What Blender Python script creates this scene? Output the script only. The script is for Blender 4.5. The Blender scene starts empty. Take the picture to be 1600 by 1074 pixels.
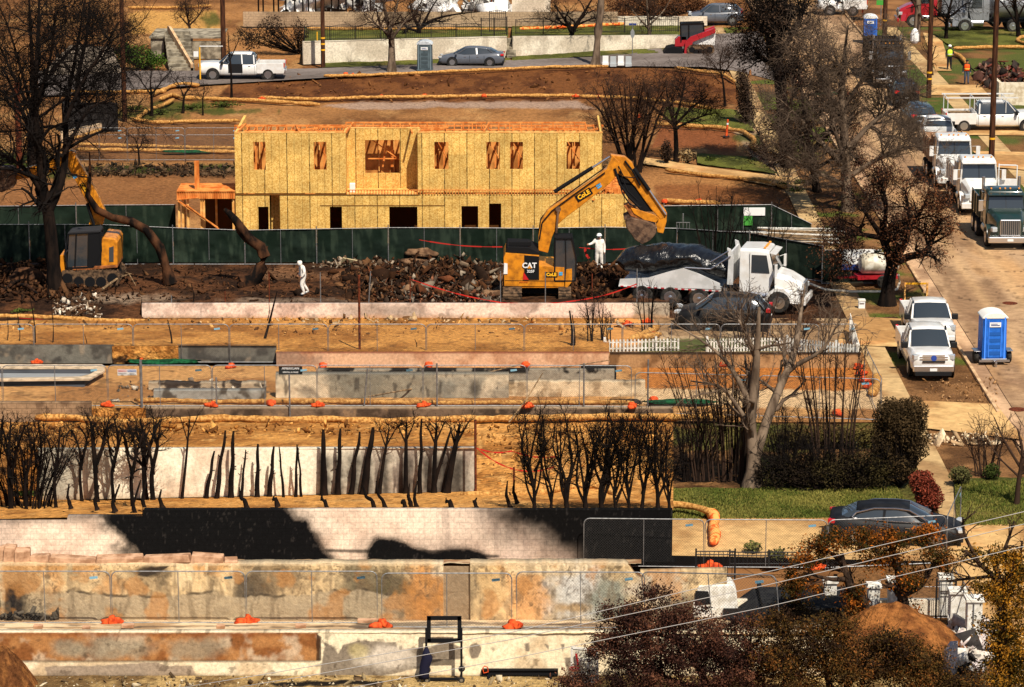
import bpy,math,random
import numpy as np
from mathutils import Vector,Matrix
R=math.radians
sc=bpy.context.scene
COL=sc.collection
# ---- camera
FPX=4960.0
PITCH=math.atan(1145.0/FPX)
CH=33.6
cam_d=bpy.data.cameras.new("camera")
cam=bpy.data.objects.new("camera",cam_d);COL.objects.link(cam)
cam.location=(0,0,CH);cam.rotation_euler=(math.pi/2-PITCH,0,0)
cam_d.sensor_width=36.0;cam_d.lens=FPX/1600*36.0
cam_d.clip_start=1.0;cam_d.clip_end=5000.0
sc.camera=cam
# ---- sky and sun
SUN_EL,SUN_AZ=54.0,24.0
w=bpy.data.worlds.new("World");sc.world=w;w.use_nodes=True
nt=w.node_tree;nt.nodes.clear()
sky=nt.nodes.new('ShaderNodeTexSky');sky.sky_type='NISHITA';sky.sun_disc=False
sky.sun_elevation=R(SUN_EL);sky.sun_rotation=R(180-SUN_AZ)
bg=nt.nodes.new('ShaderNodeBackground');bg.inputs[1].default_value=0.065
wo=nt.nodes.new('ShaderNodeOutputWorld')
nt.links.new(sky.outputs[0],bg.inputs[0]);nt.links.new(bg.outputs[0],wo.inputs[0])
sd=bpy.data.lights.new("sun",'SUN');sd.energy=5.0;sd.angle=R(0.55);sd.color=(1.0,0.91,0.78)
so=bpy.data.objects.new("sun",sd);COL.objects.link(so)
_d=Vector((math.sin(R(SUN_AZ))*math.cos(R(SUN_EL)),-math.cos(R(SUN_AZ))*math.cos(R(SUN_EL)),math.sin(R(SUN_EL))))
so.rotation_euler=_d.to_track_quat('Z','Y').to_euler();so.location=(40,-40,80)
sc.view_settings.view_transform='Standard';sc.view_settings.look='None'
sc.view_settings.exposure=0.34;sc.view_settings.gamma=1.0
sc.cycles.max_bounces=5;sc.cycles.transparent_max_bounces=12
# ---- measuring
SP,CP=math.sin(PITCH),math.cos(PITCH)
def gp(px,py,z=0.0):
 """world point at height z seen at photo pixel px,py"""
 rx,uy=(px-800)/FPX,-(py-537)/FPX
 dx,dy,dz=rx,CP+uy*SP,-SP+uy*CP
 t=(z-CH)/dz
 return Vector((dx*t,dy*t,z))
def hz(px,yb,yt,z0=0.0):
 """height of the point seen at row yt standing above base pixel (px,yb)"""
 Y=gp(px,yb,z0).y
 k=(537-yt)/FPX
 return CH+Y*(k*CP-SP)/(CP+k*SP)
def vp(px,py,Y):
 """world point seen at pixel px,py in the upright plane at distance Y"""
 k=(537-py)/FPX
 dz=Y*(k*CP-SP)/(CP+k*SP)
 wv=Y*CP-dz*SP
 return Vector(((px-800)/FPX*wv,Y,CH+dz))
def row(P):
 v=P[2]-CH;ww=P[1]*CP-v*SP
 return 800+P[0]/ww*FPX,537-(P[1]*SP+v*CP)/ww*FPX
def lin(c):
 c=c/255.0
 return c/12.92 if c<=0.04045 else((c+0.055)/1.055)**2.4
def C(r,g,b,k=1.0):
 return tuple(min(0.9,lin(v)*k)for v in(r,g,b))
 # ---- numpy noise
_rt=np.random.RandomState(5).rand(256,256)
def vnoise(x,y):
 xi=np.floor(x).astype(int);yi=np.floor(y).astype(int)
 fx=x-xi;fy=y-yi
 fx=fx*fx*(3-2*fx);fy=fy*fy*(3-2*fy)
 a=_rt[xi&255,yi&255];b=_rt[(xi+1)&255,yi&255]
 c=_rt[xi&255,(yi+1)&255];d=_rt[(xi+1)&255,(yi+1)&255]
 return(a*(1-fx)+b*fx)*(1-fy)+(c*(1-fx)+d*fx)*fy
def fbm(x,y,s=1.0,o=4,seed=0):
 r=0;a=.5;t=0
 x=x*s+seed*17.3;y=y*s+seed*7.7
 for i in range(o):
  r=r+a*vnoise(x,y);t+=a;a*=.55;x=x*2.03+5.1;y=y*2.03+3.7
 return r/t
def sst(a,b,x):
 t=np.clip((x-a)/(b-a),0,1);return t*t*(3-2*t)
def blob(u,v,cx,cy,rx,ry,soft=.35,rag=.5,s=.05,seed=0):
 d=np.sqrt(((u-cx)/rx)**2+((v-cy)/ry)**2)+(fbm(u,v,s,4,seed)-.5)*rag*2
 return 1-sst(1-soft,1+soft,d)
def mixc(c,d,m):
 d=np.array(d)
 return c*(1-m[...,None])+d*m[...,None]
 # ---- materials
_M={}
def mat(name,col,rough=.8,metal=0.,col2=None,scale=6.,bump=0.,bscale=30.,coat=0.,detail=5.,emit=0,trans=0,lo=.4,hi=.6,stretch=None):
 if name in _M:return _M[name]
 m=bpy.data.materials.new(name);m.use_nodes=True;n=m.node_tree;b=n.nodes['Principled BSDF']
 b.inputs['Base Color'].default_value=(*col,1);b.inputs['Roughness'].default_value=rough
 b.inputs['Metallic'].default_value=metal
 if .45<=rough<.75 and not metal:b.inputs['Specular IOR Level'].default_value=.2
 if rough>=.75:b.inputs['Specular IOR Level'].default_value=.08
 if coat:b.inputs['Coat Weight'].default_value=coat;b.inputs['Coat Roughness'].default_value=.08
 if trans:b.inputs['Transmission Weight'].default_value=trans
 tc=n.nodes.new('ShaderNodeTexCoord');src=tc.outputs['Object']
 if stretch:
  mp=n.nodes.new('ShaderNodeMapping');mp.inputs['Scale'].default_value=stretch
  n.links.new(src,mp.inputs[0]);src=mp.outputs[0]
 if col2:
  t=n.nodes.new('ShaderNodeTexNoise');t.inputs['Scale'].default_value=scale;t.inputs['Detail'].default_value=detail
  n.links.new(src,t.inputs['Vector'])
  r=n.nodes.new('ShaderNodeMapRange');r.inputs[1].default_value=lo;r.inputs[2].default_value=hi
  n.links.new(t.outputs['Fac'],r.inputs[0])
  x=n.nodes.new('ShaderNodeMix');x.data_type='RGBA'
  x.inputs[6].default_value=(*col,1);x.inputs[7].default_value=(*col2,1)
  n.links.new(r.outputs[0],x.inputs[0]);n.links.new(x.outputs[2],b.inputs['Base Color'])
 if bump:
  t2=n.nodes.new('ShaderNodeTexNoise');t2.inputs['Scale'].default_value=bscale;t2.inputs['Detail'].default_value=6
  n.links.new(src,t2.inputs['Vector'])
  bp=n.nodes.new('ShaderNodeBump');bp.inputs['Strength'].default_value=min(1,bump);bp.inputs['Distance'].default_value=.03*max(1,bump)
  n.links.new(t2.outputs['Fac'],bp.inputs['Height']);n.links.new(bp.outputs[0],b.inputs['Normal'])
 if emit:b.inputs['Emission Color'].default_value=(*col,1);b.inputs['Emission Strength'].default_value=emit
 _M[name]=m;return m
def painted(name,fine=9.,amt=.35,bump=.6,bscale=12.,rough=.92,block=None,blockamt=.25,bdist=.04):
 """material that takes its colour from the surface's own colour attribute, broken up by procedural grain"""
 if name in _M:return _M[name]
 m=bpy.data.materials.new(name);m.use_nodes=True;n=m.node_tree;b=n.nodes['Principled BSDF']
 b.inputs['Roughness'].default_value=rough;b.inputs['Specular IOR Level'].default_value=.08
 at=n.nodes.new('ShaderNodeAttribute');at.attribute_name='Col'
 tc=n.nodes.new('ShaderNodeTexCoord')
 t=n.nodes.new('ShaderNodeTexNoise');t.inputs['Scale'].default_value=fine;t.inputs['Detail'].default_value=8;t.inputs['Roughness'].default_value=.7
 n.links.new(tc.outputs['Object'],t.inputs['Vector'])
 r=n.nodes.new('ShaderNodeMapRange');r.inputs[1].default_value=.3;r.inputs[2].default_value=.7
 r.inputs[3].default_value=1-amt;r.inputs[4].default_value=1+amt*.7
 n.links.new(t.outputs['Fac'],r.inputs[0])
 x=n.nodes.new('ShaderNodeVectorMath');x.operation='SCALE'
 n.links.new(at.outputs['Color'],x.inputs[0]);n.links.new(r.outputs[0],x.inputs['Scale'])
 out=x.outputs[0]
 t2=n.nodes.new('ShaderNodeTexNoise');t2.inputs['Scale'].default_value=bscale;t2.inputs['Detail'].default_value=8
 n.links.new(tc.outputs['Object'],t2.inputs['Vector'])
 bp=n.nodes.new('ShaderNodeBump');bp.inputs['Strength'].default_value=bump;bp.inputs['Distance'].default_value=bdist
 n.links.new(t2.outputs['Fac'],bp.inputs['Height'])
 nor=bp.outputs[0]
 if block:
  sx=n.nodes.new('ShaderNodeSeparateXYZ');cx=n.nodes.new('ShaderNodeCombineXYZ')
  n.links.new(tc.outputs['Object'],sx.inputs[0]);n.links.new(sx.outputs[0],cx.inputs[0]);n.links.new(sx.outputs[2],cx.inputs[1])
  br=n.nodes.new('ShaderNodeTexBrick');br.inputs['Scale'].default_value=1.0
  br.inputs['Brick Width'].default_value=block[0];br.inputs['Row Height'].default_value=block[1]
  br.inputs['Mortar Size'].default_value=.012;br.inputs['Mortar Smooth'].default_value=.3
  n.links.new(cx.outputs[0],br.inputs['Vector'])
  q=n.nodes.new('ShaderNodeMapRange');q.inputs[3].default_value=1.0;q.inputs[4].default_value=1-blockamt
  n.links.new(br.outputs['Fac'],q.inputs[0])
  y=n.nodes.new('ShaderNodeVectorMath');y.operation='SCALE'
  n.links.new(out,y.inputs[0]);n.links.new(q.outputs[0],y.inputs['Scale']);out=y.outputs[0]
 n.links.new(out,b.inputs['Base Color']);n.links.new(nor,b.inputs['Normal'])
 _M[name]=m;return m
 # ---- objects
def tag(o,label=None,cat=None,group=None,kind=None):
 if label:o['label']=label
 if cat:o['category']=cat
 if group:o['group']=group
 if kind:o['kind']=kind
 return o
def thing(name,label,cat,loc=(0,0,0),rz=0.,group=None):
 o=bpy.data.objects.new(name,None);COL.objects.link(o);o.empty_display_size=.3
 o.location=loc;o.rotation_euler=(0,0,rz)
 return tag(o,label,cat,group)
def copy_tree(o,parent=None):
 c=o.copy();COL.objects.link(c)
 if parent is not None:c.parent=parent
 for ch in[x for x in KIDS.get(o.name,[])]:
  k=copy_tree(ch,c)
  KIDS.setdefault(c.name,[]).append(k)
 return c
KIDS={}
def link(o,parent):
 COL.objects.link(o)
 if parent is not None:
  o.parent=parent;KIDS.setdefault(parent.name,[]).append(o)
 return o
def np_mesh(name,V,F,mats,parent=None,smooth=False,colors=None,midx=None):
 """V (n,3); F list of int arrays (k,3) or (k,4)"""
 me=bpy.data.meshes.new(name)
 V=np.asarray(V,dtype=np.float32)
 me.vertices.add(len(V));me.vertices.foreach_set('co',V.ravel())
 lt=np.concatenate([np.full(len(f),f.shape[1],dtype=np.int32)for f in F if len(f)])
 li=np.concatenate([np.asarray(f,dtype=np.int32).ravel()for f in F if len(f)])
 ls=np.concatenate([[0],np.cumsum(lt)[:-1]]).astype(np.int32)
 me.loops.add(len(li));me.loops.foreach_set('vertex_index',li)
 me.polygons.add(len(lt));me.polygons.foreach_set('loop_start',ls);me.polygons.foreach_set('loop_total',lt)
 if smooth:me.polygons.foreach_set('use_smooth',np.ones(len(lt),dtype=bool))
 if midx is not None:me.polygons.foreach_set('material_index',np.asarray(midx,dtype=np.int32))
 me.update(calc_edges=True);me.validate()
 if colors is not None:
  a=me.color_attributes.new('Col','FLOAT_COLOR','POINT')
  cc=np.ones((len(V),4),dtype=np.float32);cc[:,:3]=colors
  a.data.foreach_set('color',cc.ravel())
 for m in(mats if isinstance(mats,(list,tuple))else[mats]):me.materials.append(m)
 return link(bpy.data.objects.new(name,me),parent)
class MB:
 """collects faces, builds ONE mesh object"""
 def __init__(s):s.v=[];s.f=[];s.m=[];s.p=[];s.M=Matrix.Identity(4);s.mi=0
 def add(s,vs,fs):
  b=len(s.v);s.p.append((b,len(s.f)));s.v+=[tuple(s.M@Vector(p))for p in vs]
  s.f+=[tuple(b+i for i in f)for f in fs];s.m+=[s.mi]*len(fs);return s
 def box(s,c,d,rot=None,tap=1.0):
  x,y,z=d[0]/2,d[1]/2,d[2]/2
  P=[(-x,-y,-z),(x,-y,-z),(x,y,-z),(-x,y,-z),(-x*tap,-y*tap,z),(x*tap,-y*tap,z),(x*tap,y*tap,z),(-x*tap,y*tap,z)]
  if rot is not None:
   Q=rot if isinstance(rot,Matrix)else Matrix.Rotation(rot[0],3,'X')if False else None
   if Q is None:
    from mathutils import Euler
    Q=Euler(rot).to_matrix()
   P=[Q@Vector(p)for p in P]
  P=[(p[0]+c[0],p[1]+c[1],p[2]+c[2])for p in P]
  return s.add(P,[(0,3,2,1),(4,5,6,7),(0,1,5,4),(1,2,6,5),(2,3,7,6),(3,0,4,7)])
 def bb(s,x0,x1,y0,y1,z0,z1):return s.box(((x0+x1)/2,(y0+y1)/2,(z0+z1)/2),(x1-x0,y1-y0,z1-z0))
 def bar(s,a,b,wd,th):
  a=Vector(a);b=Vector(b);d=b-a;L=d.length
  if L<1e-6:return s
  q=d.to_track_quat('X','Z').to_matrix()
  return s.box((a+b)/2,(L,wd,th),q)
 def prism(s,poly,y0,y1,plane='xz'):
  n=len(poly)
  f=(lambda p,t:(p[0],t,p[1]))if plane=='xz' else(lambda p,t:(p[0],p[1],t))if plane=='xy' else(lambda p,t:(t,p[0],p[1]))
  P=[f(p,y0)for p in poly]+[f(p,y1)for p in poly]
  return s.add(P,[tuple(range(n)),tuple(range(2*n-1,n-1,-1))]+[(i,i+n,(i+1)%n+n,(i+1)%n)for i in range(n)])
 def tube(s,pts,r,n=6,closed=False,cap=True):
  pts=[Vector(p)for p in pts];k=len(pts)
  rs=r if isinstance(r,(list,tuple))else[r]*k
  V=[];prev=None
  for i,p in enumerate(pts):
   if closed:t=pts[(i+1)%k]-pts[i-1]
   else:t=pts[min(i+1,k-1)]-pts[max(i-1,0)]
   if t.length<1e-9:t=Vector((0,0,1))
   t.normalize()
   if prev is None:
    a=Vector((0,0,1))if abs(t.z)<.9 else Vector((1,0,0))
    u=t.cross(a).normalized()
   else:u=(prev-t*prev.dot(t)).normalized()
   prev=u;v=t.cross(u)
   V+=[p+(u*math.cos(2*math.pi*j/n)+v*math.sin(2*math.pi*j/n))*rs[i]for j in range(n)]
  F=[]
  for i in range(k if closed else k-1):
   i2=(i+1)%k
   F+=[(i*n+j,i*n+(j+1)%n,i2*n+(j+1)%n,i2*n+j)for j in range(n)]
  if cap and not closed:F+=[tuple(range(n-1,-1,-1)),tuple((k-1)*n+j for j in range(n))]
  return s.add(V,F)
 def cyl(s,a,b,r,r2=None,n=12):return s.tube([a,b],[r,r if r2 is None else r2],n)
 def lathe(s,prof,c=(0,0,0),n=20,axis='z'):
  V=[]
  for(rr,h)in prof:
   for j in range(n):
    a=2*math.pi*j/n;x,y=rr*math.cos(a),rr*math.sin(a)
    p=(x,y,h)if axis=='z' else(x,h,y)if axis=='y' else(h,x,y)
    V.append((p[0]+c[0],p[1]+c[1],p[2]+c[2]))
  F=[(i*n+j,i*n+(j+1)%n,(i+1)*n+(j+1)%n,(i+1)*n+j)for i in range(len(prof)-1)for j in range(n)]
  F+=[tuple(range(n-1,-1,-1)),tuple((len(prof)-1)*n+j for j in range(n))]
  return s.add(V,F)
 def loft(s,rings,cap=True):
  n=len(rings[0]);V=[p for r in rings for p in r]
  F=[(i*n+j,i*n+(j+1)%n,(i+1)*n+(j+1)%n,(i+1)*n+j)for i in range(len(rings)-1)for j in range(n)]
  if cap:F+=[tuple(range(n-1,-1,-1)),tuple((len(rings)-1)*n+j for j in range(n))]
  return s.add(V,F)
 def each(s,name,mats,parent,**k):
  for i,(v0,f0)in enumerate(s.p):
   v1,f1=s.p[i+1]if i+1<len(s.p)else(len(s.v),len(s.f));q=MB();q.v=s.v[v0:v1];q.f=[tuple(a-v0 for a in f)for f in s.f[f0:f1]];q.build(name,mats,parent,**k)
 def quad(s,a,b,c,d):return s.add([a,b,c,d],[(0,1,2,3)])
 def build(s,name,mats,parent=None,smooth=False,bevel=0,loc=None,fix=True,seg=2,solid=0):
  me=bpy.data.meshes.new(name);me.from_pydata(s.v,[],s.f)
  ml=mats if isinstance(mats,(list,tuple))else[mats]
  for m in ml:me.materials.append(m)
  if len(ml)>1:me.polygons.foreach_set('material_index',s.m)
  if fix:
   import bmesh
   bm=bmesh.new();bm.from_mesh(me);bmesh.ops.recalc_face_normals(bm,faces=bm.faces);bm.to_mesh(me);bm.free()
  if smooth:
   me.polygons.foreach_set('use_smooth',[True]*len(me.polygons))
   if smooth!='all':me.set_sharp_from_angle(angle=R(38))
  o=link(bpy.data.objects.new(name,me),parent)
  if bevel:
   b=o.modifiers.new('bevel','BEVEL');b.width=bevel;b.segments=seg;b.limit_method='ANGLE';b.angle_limit=R(35)
  if solid:
   b=o.modifiers.new('solid','SOLIDIFY');b.thickness=solid
  if loc:o.location=loc
  return o
def lettering(txt,size,M4,m,parent,name='lettering',bold=0.,ext=.006,sx=1.0,align='CENTER'):
 """flat raised letters; M4 places the text plane (text reads along local x, up local y)"""
 cu=bpy.data.curves.new('t','FONT');cu.body=txt;cu.size=size;cu.extrude=ext;cu.offset=bold
 cu.align_x=align;cu.align_y='CENTER';cu.resolution_u=3
 to=bpy.data.objects.new('t',cu);COL.objects.link(to)
 dg=bpy.context.evaluated_depsgraph_get();me=bpy.data.meshes.new_from_object(to.evaluated_get(dg))
 bpy.data.objects.remove(to);bpy.data.curves.remove(cu)
 me.transform(M4@Matrix.Diagonal((sx,1,1,1)));me.materials.clear();me.materials.append(m);me.name=name
 return link(bpy.data.objects.new(name,me),parent)
def frame4(o,x,y):
 """matrix with origin o, local x axis x, local y axis y"""
 x=Vector(x).normalized();y=Vector(y);z=x.cross(y).normalized();y=z.cross(x)
 return Matrix(((x.x,y.x,z.x,o[0]),(x.y,y.y,z.y,o[1]),(x.z,y.z,z.z,o[2]),(0,0,0,1)))
ORD=['first','second','third','fourth','fifth','sixth','seventh','eighth','ninth','tenth','eleventh','twelfth','thirteenth','fourteenth','fifteenth','sixteenth','seventeenth','eighteenth','nineteenth','twentieth']
# ---- painted sheets
def grid_faces(nu,nv,base=0):
 i=np.arange(nu-1)[None,:];j=np.arange(nv-1)[:,None]
 a=(j*nu+i).ravel()+base
 return np.stack([a,a+1,a+nu+1,a+nu],1)
def polyl(pts,t):
 """points along a polyline of (px,py,z) tuples by parameter"""
 pts=np.array([(p[0],p[1],p[2]if len(p)>2 else 0.)for p in pts],float)
 n=len(pts)-1;s=np.clip(t,0,1)*n;i=np.minimum(s.astype(int),n-1);f=(s-i)[:,None]
 return pts[i]*(1-f)+pts[i+1]*f
def gpa(px,py,z):
 rx,uy=(px-800)/FPX,-(py-537)/FPX
 dy,dz=CP+uy*SP,-SP+uy*CP
 t=(z-CH)/dz
 return np.stack([rx*t,dy*t,z+0*px],-1)
def patch(name,L,Rr,paint,m,amp=.03,nf=1.2,kind='structure',du=3.0,dv=1.6,zoff=0.,label=None,cat=None,seed=0,fade=True):
 """ground sheet between two edge polylines L and R (photo pixel x,y and height, near end first)"""
 wpx=max(abs(a[0]-b[0])for a,b in zip(L,Rr));hpx=max(abs(L[0][1]-L[-1][1]),abs(Rr[0][1]-Rr[-1][1]),2)
 nu=int(min(500,max(2,wpx/du)))+1;nv=int(min(220,max(2,hpx/dv)))+1
 n=len(L)-1
 tv=np.unique(np.concatenate([np.linspace(0,1,nv),np.arange(n+1)/n]));nv=len(tv)
 A=polyl(L,tv);B=polyl(Rr,tv)
 t=np.linspace(0,1,nu)[None,:,None]
 G=A[:,None,:]*(1-t)+B[:,None,:]*t
 P=gpa(G[...,0],G[...,1],G[...,2])
 e=np.ones(P.shape[:2])
 if fade:
  ev=np.minimum(tv,1-tv)[:,None]*12;eu=np.minimum(t[0,:,0],1-t[0,:,0])[None,:]*40
  e=np.clip(np.minimum(ev,eu),0,1)
 P[...,2]+=zoff+amp*e*(fbm(P[...,0],P[...,1],nf,4,seed)-.5)*2
 col=paint(G[...,0],G[...,1],P[...,0],P[...,1])
 o=np_mesh(name,P.reshape(-1,3),[grid_faces(nu,nv)],m,None,True,col.reshape(-1,3))
 tag(o,label,cat,None,kind)
 return o
def wall(name,label,px0,px1,yb,yt,paint,m,thick=.25,yb1=None,yt1=None,z0=0.,cat='wall',top=None,rel=.0,rs=3.,du=1.6,group=None,Z1=None,ncap=None,topcol=None):
 """upright wall whose foot runs from pixel (px0,yb) to (px1,yb1); top row yt..yt1, or top(px)->row"""
 yb1=yb if yb1 is None else yb1;yt1=yt if yt1 is None else yt1
 nu=int(max(4,abs(px1-px0)/du))+1
 u=np.linspace(0,1,nu);px=px0+(px1-px0)*u
 a,b=gp(px0,yb,z0),gp(px1,yb1,z0)
 X=a.x+(b.x-a.x)*u;Y=a.y+(b.y-a.y)*u
 pyt=yt+(yt1-yt)*u if top is None else top(px)
 k=(537-pyt)/FPX
 Zt=CH+Y*(k*CP-SP)/(CP+k*SP)
 pyb=yb+(yb1-yb)*u
 nv=int(max(3,np.max(pyb-pyt)/du))+1
 v=np.linspace(0,1,nv)[:,None]
 GX=X[None]+0*v;GY=Y[None]+0*v;GZ=z0+(Zt[None]-z0)*v
 d=Vector((b.x-a.x,b.y-a.y,0)).normalized();nx,ny=d.y,-d.x
 if ny>0:nx,ny=-nx,-ny
 GU=px[None]+0*v;GV=pyb[None]*(1-v)+pyt[None]*v
 if rel:
  q=(fbm(GX,GZ,rs,4,3)-.5)*2*rel*np.clip(v*8,0,1)*np.clip((1-v)*8,0,1)
  GX=GX+nx*q;GY=GY+ny*q
 col=paint(GU,GV)
 V=np.stack([GX,GY,GZ],-1).reshape(-1,3)
 F=[grid_faces(nu,nv)]
 # back, top, ends
 n0=len(V)
 tf=V[(nv-1)*nu:].copy();tb=tf.copy();tb[:,0]-=nx*thick;tb[:,1]-=ny*thick
 bb_=tb.copy();bb_[:,2]=z0
 tf2=tf.copy()
 V=np.concatenate([V,tf2,tb,bb_])
 i=np.arange(nu-1)
 F.append(np.stack([n0+i,n0+i+1,n0+nu+i+1,n0+nu+i],1))
 F.append(np.stack([n0+nu+i,n0+nu+i+1,n0+2*nu+i+1,n0+2*nu+i],1))
 F.append(np.array([[0,(nv-1)*nu,n0+nu,n0+2*nu],[nu-1,n0+3*nu-1,n0+2*nu-1,nv*nu-1]]))
 ct=col[-1]
 if topcol is not None:ct=ct*0+np.array(topcol)
 col=np.concatenate([col.reshape(-1,3),ct,ct,ct])
 o=np_mesh(name,V,F,m,None,False,col)
 return tag(o,label,cat,group)
 # common materials
metal_g=mat('galvanised_steel',(.24,.24,.24),.5,.5,(.15,.15,.15),8)
black_p=mat('black_plastic',(.012,.012,.013),.5)
tyre_m=mat('tyre_rubber',(.018,.017,.016),.85,0,(.045,.04,.035),6)
glass_m=mat('dark_glass',(.03,.038,.045),.05,0,coat=1.)
chrome_m=mat('chrome',(.75,.75,.76),.32,1.)
orange_m=mat('orange_bag',C(226,92,44),.8,0,C(168,58,28),6,.5,14)
straw_m=mat('straw_netting',C(205,155,88),.95,0,C(150,102,50),9,1.0,26)
# ================================================================ LAND, ROADS, WALLS
def inpoly(u,v,poly):
 r=np.zeros(u.shape,bool);n=len(poly)
 for i in range(n):
  x0,y0=poly[i];x1,y1=poly[(i+1)%n]
  if y0==y1:continue
  c=((y0>v)!=(y1>v))&(u<(x1-x0)*(v-y0)/(y1-y0)+x0)
  r^=c
 return r
def pmask(u,v,poly,soft=3.,jit=6.,s=.06,seed=1):
 du=(fbm(u,v,s,4,seed)-.5)*2*jit;dv=(fbm(u,v,s,4,seed+9)-.5)*2*jit*.7
 a=0.
 for k in range(9):
  t=k*2.4;q=soft*math.sqrt(k/9.0)
  a=a+inpoly(u+du+q*math.cos(t),v+dv+q*math.sin(t),poly)
 return a/9.
def flat(c):return lambda u,v,*a:np.ones(u.shape+(3,))*np.array(c)
def cc(u,c):return np.ones(u.shape+(3,))*np.array(c)
dirt_m=painted('dirt',5.,.62,1.0,10.,bdist=.12)
soil_m=painted('dark_soil',4.5,.85,1.0,5.,bdist=.2)
paved_m=painted('paving',2.2,.34,.4,14.,bdist=.02)
conc_m=painted('old_concrete',5.,.3,.5,14.)
plaster_m=painted('plaster',8.,.36,.4,20.,bdist=.02)
block_m=painted('painted_block',9.,.32,.4,25.,block=(.42,.21),blockamt=.24,bdist=.02)
brick_m=painted('block_courses',7.,.3,.6,18.,block=(.42,.21),blockamt=.5)
grass_m=painted('turf',9.,.6,1.0,22.,bdist=.12)
# one base sheet to the horizon
bs=np_mesh('ground',[(-700,40,-.5),(700,40,-.5),(700,1500,-.5),(-700,1500,-.5)],[np.array([[0,1,2,3]])],mat('base_earth',C(140,98,60),.95,0,C(92,62,38),.3,.6,2))
tag(bs,kind='structure')
TAN,TAN2,BRN,DBR=C(202,143,74),C(156,102,48),C(112,70,38),C(60,38,24)
GRY,CRM,CONC=C(120,112,104),C(232,212,184),C(196,172,140)
GRN,GRN2=C(86,104,36),C(58,72,26)
def p_tan(u,v,x,y):
 c=mixc(cc(u,TAN),TAN2,sst(.35,.7,fbm(x,y,.5,5,2)))
 c=mixc(c,C(225,170,100),sst(.6,.8,fbm(x,y,.22,3,8))*.5)
 return mixc(c,C(96,62,34),sst(.66,.8,fbm(x,y,2.1,3,5))*.6)
 # ---- far field: painted by what lies where
def p_far(u,v,x,y):
 c=mixc(cc(u,C(160,112,66)),C(118,78,44),sst(.35,.65,fbm(x,y,.18,5,3)))
 c=mixc(c,C(190,145,92),sst(.55,.75,fbm(x,y*.4,.5,4,4))*.5)
 m=pmask(u,v,[(330,160),(360,128),(470,118),(640,112),(800,106),(930,104),(1050,106),(1190,122),(1185,162),(900,156),(600,158)],2,3)
 c=mixc(c,mixc(cc(u,C(116,72,38)),C(86,50,26),sst(.4,.6,fbm(x,y*.5,.8,4,6))),m)
 m=pmask(u,v,[(500,165),(560,158),(900,156),(930,168),(700,166),(560,170)],1.5,3)
 c=mixc(c,C(165,140,122),m*.8)
 m=pmask(u,v,[(112,190),(370,185),(372,250),(112,250)],2,3);c=mixc(c,C(112,74,44),m*.8)
 m=pmask(u,v,[(90,258),(370,255),(372,275),(90,275)],2,3);c=mixc(c,C(58,42,28),m*.85)
 m=pmask(u,v,[(0,272),(372,272),(372,325),(0,330)],2,3);c=mixc(c,C(134,90,54),m*.8)
 m=pmask(u,v,[(200,18),(340,15),(345,50),(205,52)],2,5);c=mixc(c,C(198,148,80),m*.9)
 m=pmask(u,v,[(1030,195),(1150,205),(1150,235),(1020,228)],2,6);c=mixc(c,C(128,76,44),m)
 m=pmask(u,v,[(1020,285),(1230,290),(1240,322),(1030,322)],3,5);c=mixc(c,C(136,86,48),m)
 m=pmask(u,v,[(1180,262),(1300,268),(1310,305),(1230,300)],2,4);c=mixc(c,C(205,170,125),m)
 m=pmask(u,v,[(1130,180),(1185,150),(1230,150),(1260,270),(1190,262)],2,4);c=mixc(c,C(168,142,112),m*.8)
 for k,(a,b,rx,ry)in enumerate([(230,178,60,9),(290,165,50,8),(30,245,45,14),(90,270,30,8),(200,262,60,4),(330,258,30,4),(350,172,60,5),(1235,288,25,8),(1160,190,30,10),(1180,215,40,8),(330,30,20,12)]):
  c=mixc(c,GRN2,blob(u,v,a,b,rx,ry,.4,.9,.06,k)*.85)
 return c
patch('hillside_lots',[(-90,420,0),(-90,200,0),(-60,60,0),(-60,-60,0)],[(1290,420,0),(1290,200,0),(1290,60,0),(1290,-60,0)],p_far,dirt_m,.10,.5,zoff=-.1)
# ---- dark demolition site behind the long low wall
HJ=hz(600,497,475)
def zsite(py):return float(np.interp(py,[400,412,462,475],[0,0,.22,HJ]))
def p_site(u,v,x,y):
 c=mixc(cc(u,C(88,56,34)),C(46,30,20),sst(.38,.62,fbm(x,y,.7,5,7)))
 c=mixc(c,C(128,92,64),sst(.6,.75,fbm(x,y,.35,4,11))*.6)
 m=blob(u,v,190,466,75,8,.5,.6);c=mixc(c,C(150,128,106),m*.7)
 m=blob(u,v,450,470,80,4,.5,.6);c=mixc(c,C(140,118,98),m*.6)
 m=sst(1290,1330,u);c=mixc(c,C(150,112,74),m)
 return c
def site_rows(px):return[(px,475,HJ),(px,462,.22),(px,436,.05),(px,412,0),(px,385,0)]
patch('site_ground',site_rows(222),site_rows(1046),p_site,soil_m,.16,.9,du=2.4)
patch('site_ground',[(-90,505,0),(-90,462,.2),(-90,412,0),(-90,385,0)],[(224,505,0),(224,462,.2),(224,412,0),(224,385,0)],p_site,soil_m,.16,.9,du=2.4)
patch('site_ground',[(1044,540,0),(1044,412,0),(1044,380,0)],[(1420,540,0),(1395,412,0),(1390,380,0)],lambda u,v,x,y:mixc(mixc(p_site(u,v,x,y),C(150,122,90),pmask(u,v,[(1040,545),(1060,500),(1200,500),(1330,520),(1330,545)],2,4)),C(62,42,28),blob(u,v,1385,492,110,16,.5,.5)),soil_m,.04,.9,zoff=-.03)
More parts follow.
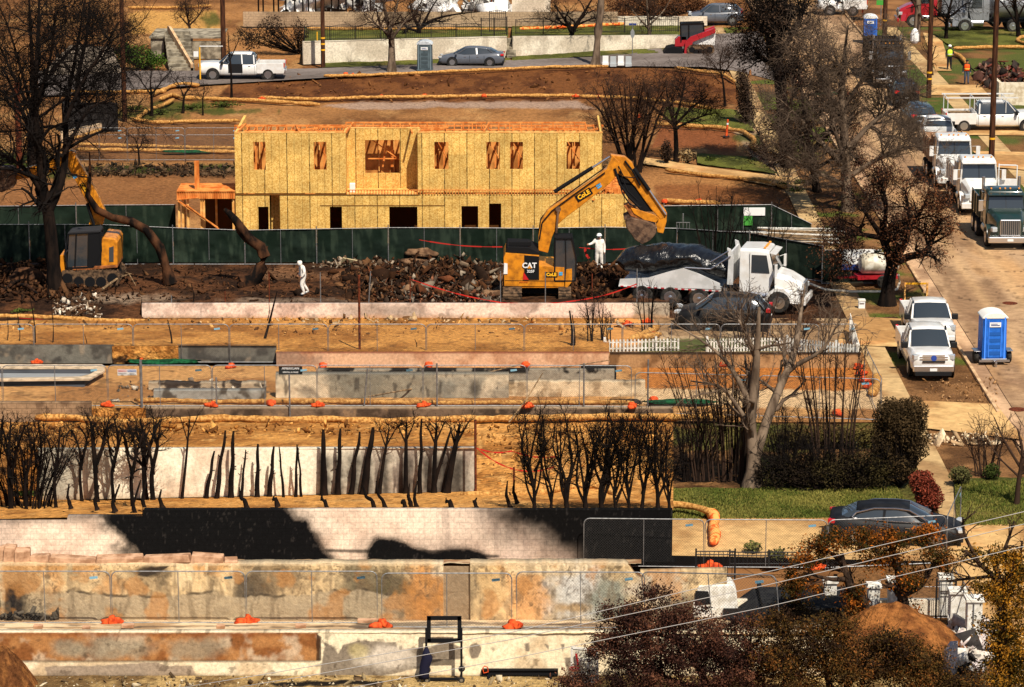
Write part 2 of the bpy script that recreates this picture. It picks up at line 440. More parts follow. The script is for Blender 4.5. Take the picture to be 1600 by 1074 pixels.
# long low white wall
def p_long(u,v):
 c=mixc(cc(u,C(232,208,188)),C(196,168,150),sst(.45,.7,fbm(u,v,.03,4,1)))
 c=mixc(c,C(120,100,84),blob(u,v,600,485,60,12,.6,.8)*.6)
 c=mixc(c,C(150,140,118),sst(985,995,u)*.75)
 c=mixc(c,C(176,128,80),sst(489,497,v+6*(fbm(u,v,.05,3)-.5))*.6)
 c=mixc(c,C(90,76,66),sst(.62,.7,fbm(u,v,.12,4,4))*.35)
 return c
wall('low_wall','long low cream plastered garden wall in front of the dark demolition site',222,1046,497,475,p_long,plaster_m,.3,rel=.01)
# ---- tan lot in front of it
HH=hz(600,572,551)
def p_tan_h(u,v,x,y):
 c=p_tan(u,v,x,y)
 c=mixc(c,C(70,50,32),sst(.45,.7,fbm(u,v,.05,4,2))*sst(512,497,v)*.8)
 return c
patch('dirt_lot',[(-90,540,hz(0,568,540)-.01),(-90,500,0)],[(433,540,hz(433,568,540)-.01),(433,497,0)],p_tan_h,dirt_m,.06,.8)
patch('dirt_lot',[(431,552,hz(433,574,552)-.01),(431,497,0)],[(952,552,hz(952,574,552)-.01),(952,497,0)],p_tan_h,dirt_m,.06,.8)
# right hand yard in front of picket fence, kept as a strip of drive and grass
def p_yard(u,v,x,y):
 c=mixc(cc(u,C(172,146,112)),C(140,110,78),sst(.4,.6,fbm(x,y,.5)))
 c=mixc(c,C(196,138,76),pmask(u,v,[(940,497),(1010,497),(1000,535),(940,552)],2,6))
 c=mixc(c,GRN2,pmask(u,v,[(1005,530),(1210,528),(1215,548),(1000,550)],2,4)*.9)
 return c
patch('driveway',[(950,556,.0),(950,497,0)],[(1352,556,0),(1330,497,0)],p_yard,paved_m,.04,.8,zoff=-.02)
# ---- ruins terrace
HF=hz(600,657,637)
def p_ruin(u,v,x,y):
 c=mixc(cc(u,C(196,146,90)),C(160,112,66),sst(.4,.65,fbm(x,y,.5,4,12)))
 m=pmask(u,v,[(-90,572),(165,572),(160,582),(135,592),(-90,597)],1,2);c=mixc(c,C(200,175,142),m)
 m=pmask(u,v,[(1000,572),(1400,575),(1380,610),(1010,607)],2,5);c=mixc(c,C(176,110,52),m)
 m=pmask(u,v,[(990,608),(1400,610),(1400,640),(990,632)],2,5);c=mixc(c,C(206,172,128),m)
 return mixc(c,C(84,58,38),sst(.66,.78,fbm(x,y,1.4,3,5))*.6)
patch('ruin_ground',[(-90,637,HF),(-90,572,0)],[(952,637,HF),(952,572,0)],p_ruin,dirt_m,.05,.9)
patch('ruin_ground',[(950,660,0),(950,551,0)],[(1400,660,0),(1392,551,0)],p_ruin,dirt_m,.04,.9)
def p_strip(u,v):
 c=mixc(cc(u,C(112,92,74)),C(72,58,46),sst(.4,.65,fbm(u,v,.04,5,3)))
 c=mixc(c,C(150,120,88),sst(.62,.75,fbm(u,v,.08,4,6))*.6)
 return mixc(c,C(176,154,126),sst(639.5,638,v)*.7)
wall('low_wall','long dirty brown concrete strip wall behind the straw roll of the footprinted slope',226,1052,658,637,p_strip,conc_m,.3,rel=.01)
def p_blk(u,v):return mixc(cc(u,C(152,126,98)),C(112,90,70),sst(.4,.65,fbm(u,v,.04,4,5)))
wall('block_wall','low tan block wall at the left edge below the empty pool',-60,143,661,629,p_blk,brick_m,.25)
# walls at the back of the ruins
def p_h1(u,v):return mixc(mixc(cc(u,C(112,108,98)),C(78,74,68),sst(.4,.65,fbm(u,v,.05,4,15))),C(150,132,110),sst(.62,.75,fbm(u,v,.05,3,25))*.6)
def p_h2(u,v):
 c=mixc(cc(u,C(208,168,134)),C(180,136,104),sst(.4,.65,fbm(u,v,.03,4,15)))
 c=mixc(c,C(130,70,48),sst(553.5,551.5,v)*.9)
 return mixc(c,C(120,104,92),blob(u,v,460,562,40,12,.5,.8)*.6)
bank=lambda a,b,yb,yt,c=TAN:wall('dirt_lot',None,a,b,yb,yt,lambda u,v:mixc(mixc(cc(u,c),TAN2,sst(.4,.6,fbm(u,v,.05))),C(60,42,28),sst(.55,.7,fbm(u,v,.07,4,5))),dirt_m,.1,cat=None,rel=.03)
for o_ in(bank(176,279,568.5,541),bank(140,228,659,638),bank(-90,62,783,703,C(150,104,56)),bank(1050,1052,658,637)):o_['kind']='structure'
wall('garden_wall','short grey mossy wall at the left edge behind the empty pool',-60,178,568,540,p_h1,conc_m,.2)
wall('garden_wall','short grey mossy wall stained with black behind the third fence panel',277,432,567,540,p_h1,conc_m,.2)
wall('garden_wall','long low pink wall with a rusty red coping between the two fence rows',432,952,574,551,p_h2,plaster_m,.2)
wall('garden_wall','low tan wall continuing the pink wall below the white picket fence',953,1345,575,552,lambda u,v:mixc(mixc(cc(u,C(168,130,90)),C(120,88,58),sst(.4,.65,fbm(u,v,.04,4,6))),C(54,40,30),sst(556,553,v)),plaster_m,.2)  # dark band along the top is shadow painted into the wall colour
# ruin of house foundations
zr=lambda py:float(np.interp(py,[572,637],[0,HF]))
def p_g1(u,v):
 c=mixc(cc(u,C(206,188,158)),C(150,138,118),sst(.42,.6,fbm(u,v,.03,4,8)))
 c=mixc(c,C(122,116,100),pmask(u,v,[(513,580),(680,580),(685,630),(515,630)],3,5)*.8)
 c=mixc(c,C(118,118,108),pmask(u,v,[(680,588),(760,588),(745,630),(690,630)],5,5)*.6)
 c=mixc(c,C(60,54,48),sst(.64,.74,fbm(u,v*.4,.10,4,4))*.7)
 c=mixc(c,C(50,44,38),blob(u,v,742,608,10,16,.5,.6)*.8)
 c=mixc(c,C(128,122,108),sst(587.5,585.5,v)*.8)
 return c
wall('ruin_wall','pale stained foundation wall with grey patches under the black lettered banner',431,795,622,585,p_g1,conc_m,.5,z0=zr(622),rel=.03)
def p_g2(u,v):
 c=mixc(cc(u,C(214,190,154)),C(164,140,108),sst(.42,.62,fbm(u,v,.05,4,18)))
 return mixc(c,C(70,60,50),sst(.62,.74,fbm(u,v,.09,4,14))*.6*sst(612,597,v))
wall('ruin_wall','broken cream foundation wall in front of the black scorched box',795,1008,620,597,p_g2,conc_m,.5,z0=zr(620),top=lambda p:597+3*(fbm(p,p*0,.09)-.5),rel=.03)
wall('ruin_wall','rear foundation wall with a blackened crumbling top edge',497,960,596,578,lambda u,v:mixc(cc(u,C(150,140,122)),C(30,27,24),sst(.45,.55,fbm(u,v,.05,4,3))*sst(586,582,v)),conc_m,.4,z0=zr(596),rel=.03)
wall('ruin_wall','black scorched foundation box beside the pink broken slope',908,963,594,575,flat(C(30,29,27)),conc_m,.6,z0=zr(594)+.01,rel=.03)
wall('ruin_wall','broken grey foundation with ragged rim below the danger signs',232,415,609,599,lambda u,v:mixc(cc(u,C(176,156,128)),C(62,52,44),sst(.45,.6,fbm(u,v,.06,4,3))),conc_m,.5,z0=zr(609),top=lambda p:599+6*(fbm(p,p*0,.08)-.5),rel=.04)
wall('ruin_wall','lower grey foundation step below the ragged rim',240,415,624,611,lambda u,v:mixc(cc(u,C(150,146,136)),C(84,76,66),sst(.45,.6,fbm(u,v,.05,4,13))),conc_m,.5,z0=zr(624),rel=.03)
# pool
pl=MB();A=[gp(-60,597,zr(597)+.08),gp(138,594,zr(594)+.08),gp(156,581,zr(581)+.08),gp(-60,574,zr(574)+.08)]
pt=thing('empty_pool','empty grey swimming pool with pale coping at the left edge','pool',(0,0,0))
o_=[gp(-60,597,.55),gp(140,595,.55),gp(164,582,.4),gp(160,572,.25),gp(-60,572,.25)]
i_=[gp(-60,593,.55),gp(134,591,.55),gp(150,582,.42),gp(150,577,.3),gp(-60,577,.3)]
mb=MB();V=[tuple(p)for p in o_+i_];mb.add(V,[(i,(i+1)%5,5+(i+1)%5,5+i)for i in range(5)]);mb.build('coping',mat('coping',C(214,190,158),.8,0,C(170,150,124),3),pt,solid=-.08)
mb=MB();mb.add([tuple(p)for p in i_]+[(p[0],p[1]-.8,p[2]-.5)for p in i_],[(9,8,7,6,5)]+[(i,(i+1)%5,5+(i+1)%5,5+i)for i in range(5)]);mb.build('basin',mat('pool_plaster',C(60,63,68),.6,0,C(14,15,17),1.2,stretch=(.3,3,1)),pt)
mb=MB();mb.add([tuple(p)for p in[gp(-60,590,.5),gp(120,589,.5),gp(140,584,.42),gp(-60,583,.4)]],[(0,1,2,3)]);mb.build('shallow_ledge',mat('pool_ledge',C(148,150,150),.5),pt,solid=.03)
# ---- footprinted tan slope behind white wall
HE=hz(400,780,702);HD=hz(600,877,797);HC=hz(400,970,882);HB=hz(400,1055,988)
def p_foot(u,v,x,y):
 c=p_tan(u,v,x,y)
 f=vnoise(x*3.2,y*2.2);c=mixc(c,C(120,80,40),sst(.68,.82,f)*.6)
 return mixc(c,C(226,176,106),sst(.7,.9,vnoise(x*3.2+.25,y*2.2+9.))*.4)
foot_m=painted('footprinted_dirt',5.,.55,1.0,4.,bdist=.22)
patch('dirt_slope',[(-90,703,hz(-90,783.5,703)),(-90,660,0)],[(743,701,hz(743,769,701)),(743,656,0)],p_foot,foot_m,.06,1.8)
patch('dirt_slope',[(743,797,HD),(743,772,.3),(743,700,.25),(743,656,0)],[(1052,797,HD),(1052,772,.3),(1052,700,.25),(1052,656,0)],p_foot,foot_m,.07,1.6)
patch('dirt_slope',[(-90,813,hz(-90,878,813)),(-90,780,0)],[(226,806,hz(226,878,806)),(226,782,0)],p_foot,foot_m,.06,1.6)
patch('dirt_slope',[(224,797,HD),(224,780,0)],[(745,797,HD),(745,768,0)],p_foot,foot_m,.06,1.6)
def p_white(u,v):
 c=mixc(cc(u,C(250,234,208)),C(224,202,174),sst(.4,.7,fbm(u,v,.02,4,21)))
 st=fbm(u,v*.15,.11,4,31)
 c=mixc(c,C(142,124,112),np.clip(sst(430,640,u)*.55+.35*sst(500,560,u)*sst(.5,.65,st),0,.85))
 c=mixc(c,C(64,54,50),sst(.56,.72,st)*(.25+.55*sst(480,540,u))*sst(715,760,v))
 for k,(a,r)in enumerate([(507,9),(530,8),(552,9),(572,10),(600,8),(635,12),(668,9),(694,16),(716,14)]):
  c=mixc(c,C(28,24,23),np.exp(-((u-a+(fbm(u,v,.08,3,k)-.5)*12)/(r*1.15))**2)*.85*sst(700,722,v))
 c=mixc(c,C(190,146,96),sst(766,782,v+8*(fbm(u,v,.06,3,2)-.5))*.6)
 c=mixc(c,C(60,52,44),sst(140,90,u)*.6)
 for a in(117,142,166):
  c=mixc(c,C(110,98,84),np.exp(-((u-a)/7)**2)*.6)
 return c
wall('retaining_wall','white plastered retaining wall streaked with soot behind the charred poles',60,743,782,702,p_white,plaster_m,.25,yb1=768,yt1=700,rel=.008)
# ---- black soot wall
def p_black(u,v):
 c=mixc(cc(u,C(246,222,198)),C(222,196,172),sst(.4,.7,fbm(u,v,.02,4,41)))
 c=mixc(c,C(110,96,88),.4*sst(.5,.75,fbm(u,v*.2,.09,4,44))*sst(560,700,u));c=mixc(c,C(120,104,94),.45*pmask(u,v,[(560,832),(760,846),(800,890),(540,890)],14,6))
 c=mixc(c,C(170,150,138),sst(640,760,u)*.5+sst(60,0,u)*.6)
 c=mixc(c,C(90,82,76),sst(826,806,v+14*(fbm(u,v,.04,4)-.5))*sst(260,140,u)*.7)
 K=C(15,15,16)
 c=mixc(c,K,pmask(u,v,[(138,780),(445,780),(450,797),(482,816),(500,842),(530,885),(222,885),(212,862),(186,835)],10,9,.05))
 c=mixc(c,K,.5*pmask(u,v,[(170,780),(470,780),(505,830),(545,885),(200,885)],22,12,.05))
 c=mixc(c,K,.85*np.clip(1-np.abs(u-(158+(v-797)*.62))/42,0,1)*sst(.25,.7,fbm(u,v,.06,5,2)))
 c=mixc(c,K,pmask(u,v,[(568,885),(576,856),(584,842),(592,838),(628,843),(652,856),(680,862),(706,856),(735,856),(752,862),(790,890)],6,4,.08))
 c=mixc(c,K,pmask(u,v,[(505,858),(700,860),(780,868),(780,872),(650,866),(510,863)],1.5,1.5)*.8)
 g=sst(725,862,u+90*(fbm(u,v,.03,4,51)-.5)+(820-v)*.9)
 g=g*(1-sst(842,876,v)*sst(925,860,u)*.6)
 c=mixc(c,C(13,12,12),np.clip(g,0,1))
 c=mixc(c,C(120,112,106),sst(.66,.78,fbm(u,v*.4,.3,4,61))*.10)
 return c
def dtop(p):return np.where(p<107,813,np.where(p<226,806.5,796.5)).astype(float)+.5*(fbm(p,p*0,.05)-.5)
wall('retaining_wall','tall block wall burnt black with a pale unburnt shape in its middle',-60,1050,878,797,p_black,block_m,.25,top=dtop)
# side slab closing right hand end
tag(np_mesh('ground',[tuple(gp(1049,878)),tuple(gp(1049,797,HD)),tuple(gp(1051,797,0)),tuple(gp(1056,878,-.3))],[np.array([[0,1,2,3]])],block_m,colors=np.ones((4,3))*.02),kind='structure')
# ---- stone rubble wall
def p_rub(u,v):
 c=mixc(cc(u,C(226,196,148)),C(176,152,114),sst(.4,.65,fbm(u,v,.03,4,71)))
 c=mixc(c,C(196,134,66),sst(.5,.68,fbm(u,v,.02,4,75))*.6)
 c=mixc(c,C(172,154,124),sst(915,950,v+26*(fbm(u,u*0,.022,3,5)-.5))*sst(610,560,u)*.9)
 for k,(a,b,rx,ry,col,am)in enumerate([(20,945,24,30,(34,30,28),1),(5,920,4,60,(206,186,150),1),(235,893,28,8,(34,30,26),.9),(395,918,30,34,(84,74,60),.95),(440,905,40,24,(112,92,66),.8),(570,915,40,50,(96,90,70),.8),(618,930,38,34,(88,78,54),.9),(670,925,34,44,(196,130,62),.8),(690,890,18,18,(228,206,170),.8),(345,957,14,10,(36,30,26),1),(480,960,26,20,(130,120,100),.6),(820,930,34,40,(214,160,104),.8),(905,925,46,44,(206,206,200),.9),(955,940,36,36,(132,136,122),.9),(840,890,90,9,(224,200,160),.8),(898,950,26,8,(170,140,96),.9),(770,905,22,40,(214,176,120),.7),(1030,925,45,30,(206,192,168),.9),(1060,945,22,22,(120,110,88),.8)]):
  c=mixc(c,C(*col),blob(u,v,a,b,rx,ry,.45,.55,.05,k)*am)
 c=mixc(c,C(62,52,42),sst(.64,.72,fbm(u,v,.09,5,77))*.5)
 cr=np.abs(fbm(u,v,.045,4,91)-.5);c=mixc(c,C(70,56,42),sst(.012,.004,cr)*.7)
 ed=936-24*fbm(u,u*0,.014,3,15)+10*fbm(u,u*0,.07,3,25);lo=sst(0,2,v-ed)*sst(660,600,u)*sst(60,110,u)
 c=mixc(c,C(178,160,130),lo*.8);c=mixc(c,C(64,54,42),sst(3,1,np.abs(v-ed))*sst(.4,.6,fbm(u,v,.05,3,8))*sst(660,600,u)*sst(60,110,u)*.85)
 c=mixc(c,C(112,96,74),sst(.54,.7,fbm(u,v*.25,.12,3,66))*.5)
 c=mixc(c,C(236,212,168),sst(.5,.62,fbm(u,v*.12,.16,3,67))*.6*sst(265,285,u)*sst(375,360,u)*sst(935,915,v))
 c=mixc(c,C(186,130,70),sst(.55,.66,fbm(u,v,.025,4,69))*.6);c=mixc(c,C(40,35,30),pmask(u,v,[(12,962),(90,960),(88,971),(-5,971),(-5,960)],2,3)*.9)
 c=mixc(c,C(60,50,40),pmask(u,v,[(216,899),(236,886),(268,884),(252,893),(232,902)],1,2))
 c=mixc(c,C(222,200,164),sst(885,883,v)*.5)
 return c
rub_m=painted('rubble_render',9.,.28,.8,10.,bdist=.04)
rt=lambda p:881+3*(fbm(p,p*0,.03,3,2)-.5)
wall('rubble_wall','long mottled grey and ochre rubble wall left of the narrow gap',-60,693,971,881,p_rub,rub_m,.5,top=rt,rel=.03,rs=1.6)
wall('rubble_wall','mottled ochre and blue grey rubble wall right of the narrow gap',735,1000,971,881,p_rub,rub_m,.5,top=lambda p:880+26*sst(975,1000,p)+3*(fbm(p,p*0,.05)-.5),rel=.03,rs=1.8)
wall('garden_wall','low pale cream wall with one dark hole beside the rubble wall',1000,1135,965,893,p_rub,plaster_m,.3,yt1=890)
wall('rubble_wall','recessed grey wall filling the narrow gap',690,738,969,886,flat(C(150,128,100)),rub_m,.3,rel=.03)
patch('terrace',[(-90,881,HC),(-90,874,0)],[(1002,881,HC),(1002,874,0)],lambda u,v,x,y:mixc(cc(u,C(216,190,150)),C(150,110,78),sst(.4,.6,fbm(x,y,1.,4))),rub_m,.05,2.,fade=False)
# ledge with fence
def zled(py):return float(np.interp(py,[968,988],[0,HB]))
def p_led(u,v,x,y):
 c=mixc(cc(u,C(226,200,160)),C(176,142,104),sst(.42,.62,fbm(x*.4,y,1.2,4,3)))
 c=mixc(c,C(90,76,62),sst(.62,.7,fbm(x*.5,y*1.5,1.6,4,13))*.8)
 return mixc(c,C(96,86,76),sst(545,560,u)*sst(.45,.6,fbm(x*.3,y,1.2,4,23))*.7)
patch('terrace',[(-90,988,HB),(-90,968,0)],[(930,990,HB),(930,968,0)],p_led,rub_m,.05,2.,fade=False)
patch('terrace',[(928,990,HB),(928,968,0),(928,950,0)],[(1300,990,HB),(1300,968,0),(1300,940,0)],p_led,rub_m,.03,2.,fade=False,zoff=-.02)
def p_front(u,v):
 c=mixc(cc(u,C(244,226,190)),C(214,188,150),sst(.45,.7,fbm(u,v,.02,4,101)))
 # rust coloured panel
 pan=mixc(mixc(cc(u,C(178,124,74)),C(140,88,48),sst(.4,.6,fbm(u,v,.03,4,103))),C(206,180,148),sst(.5,.68,fbm(u,v,.028,4,107))*.8)
 for k,(a,b,rx,ry)in enumerate([(180,1012,60,18),(310,1014,46,18),(110,1012,24,12)]):pan=mixc(pan,C(152,140,116),blob(u,v,a,b,rx,ry,.5,.6,.05,k)*.75)
 pan=mixc(pan,C(136,76,40),sst(998,990,v+6*(fbm(u,v,.04)-.5))*.6)  # shadow line under the panel's top edge, painted as a darker tone
 pm=pmask(u,v,[(-80,989),(497,989),(501,1000),(498,1033),(-80,1033)],.8,1.2,.05)
 c=mixc(c,pan,pm)if False else c*(1-pm[...,None])+pan*pm[...,None]
 c=mixc(c,C(60,42,30),pmask(u,v,[(496,990),(503,995),(502,1033),(495,1033)],.6,1.)*.9)
 # grey block courses below
 c=mixc(c,C(158,142,122),pmask(u,v,[(-80,1036),(28,1036),(45,1056),(46,1080),(-80,1080)],1,3,.08))
 c=mixc(c,C(166,146,124),pmask(u,v,[(72,1041),(125,1041),(245,1035),(262,1041),(300,1040),(306,1056),(330,1060),(330,1090),(72,1090)],1,3,.08))
 # peeled patches
 G=C(140,126,108)
 for k,pol in enumerate([[(508,1004),(520,1010),(530,1022),(537,1008),(560,1001),(600,1003),(620,1004),(624,1016),(650,1012),(672,1012),(690,1004),(720,1010),(725,1030),(690,1032),(650,1045),(600,1056),(500,1056),(505,1030)],[(735,1008),(745,1004),(752,1012),(748,1028),(738,1030),(733,1020)],[(820,1006),(828,1004),(828,1018),(821,1018)],[(848,1005),(857,1008),(856,1016)],[(876,1006),(883,1006),(880,1018)],[(880,1028),(912,1024),(915,1060),(890,1060)]]):
  c=mixc(c,G,pmask(u,v,pol,1.,2.5,.09,k))
 c=mixc(c,C(222,208,188),blob(u,v,600,1028,46,18,.5,.6,.05)*.8);c=mixc(c,C(190,172,110),blob(u,v,562,1018,18,12,.5,.6,.05)*.6)
 c=mixc(c,C(66,50,36),sst(.68,.76,fbm(u,v,.08,5,117))*.5)
 c=mixc(c,C(84,66,48),sst(1030.5,1033,v)*sst(1036,1034,v)*sst(500,490,u)*.7)
 c=mixc(c,C(96,80,62),sst(1050,1058,v+5*(fbm(u,v,.06)-.5))*.5)
 return c
wall('retaining_wall','front retaining wall part rust brown panel part peeling cream plaster',-60,1300,1056,988,p_front,plaster_m,.3,rel=.012)
patch('dirt_yard',[(-200,1110,0),(-200,1054,0)],[(1800,1110,0),(1800,1054,0)],lambda u,v,x,y:mixc(mixc(cc(u,C(176,148,98)),C(110,86,54),sst(.42,.6,fbm(x,y,.8,5,9))),C(30,26,22),pmask(u,v,[(420,1066),(600,1064),(600,1071),(430,1073)],1,2)),dirt_m,.08,1.1)
patch('dirt_yard',[(1295,1058,0),(1310,880,0)],[(1480,1058,0),(1480,880,0)],lambda u,v,x,y:cc(u,C(120,84,50)),dirt_m,.05,1.1,zoff=-.05)
# ---- right side: road, kerb, gutter, pavement, lawns
XK,XG,XR=20.95,21.65,28.4
def strip(name,x0,x1,y0,y1,paint,m,z=0.,nx=40,ny=500,kind='structure',amp=0.):
 X,Y=np.meshgrid(np.linspace(x0,x1,nx),np.linspace(y0,y1,ny))
 Z=z+amp*(fbm(X,Y,.8,4,3)-.5)*2
 return tag(np_mesh(name,np.stack([X,Y,Z],-1).reshape(-1,3),[grid_faces(nx,ny)],m,None,True,paint(X,Y).reshape(-1,3)),kind=kind)
def p_road(x,y):
 c=mixc(cc(x,C(172,140,106)),C(140,110,82),sst(.4,.65,fbm(x,y*.3,.5,5,2)))
 c=mixc(c,C(192,146,94),sst(.5,.7,fbm(x,y*.25,.25,4,12))*.6)
 cr=np.abs(fbm(x,y,.22,5,31)-.5);c=mixc(c,C(72,54,40),sst(.007,.002,cr)*.8)
 c=mixc(c,C(104,78,56),sst(.6,.72,fbm(x*1.2,y*.35,.8,5,71))*.55);c=mixc(c,C(206,168,120),np.exp(-((x-23.6)/.35)**2)*.35+np.exp(-((x-25.5)/.35)**2)*.35)
 for k,(a,b,rx,ry)in enumerate([(23.2,138,1.0,1.2),(24.5,131,.8,2.),(26,147,1.4,1.5),(25.2,128,1.2,.8),(22.8,151,1.2,.9),(26.5,138,1.2,1)]):
  c=mixc(c,C(110,80,60),blob(x,y,a,b,rx,ry,.5,1.2,1.5,k)*.55)
 c=mixc(c,C(84,66,54),sst(.05,.02,np.abs(((y+3*fbm(x,y,.1))%14)-7))*.35)
 return c
strip('road',XG,XR,85,285,p_road,paved_m,0.,60,700)
strip('gutter',XK,XG-.03,85,285,lambda x,y:mixc(cc(x,C(196,160,124)),C(150,118,90),sst(.4,.6,fbm(x,y*.4,.8))),paved_m,-.005,6,300)
mb=MB();mb.bb(XG-.03,XG,85,285,-.05,.002);o=mb.build('gutter_joint',mat('joint',C(60,44,34),.9));tag(o,kind='structure')
mb=MB()
for y0,y1 in((85,126.8),(129.2+2.9,152),(157,168),(173,300)):mb.bb(XK-.15,XK,y0,y1,-.05,.13)
tag(mb.build('kerb',mat('kerb_stone',C(206,172,132),.9,0,C(168,134,100),2),bevel=.02),kind='structure')
mb=MB();mb.bb(XR,XR+.15,100,300,-.05,.13);tag(mb.build('kerb',_M['kerb_stone'],bevel=.02),kind='structure')
p_walk=lambda x,y:mixc(mixc(cc(x,C(186,156,110)),C(150,118,80),sst(.4,.65,fbm(x,y,.4,5,3))),C(120,94,70),sst(.03,.012,np.abs(((y)%1.5)-.75))*.5)
strip('pavement',16.3,17.45,85,262,p_walk,paved_m,.02,12,900)
strip('pavement',30.6,31.8,120,262,p_walk,paved_m,.02,12,900)
def p_park(x,y):
 c=mixc(cc(x,C(150,108,68)),C(104,72,44),sst(.4,.65,fbm(x,y,.6,5,3)))
 g=sst(.45,.6,fbm(x,y,.35,4,9))*sst(140,142,y)+sst(119.5,118.5,y)*sst(.3,.42,fbm(x,y,.3,4,9))
 return mixc(c,C(92,106,40),np.clip(g,0,1)*.9)
strip('parkway',17.45,XK-.15,85,262,p_park,grass_m,.0,40,700,amp=.06)
strip('verge',XR+.15,30.6,120,262,lambda x,y:mixc(cc(x,C(130,98,62)),C(82,96,40),sst(.42,.55,fbm(x,y,.25,4,9))),grass_m,.0,20,500,amp=.04)
def p_rlot(x,y):
 c=mixc(cc(x,C(140,100,62)),C(100,72,46),sst(.4,.65,fbm(x,y,.3,5,3)))
 c=mixc(c,C(86,98,44),sst(.42,.55,fbm(x,y,.15,4,19))*.9)
 return c
strip('lot',31.8,60,120,262,p_rlot,grass_m,.0,90,300,amp=.08)
# concrete crossings over the parkway
DRV=[((1452,662),(1590,676),(1562,634),(1440,632)),((1380,570),(1424,570),(1400,500),(1362,500))]
def pv(name,q,paint,m,z,amp=.0,**k):
 a,b,c,d=q
 return patch(name,[(a[0],a[1],0),(d[0],d[1],0)],[(b[0],b[1],0),(c[0],c[1],0)],paint,m,amp,zoff=z,fade=False,**k)
p_drv=lambda u,v,x,y:mixc(mixc(cc(u,C(200,162,108)),C(162,122,76),sst(.4,.65,fbm(x,y,.4,5,3))),C(188,120,66),sst(.6,.75,fbm(x,y*3,.3,4,33))*.4)
pv('driveway',((1448,672),(1600,690),(1556,634),(1425,628)),p_drv,paved_m,.075)
pv('driveway',((1305,540),(1428,545),(1452,502),(1330,496)),p_drv,paved_m,.06)
pv('driveway',((1050,870),(1500,880),(1480,810),(1050,812)),p_drv,paved_m,.045)
pv('driveway',((1490,1010),(1640,1010),(1600,822),(1478,822)),p_drv,paved_m,.085)
pv('driveway',((1290,442),(1352,450),(1342,428),(1300,428)),p_drv,paved_m,.03)
pv('driveway',((1440,212),(1640,214),(1640,183),(1440,183)),p_drv,paved_m,.075)
pv('driveway',((1540,262),(1680,275),(1620,240),(1520,238)),p_drv,paved_m,.085)
pv('driveway',((1455,150),(1545,150),(1530,134),(1445,134)),p_drv,paved_m,.065)
pv('pavement',((1462,112),(1487,112),(1470,58),(1442,52)),p_drv,paved_m,.055)
patch('planting_bed',[(1050,830,0),(1050,640,0)],[(1500,830,0),(1440,640,0)],lambda u,v,x,y:mixc(mixc(cc(u,C(120,86,52)),C(72,50,30),sst(.4,.62,fbm(x,y,.8,5,3))),C(80,84,36),sst(.52,.62,fbm(x,y,.4,4,43))*.7),soil_m,.06,1,zoff=-.05)
# lawns
p_lawn=lambda u,v,x,y:mixc(mixc(cc(u,C(108,110,48)),C(80,82,36),sst(.38,.62,fbm(x,y,.7,5,3))),C(140,118,66),sst(.62,.76,fbm(x,y,.5,4,13))*.6)
def lawn(q,z=.05,amp=.07):return pv('lawn',q,p_lawn,grass_m,z,amp,seed=4)
lawn(((1050,813),(1440,812),(1400,760),(1052,764)),.02)
lawn(((1495,822),(1640,824),(1640,748),(1490,752)),.10)
lawn(((1090,256),(1215,272),(1180,246),(1088,240)),.02)
lawn(((1035,186),(1180,206),(1150,172),(1040,168)),.02)
lawn(((1485,74),(1640,74),(1640,46),(1450,50)),.1)
lawn(((330,108),(620,106),(800,94),(640,96)),.06)if False else None
lawn(((504,107),(800,98),(796,92),(504,99)),.06)
lawn(((800,96),(1030,84),(1060,72),(800,90)),.07)
patch('path',[(1000,256,0),(1100,272,0),(1235,296,0)],[(1000,246,0),(1105,262,0),(1242,280,0)],p_drv,paved_m,0,zoff=.04,fade=False)
# lawn tufts
def tufts(name,n,f,m,h=.12,label=None,seed=1):
 rs=np.random.RandomState(seed);P=f(rs,n);a=rs.rand(n)*6.28;w_=.03;hh=h*(.5+rs.rand(n))
 dx,dy=np.cos(a)*w_,np.sin(a)*w_;lx,ly=(rs.rand(n)-.5)*h,(rs.rand(n)-.5)*h
 V=np.stack([P-np.stack([dx,dy,0*dx],1),P+np.stack([dx,dy,0*dx],1),P+np.stack([lx,ly,hh],1)],1).reshape(-1,3)
 F=np.arange(3*n).reshape(-1,3)
 g=rs.rand(n)[:,None];g=np.clip(g+(fbm(P[:,0],P[:,1],.6,4,3)-.5)[:,None]*2.2,0,1);c=np.array(C(134,126,62))*(1-g)+np.array(C(76,88,34))*g
 o=np_mesh(name,V,[F],m,None,False,np.repeat(c,3,0));return tag(o,label,'grass',None,'stuff')
leaf_m=painted('leaf',30.,.2,0.,5.)
def quadpts(q,z):
 q=[np.array(gp(x,y,z))for x,y in q]
 def f(rs,n):
  a,b=rs.rand(n)[:,None],rs.rand(n)[:,None]
  return(q[0]*(1-a)+q[1]*a)*(1-b)+(q[3]*(1-a)+q[2]*a)*b
 return f
tufts('grass',16000,quadpts(((1052,812),(1440,811),(1400,761),(1054,765)),.03),leaf_m,.07,'green lawn grass beside the charred hedge',1)
tufts('grass',8000,quadpts(((1496,821),(1640,822),(1640,750),(1492,754)),.1),leaf_m,.08,'green grass on the strip right of the pavement',2)
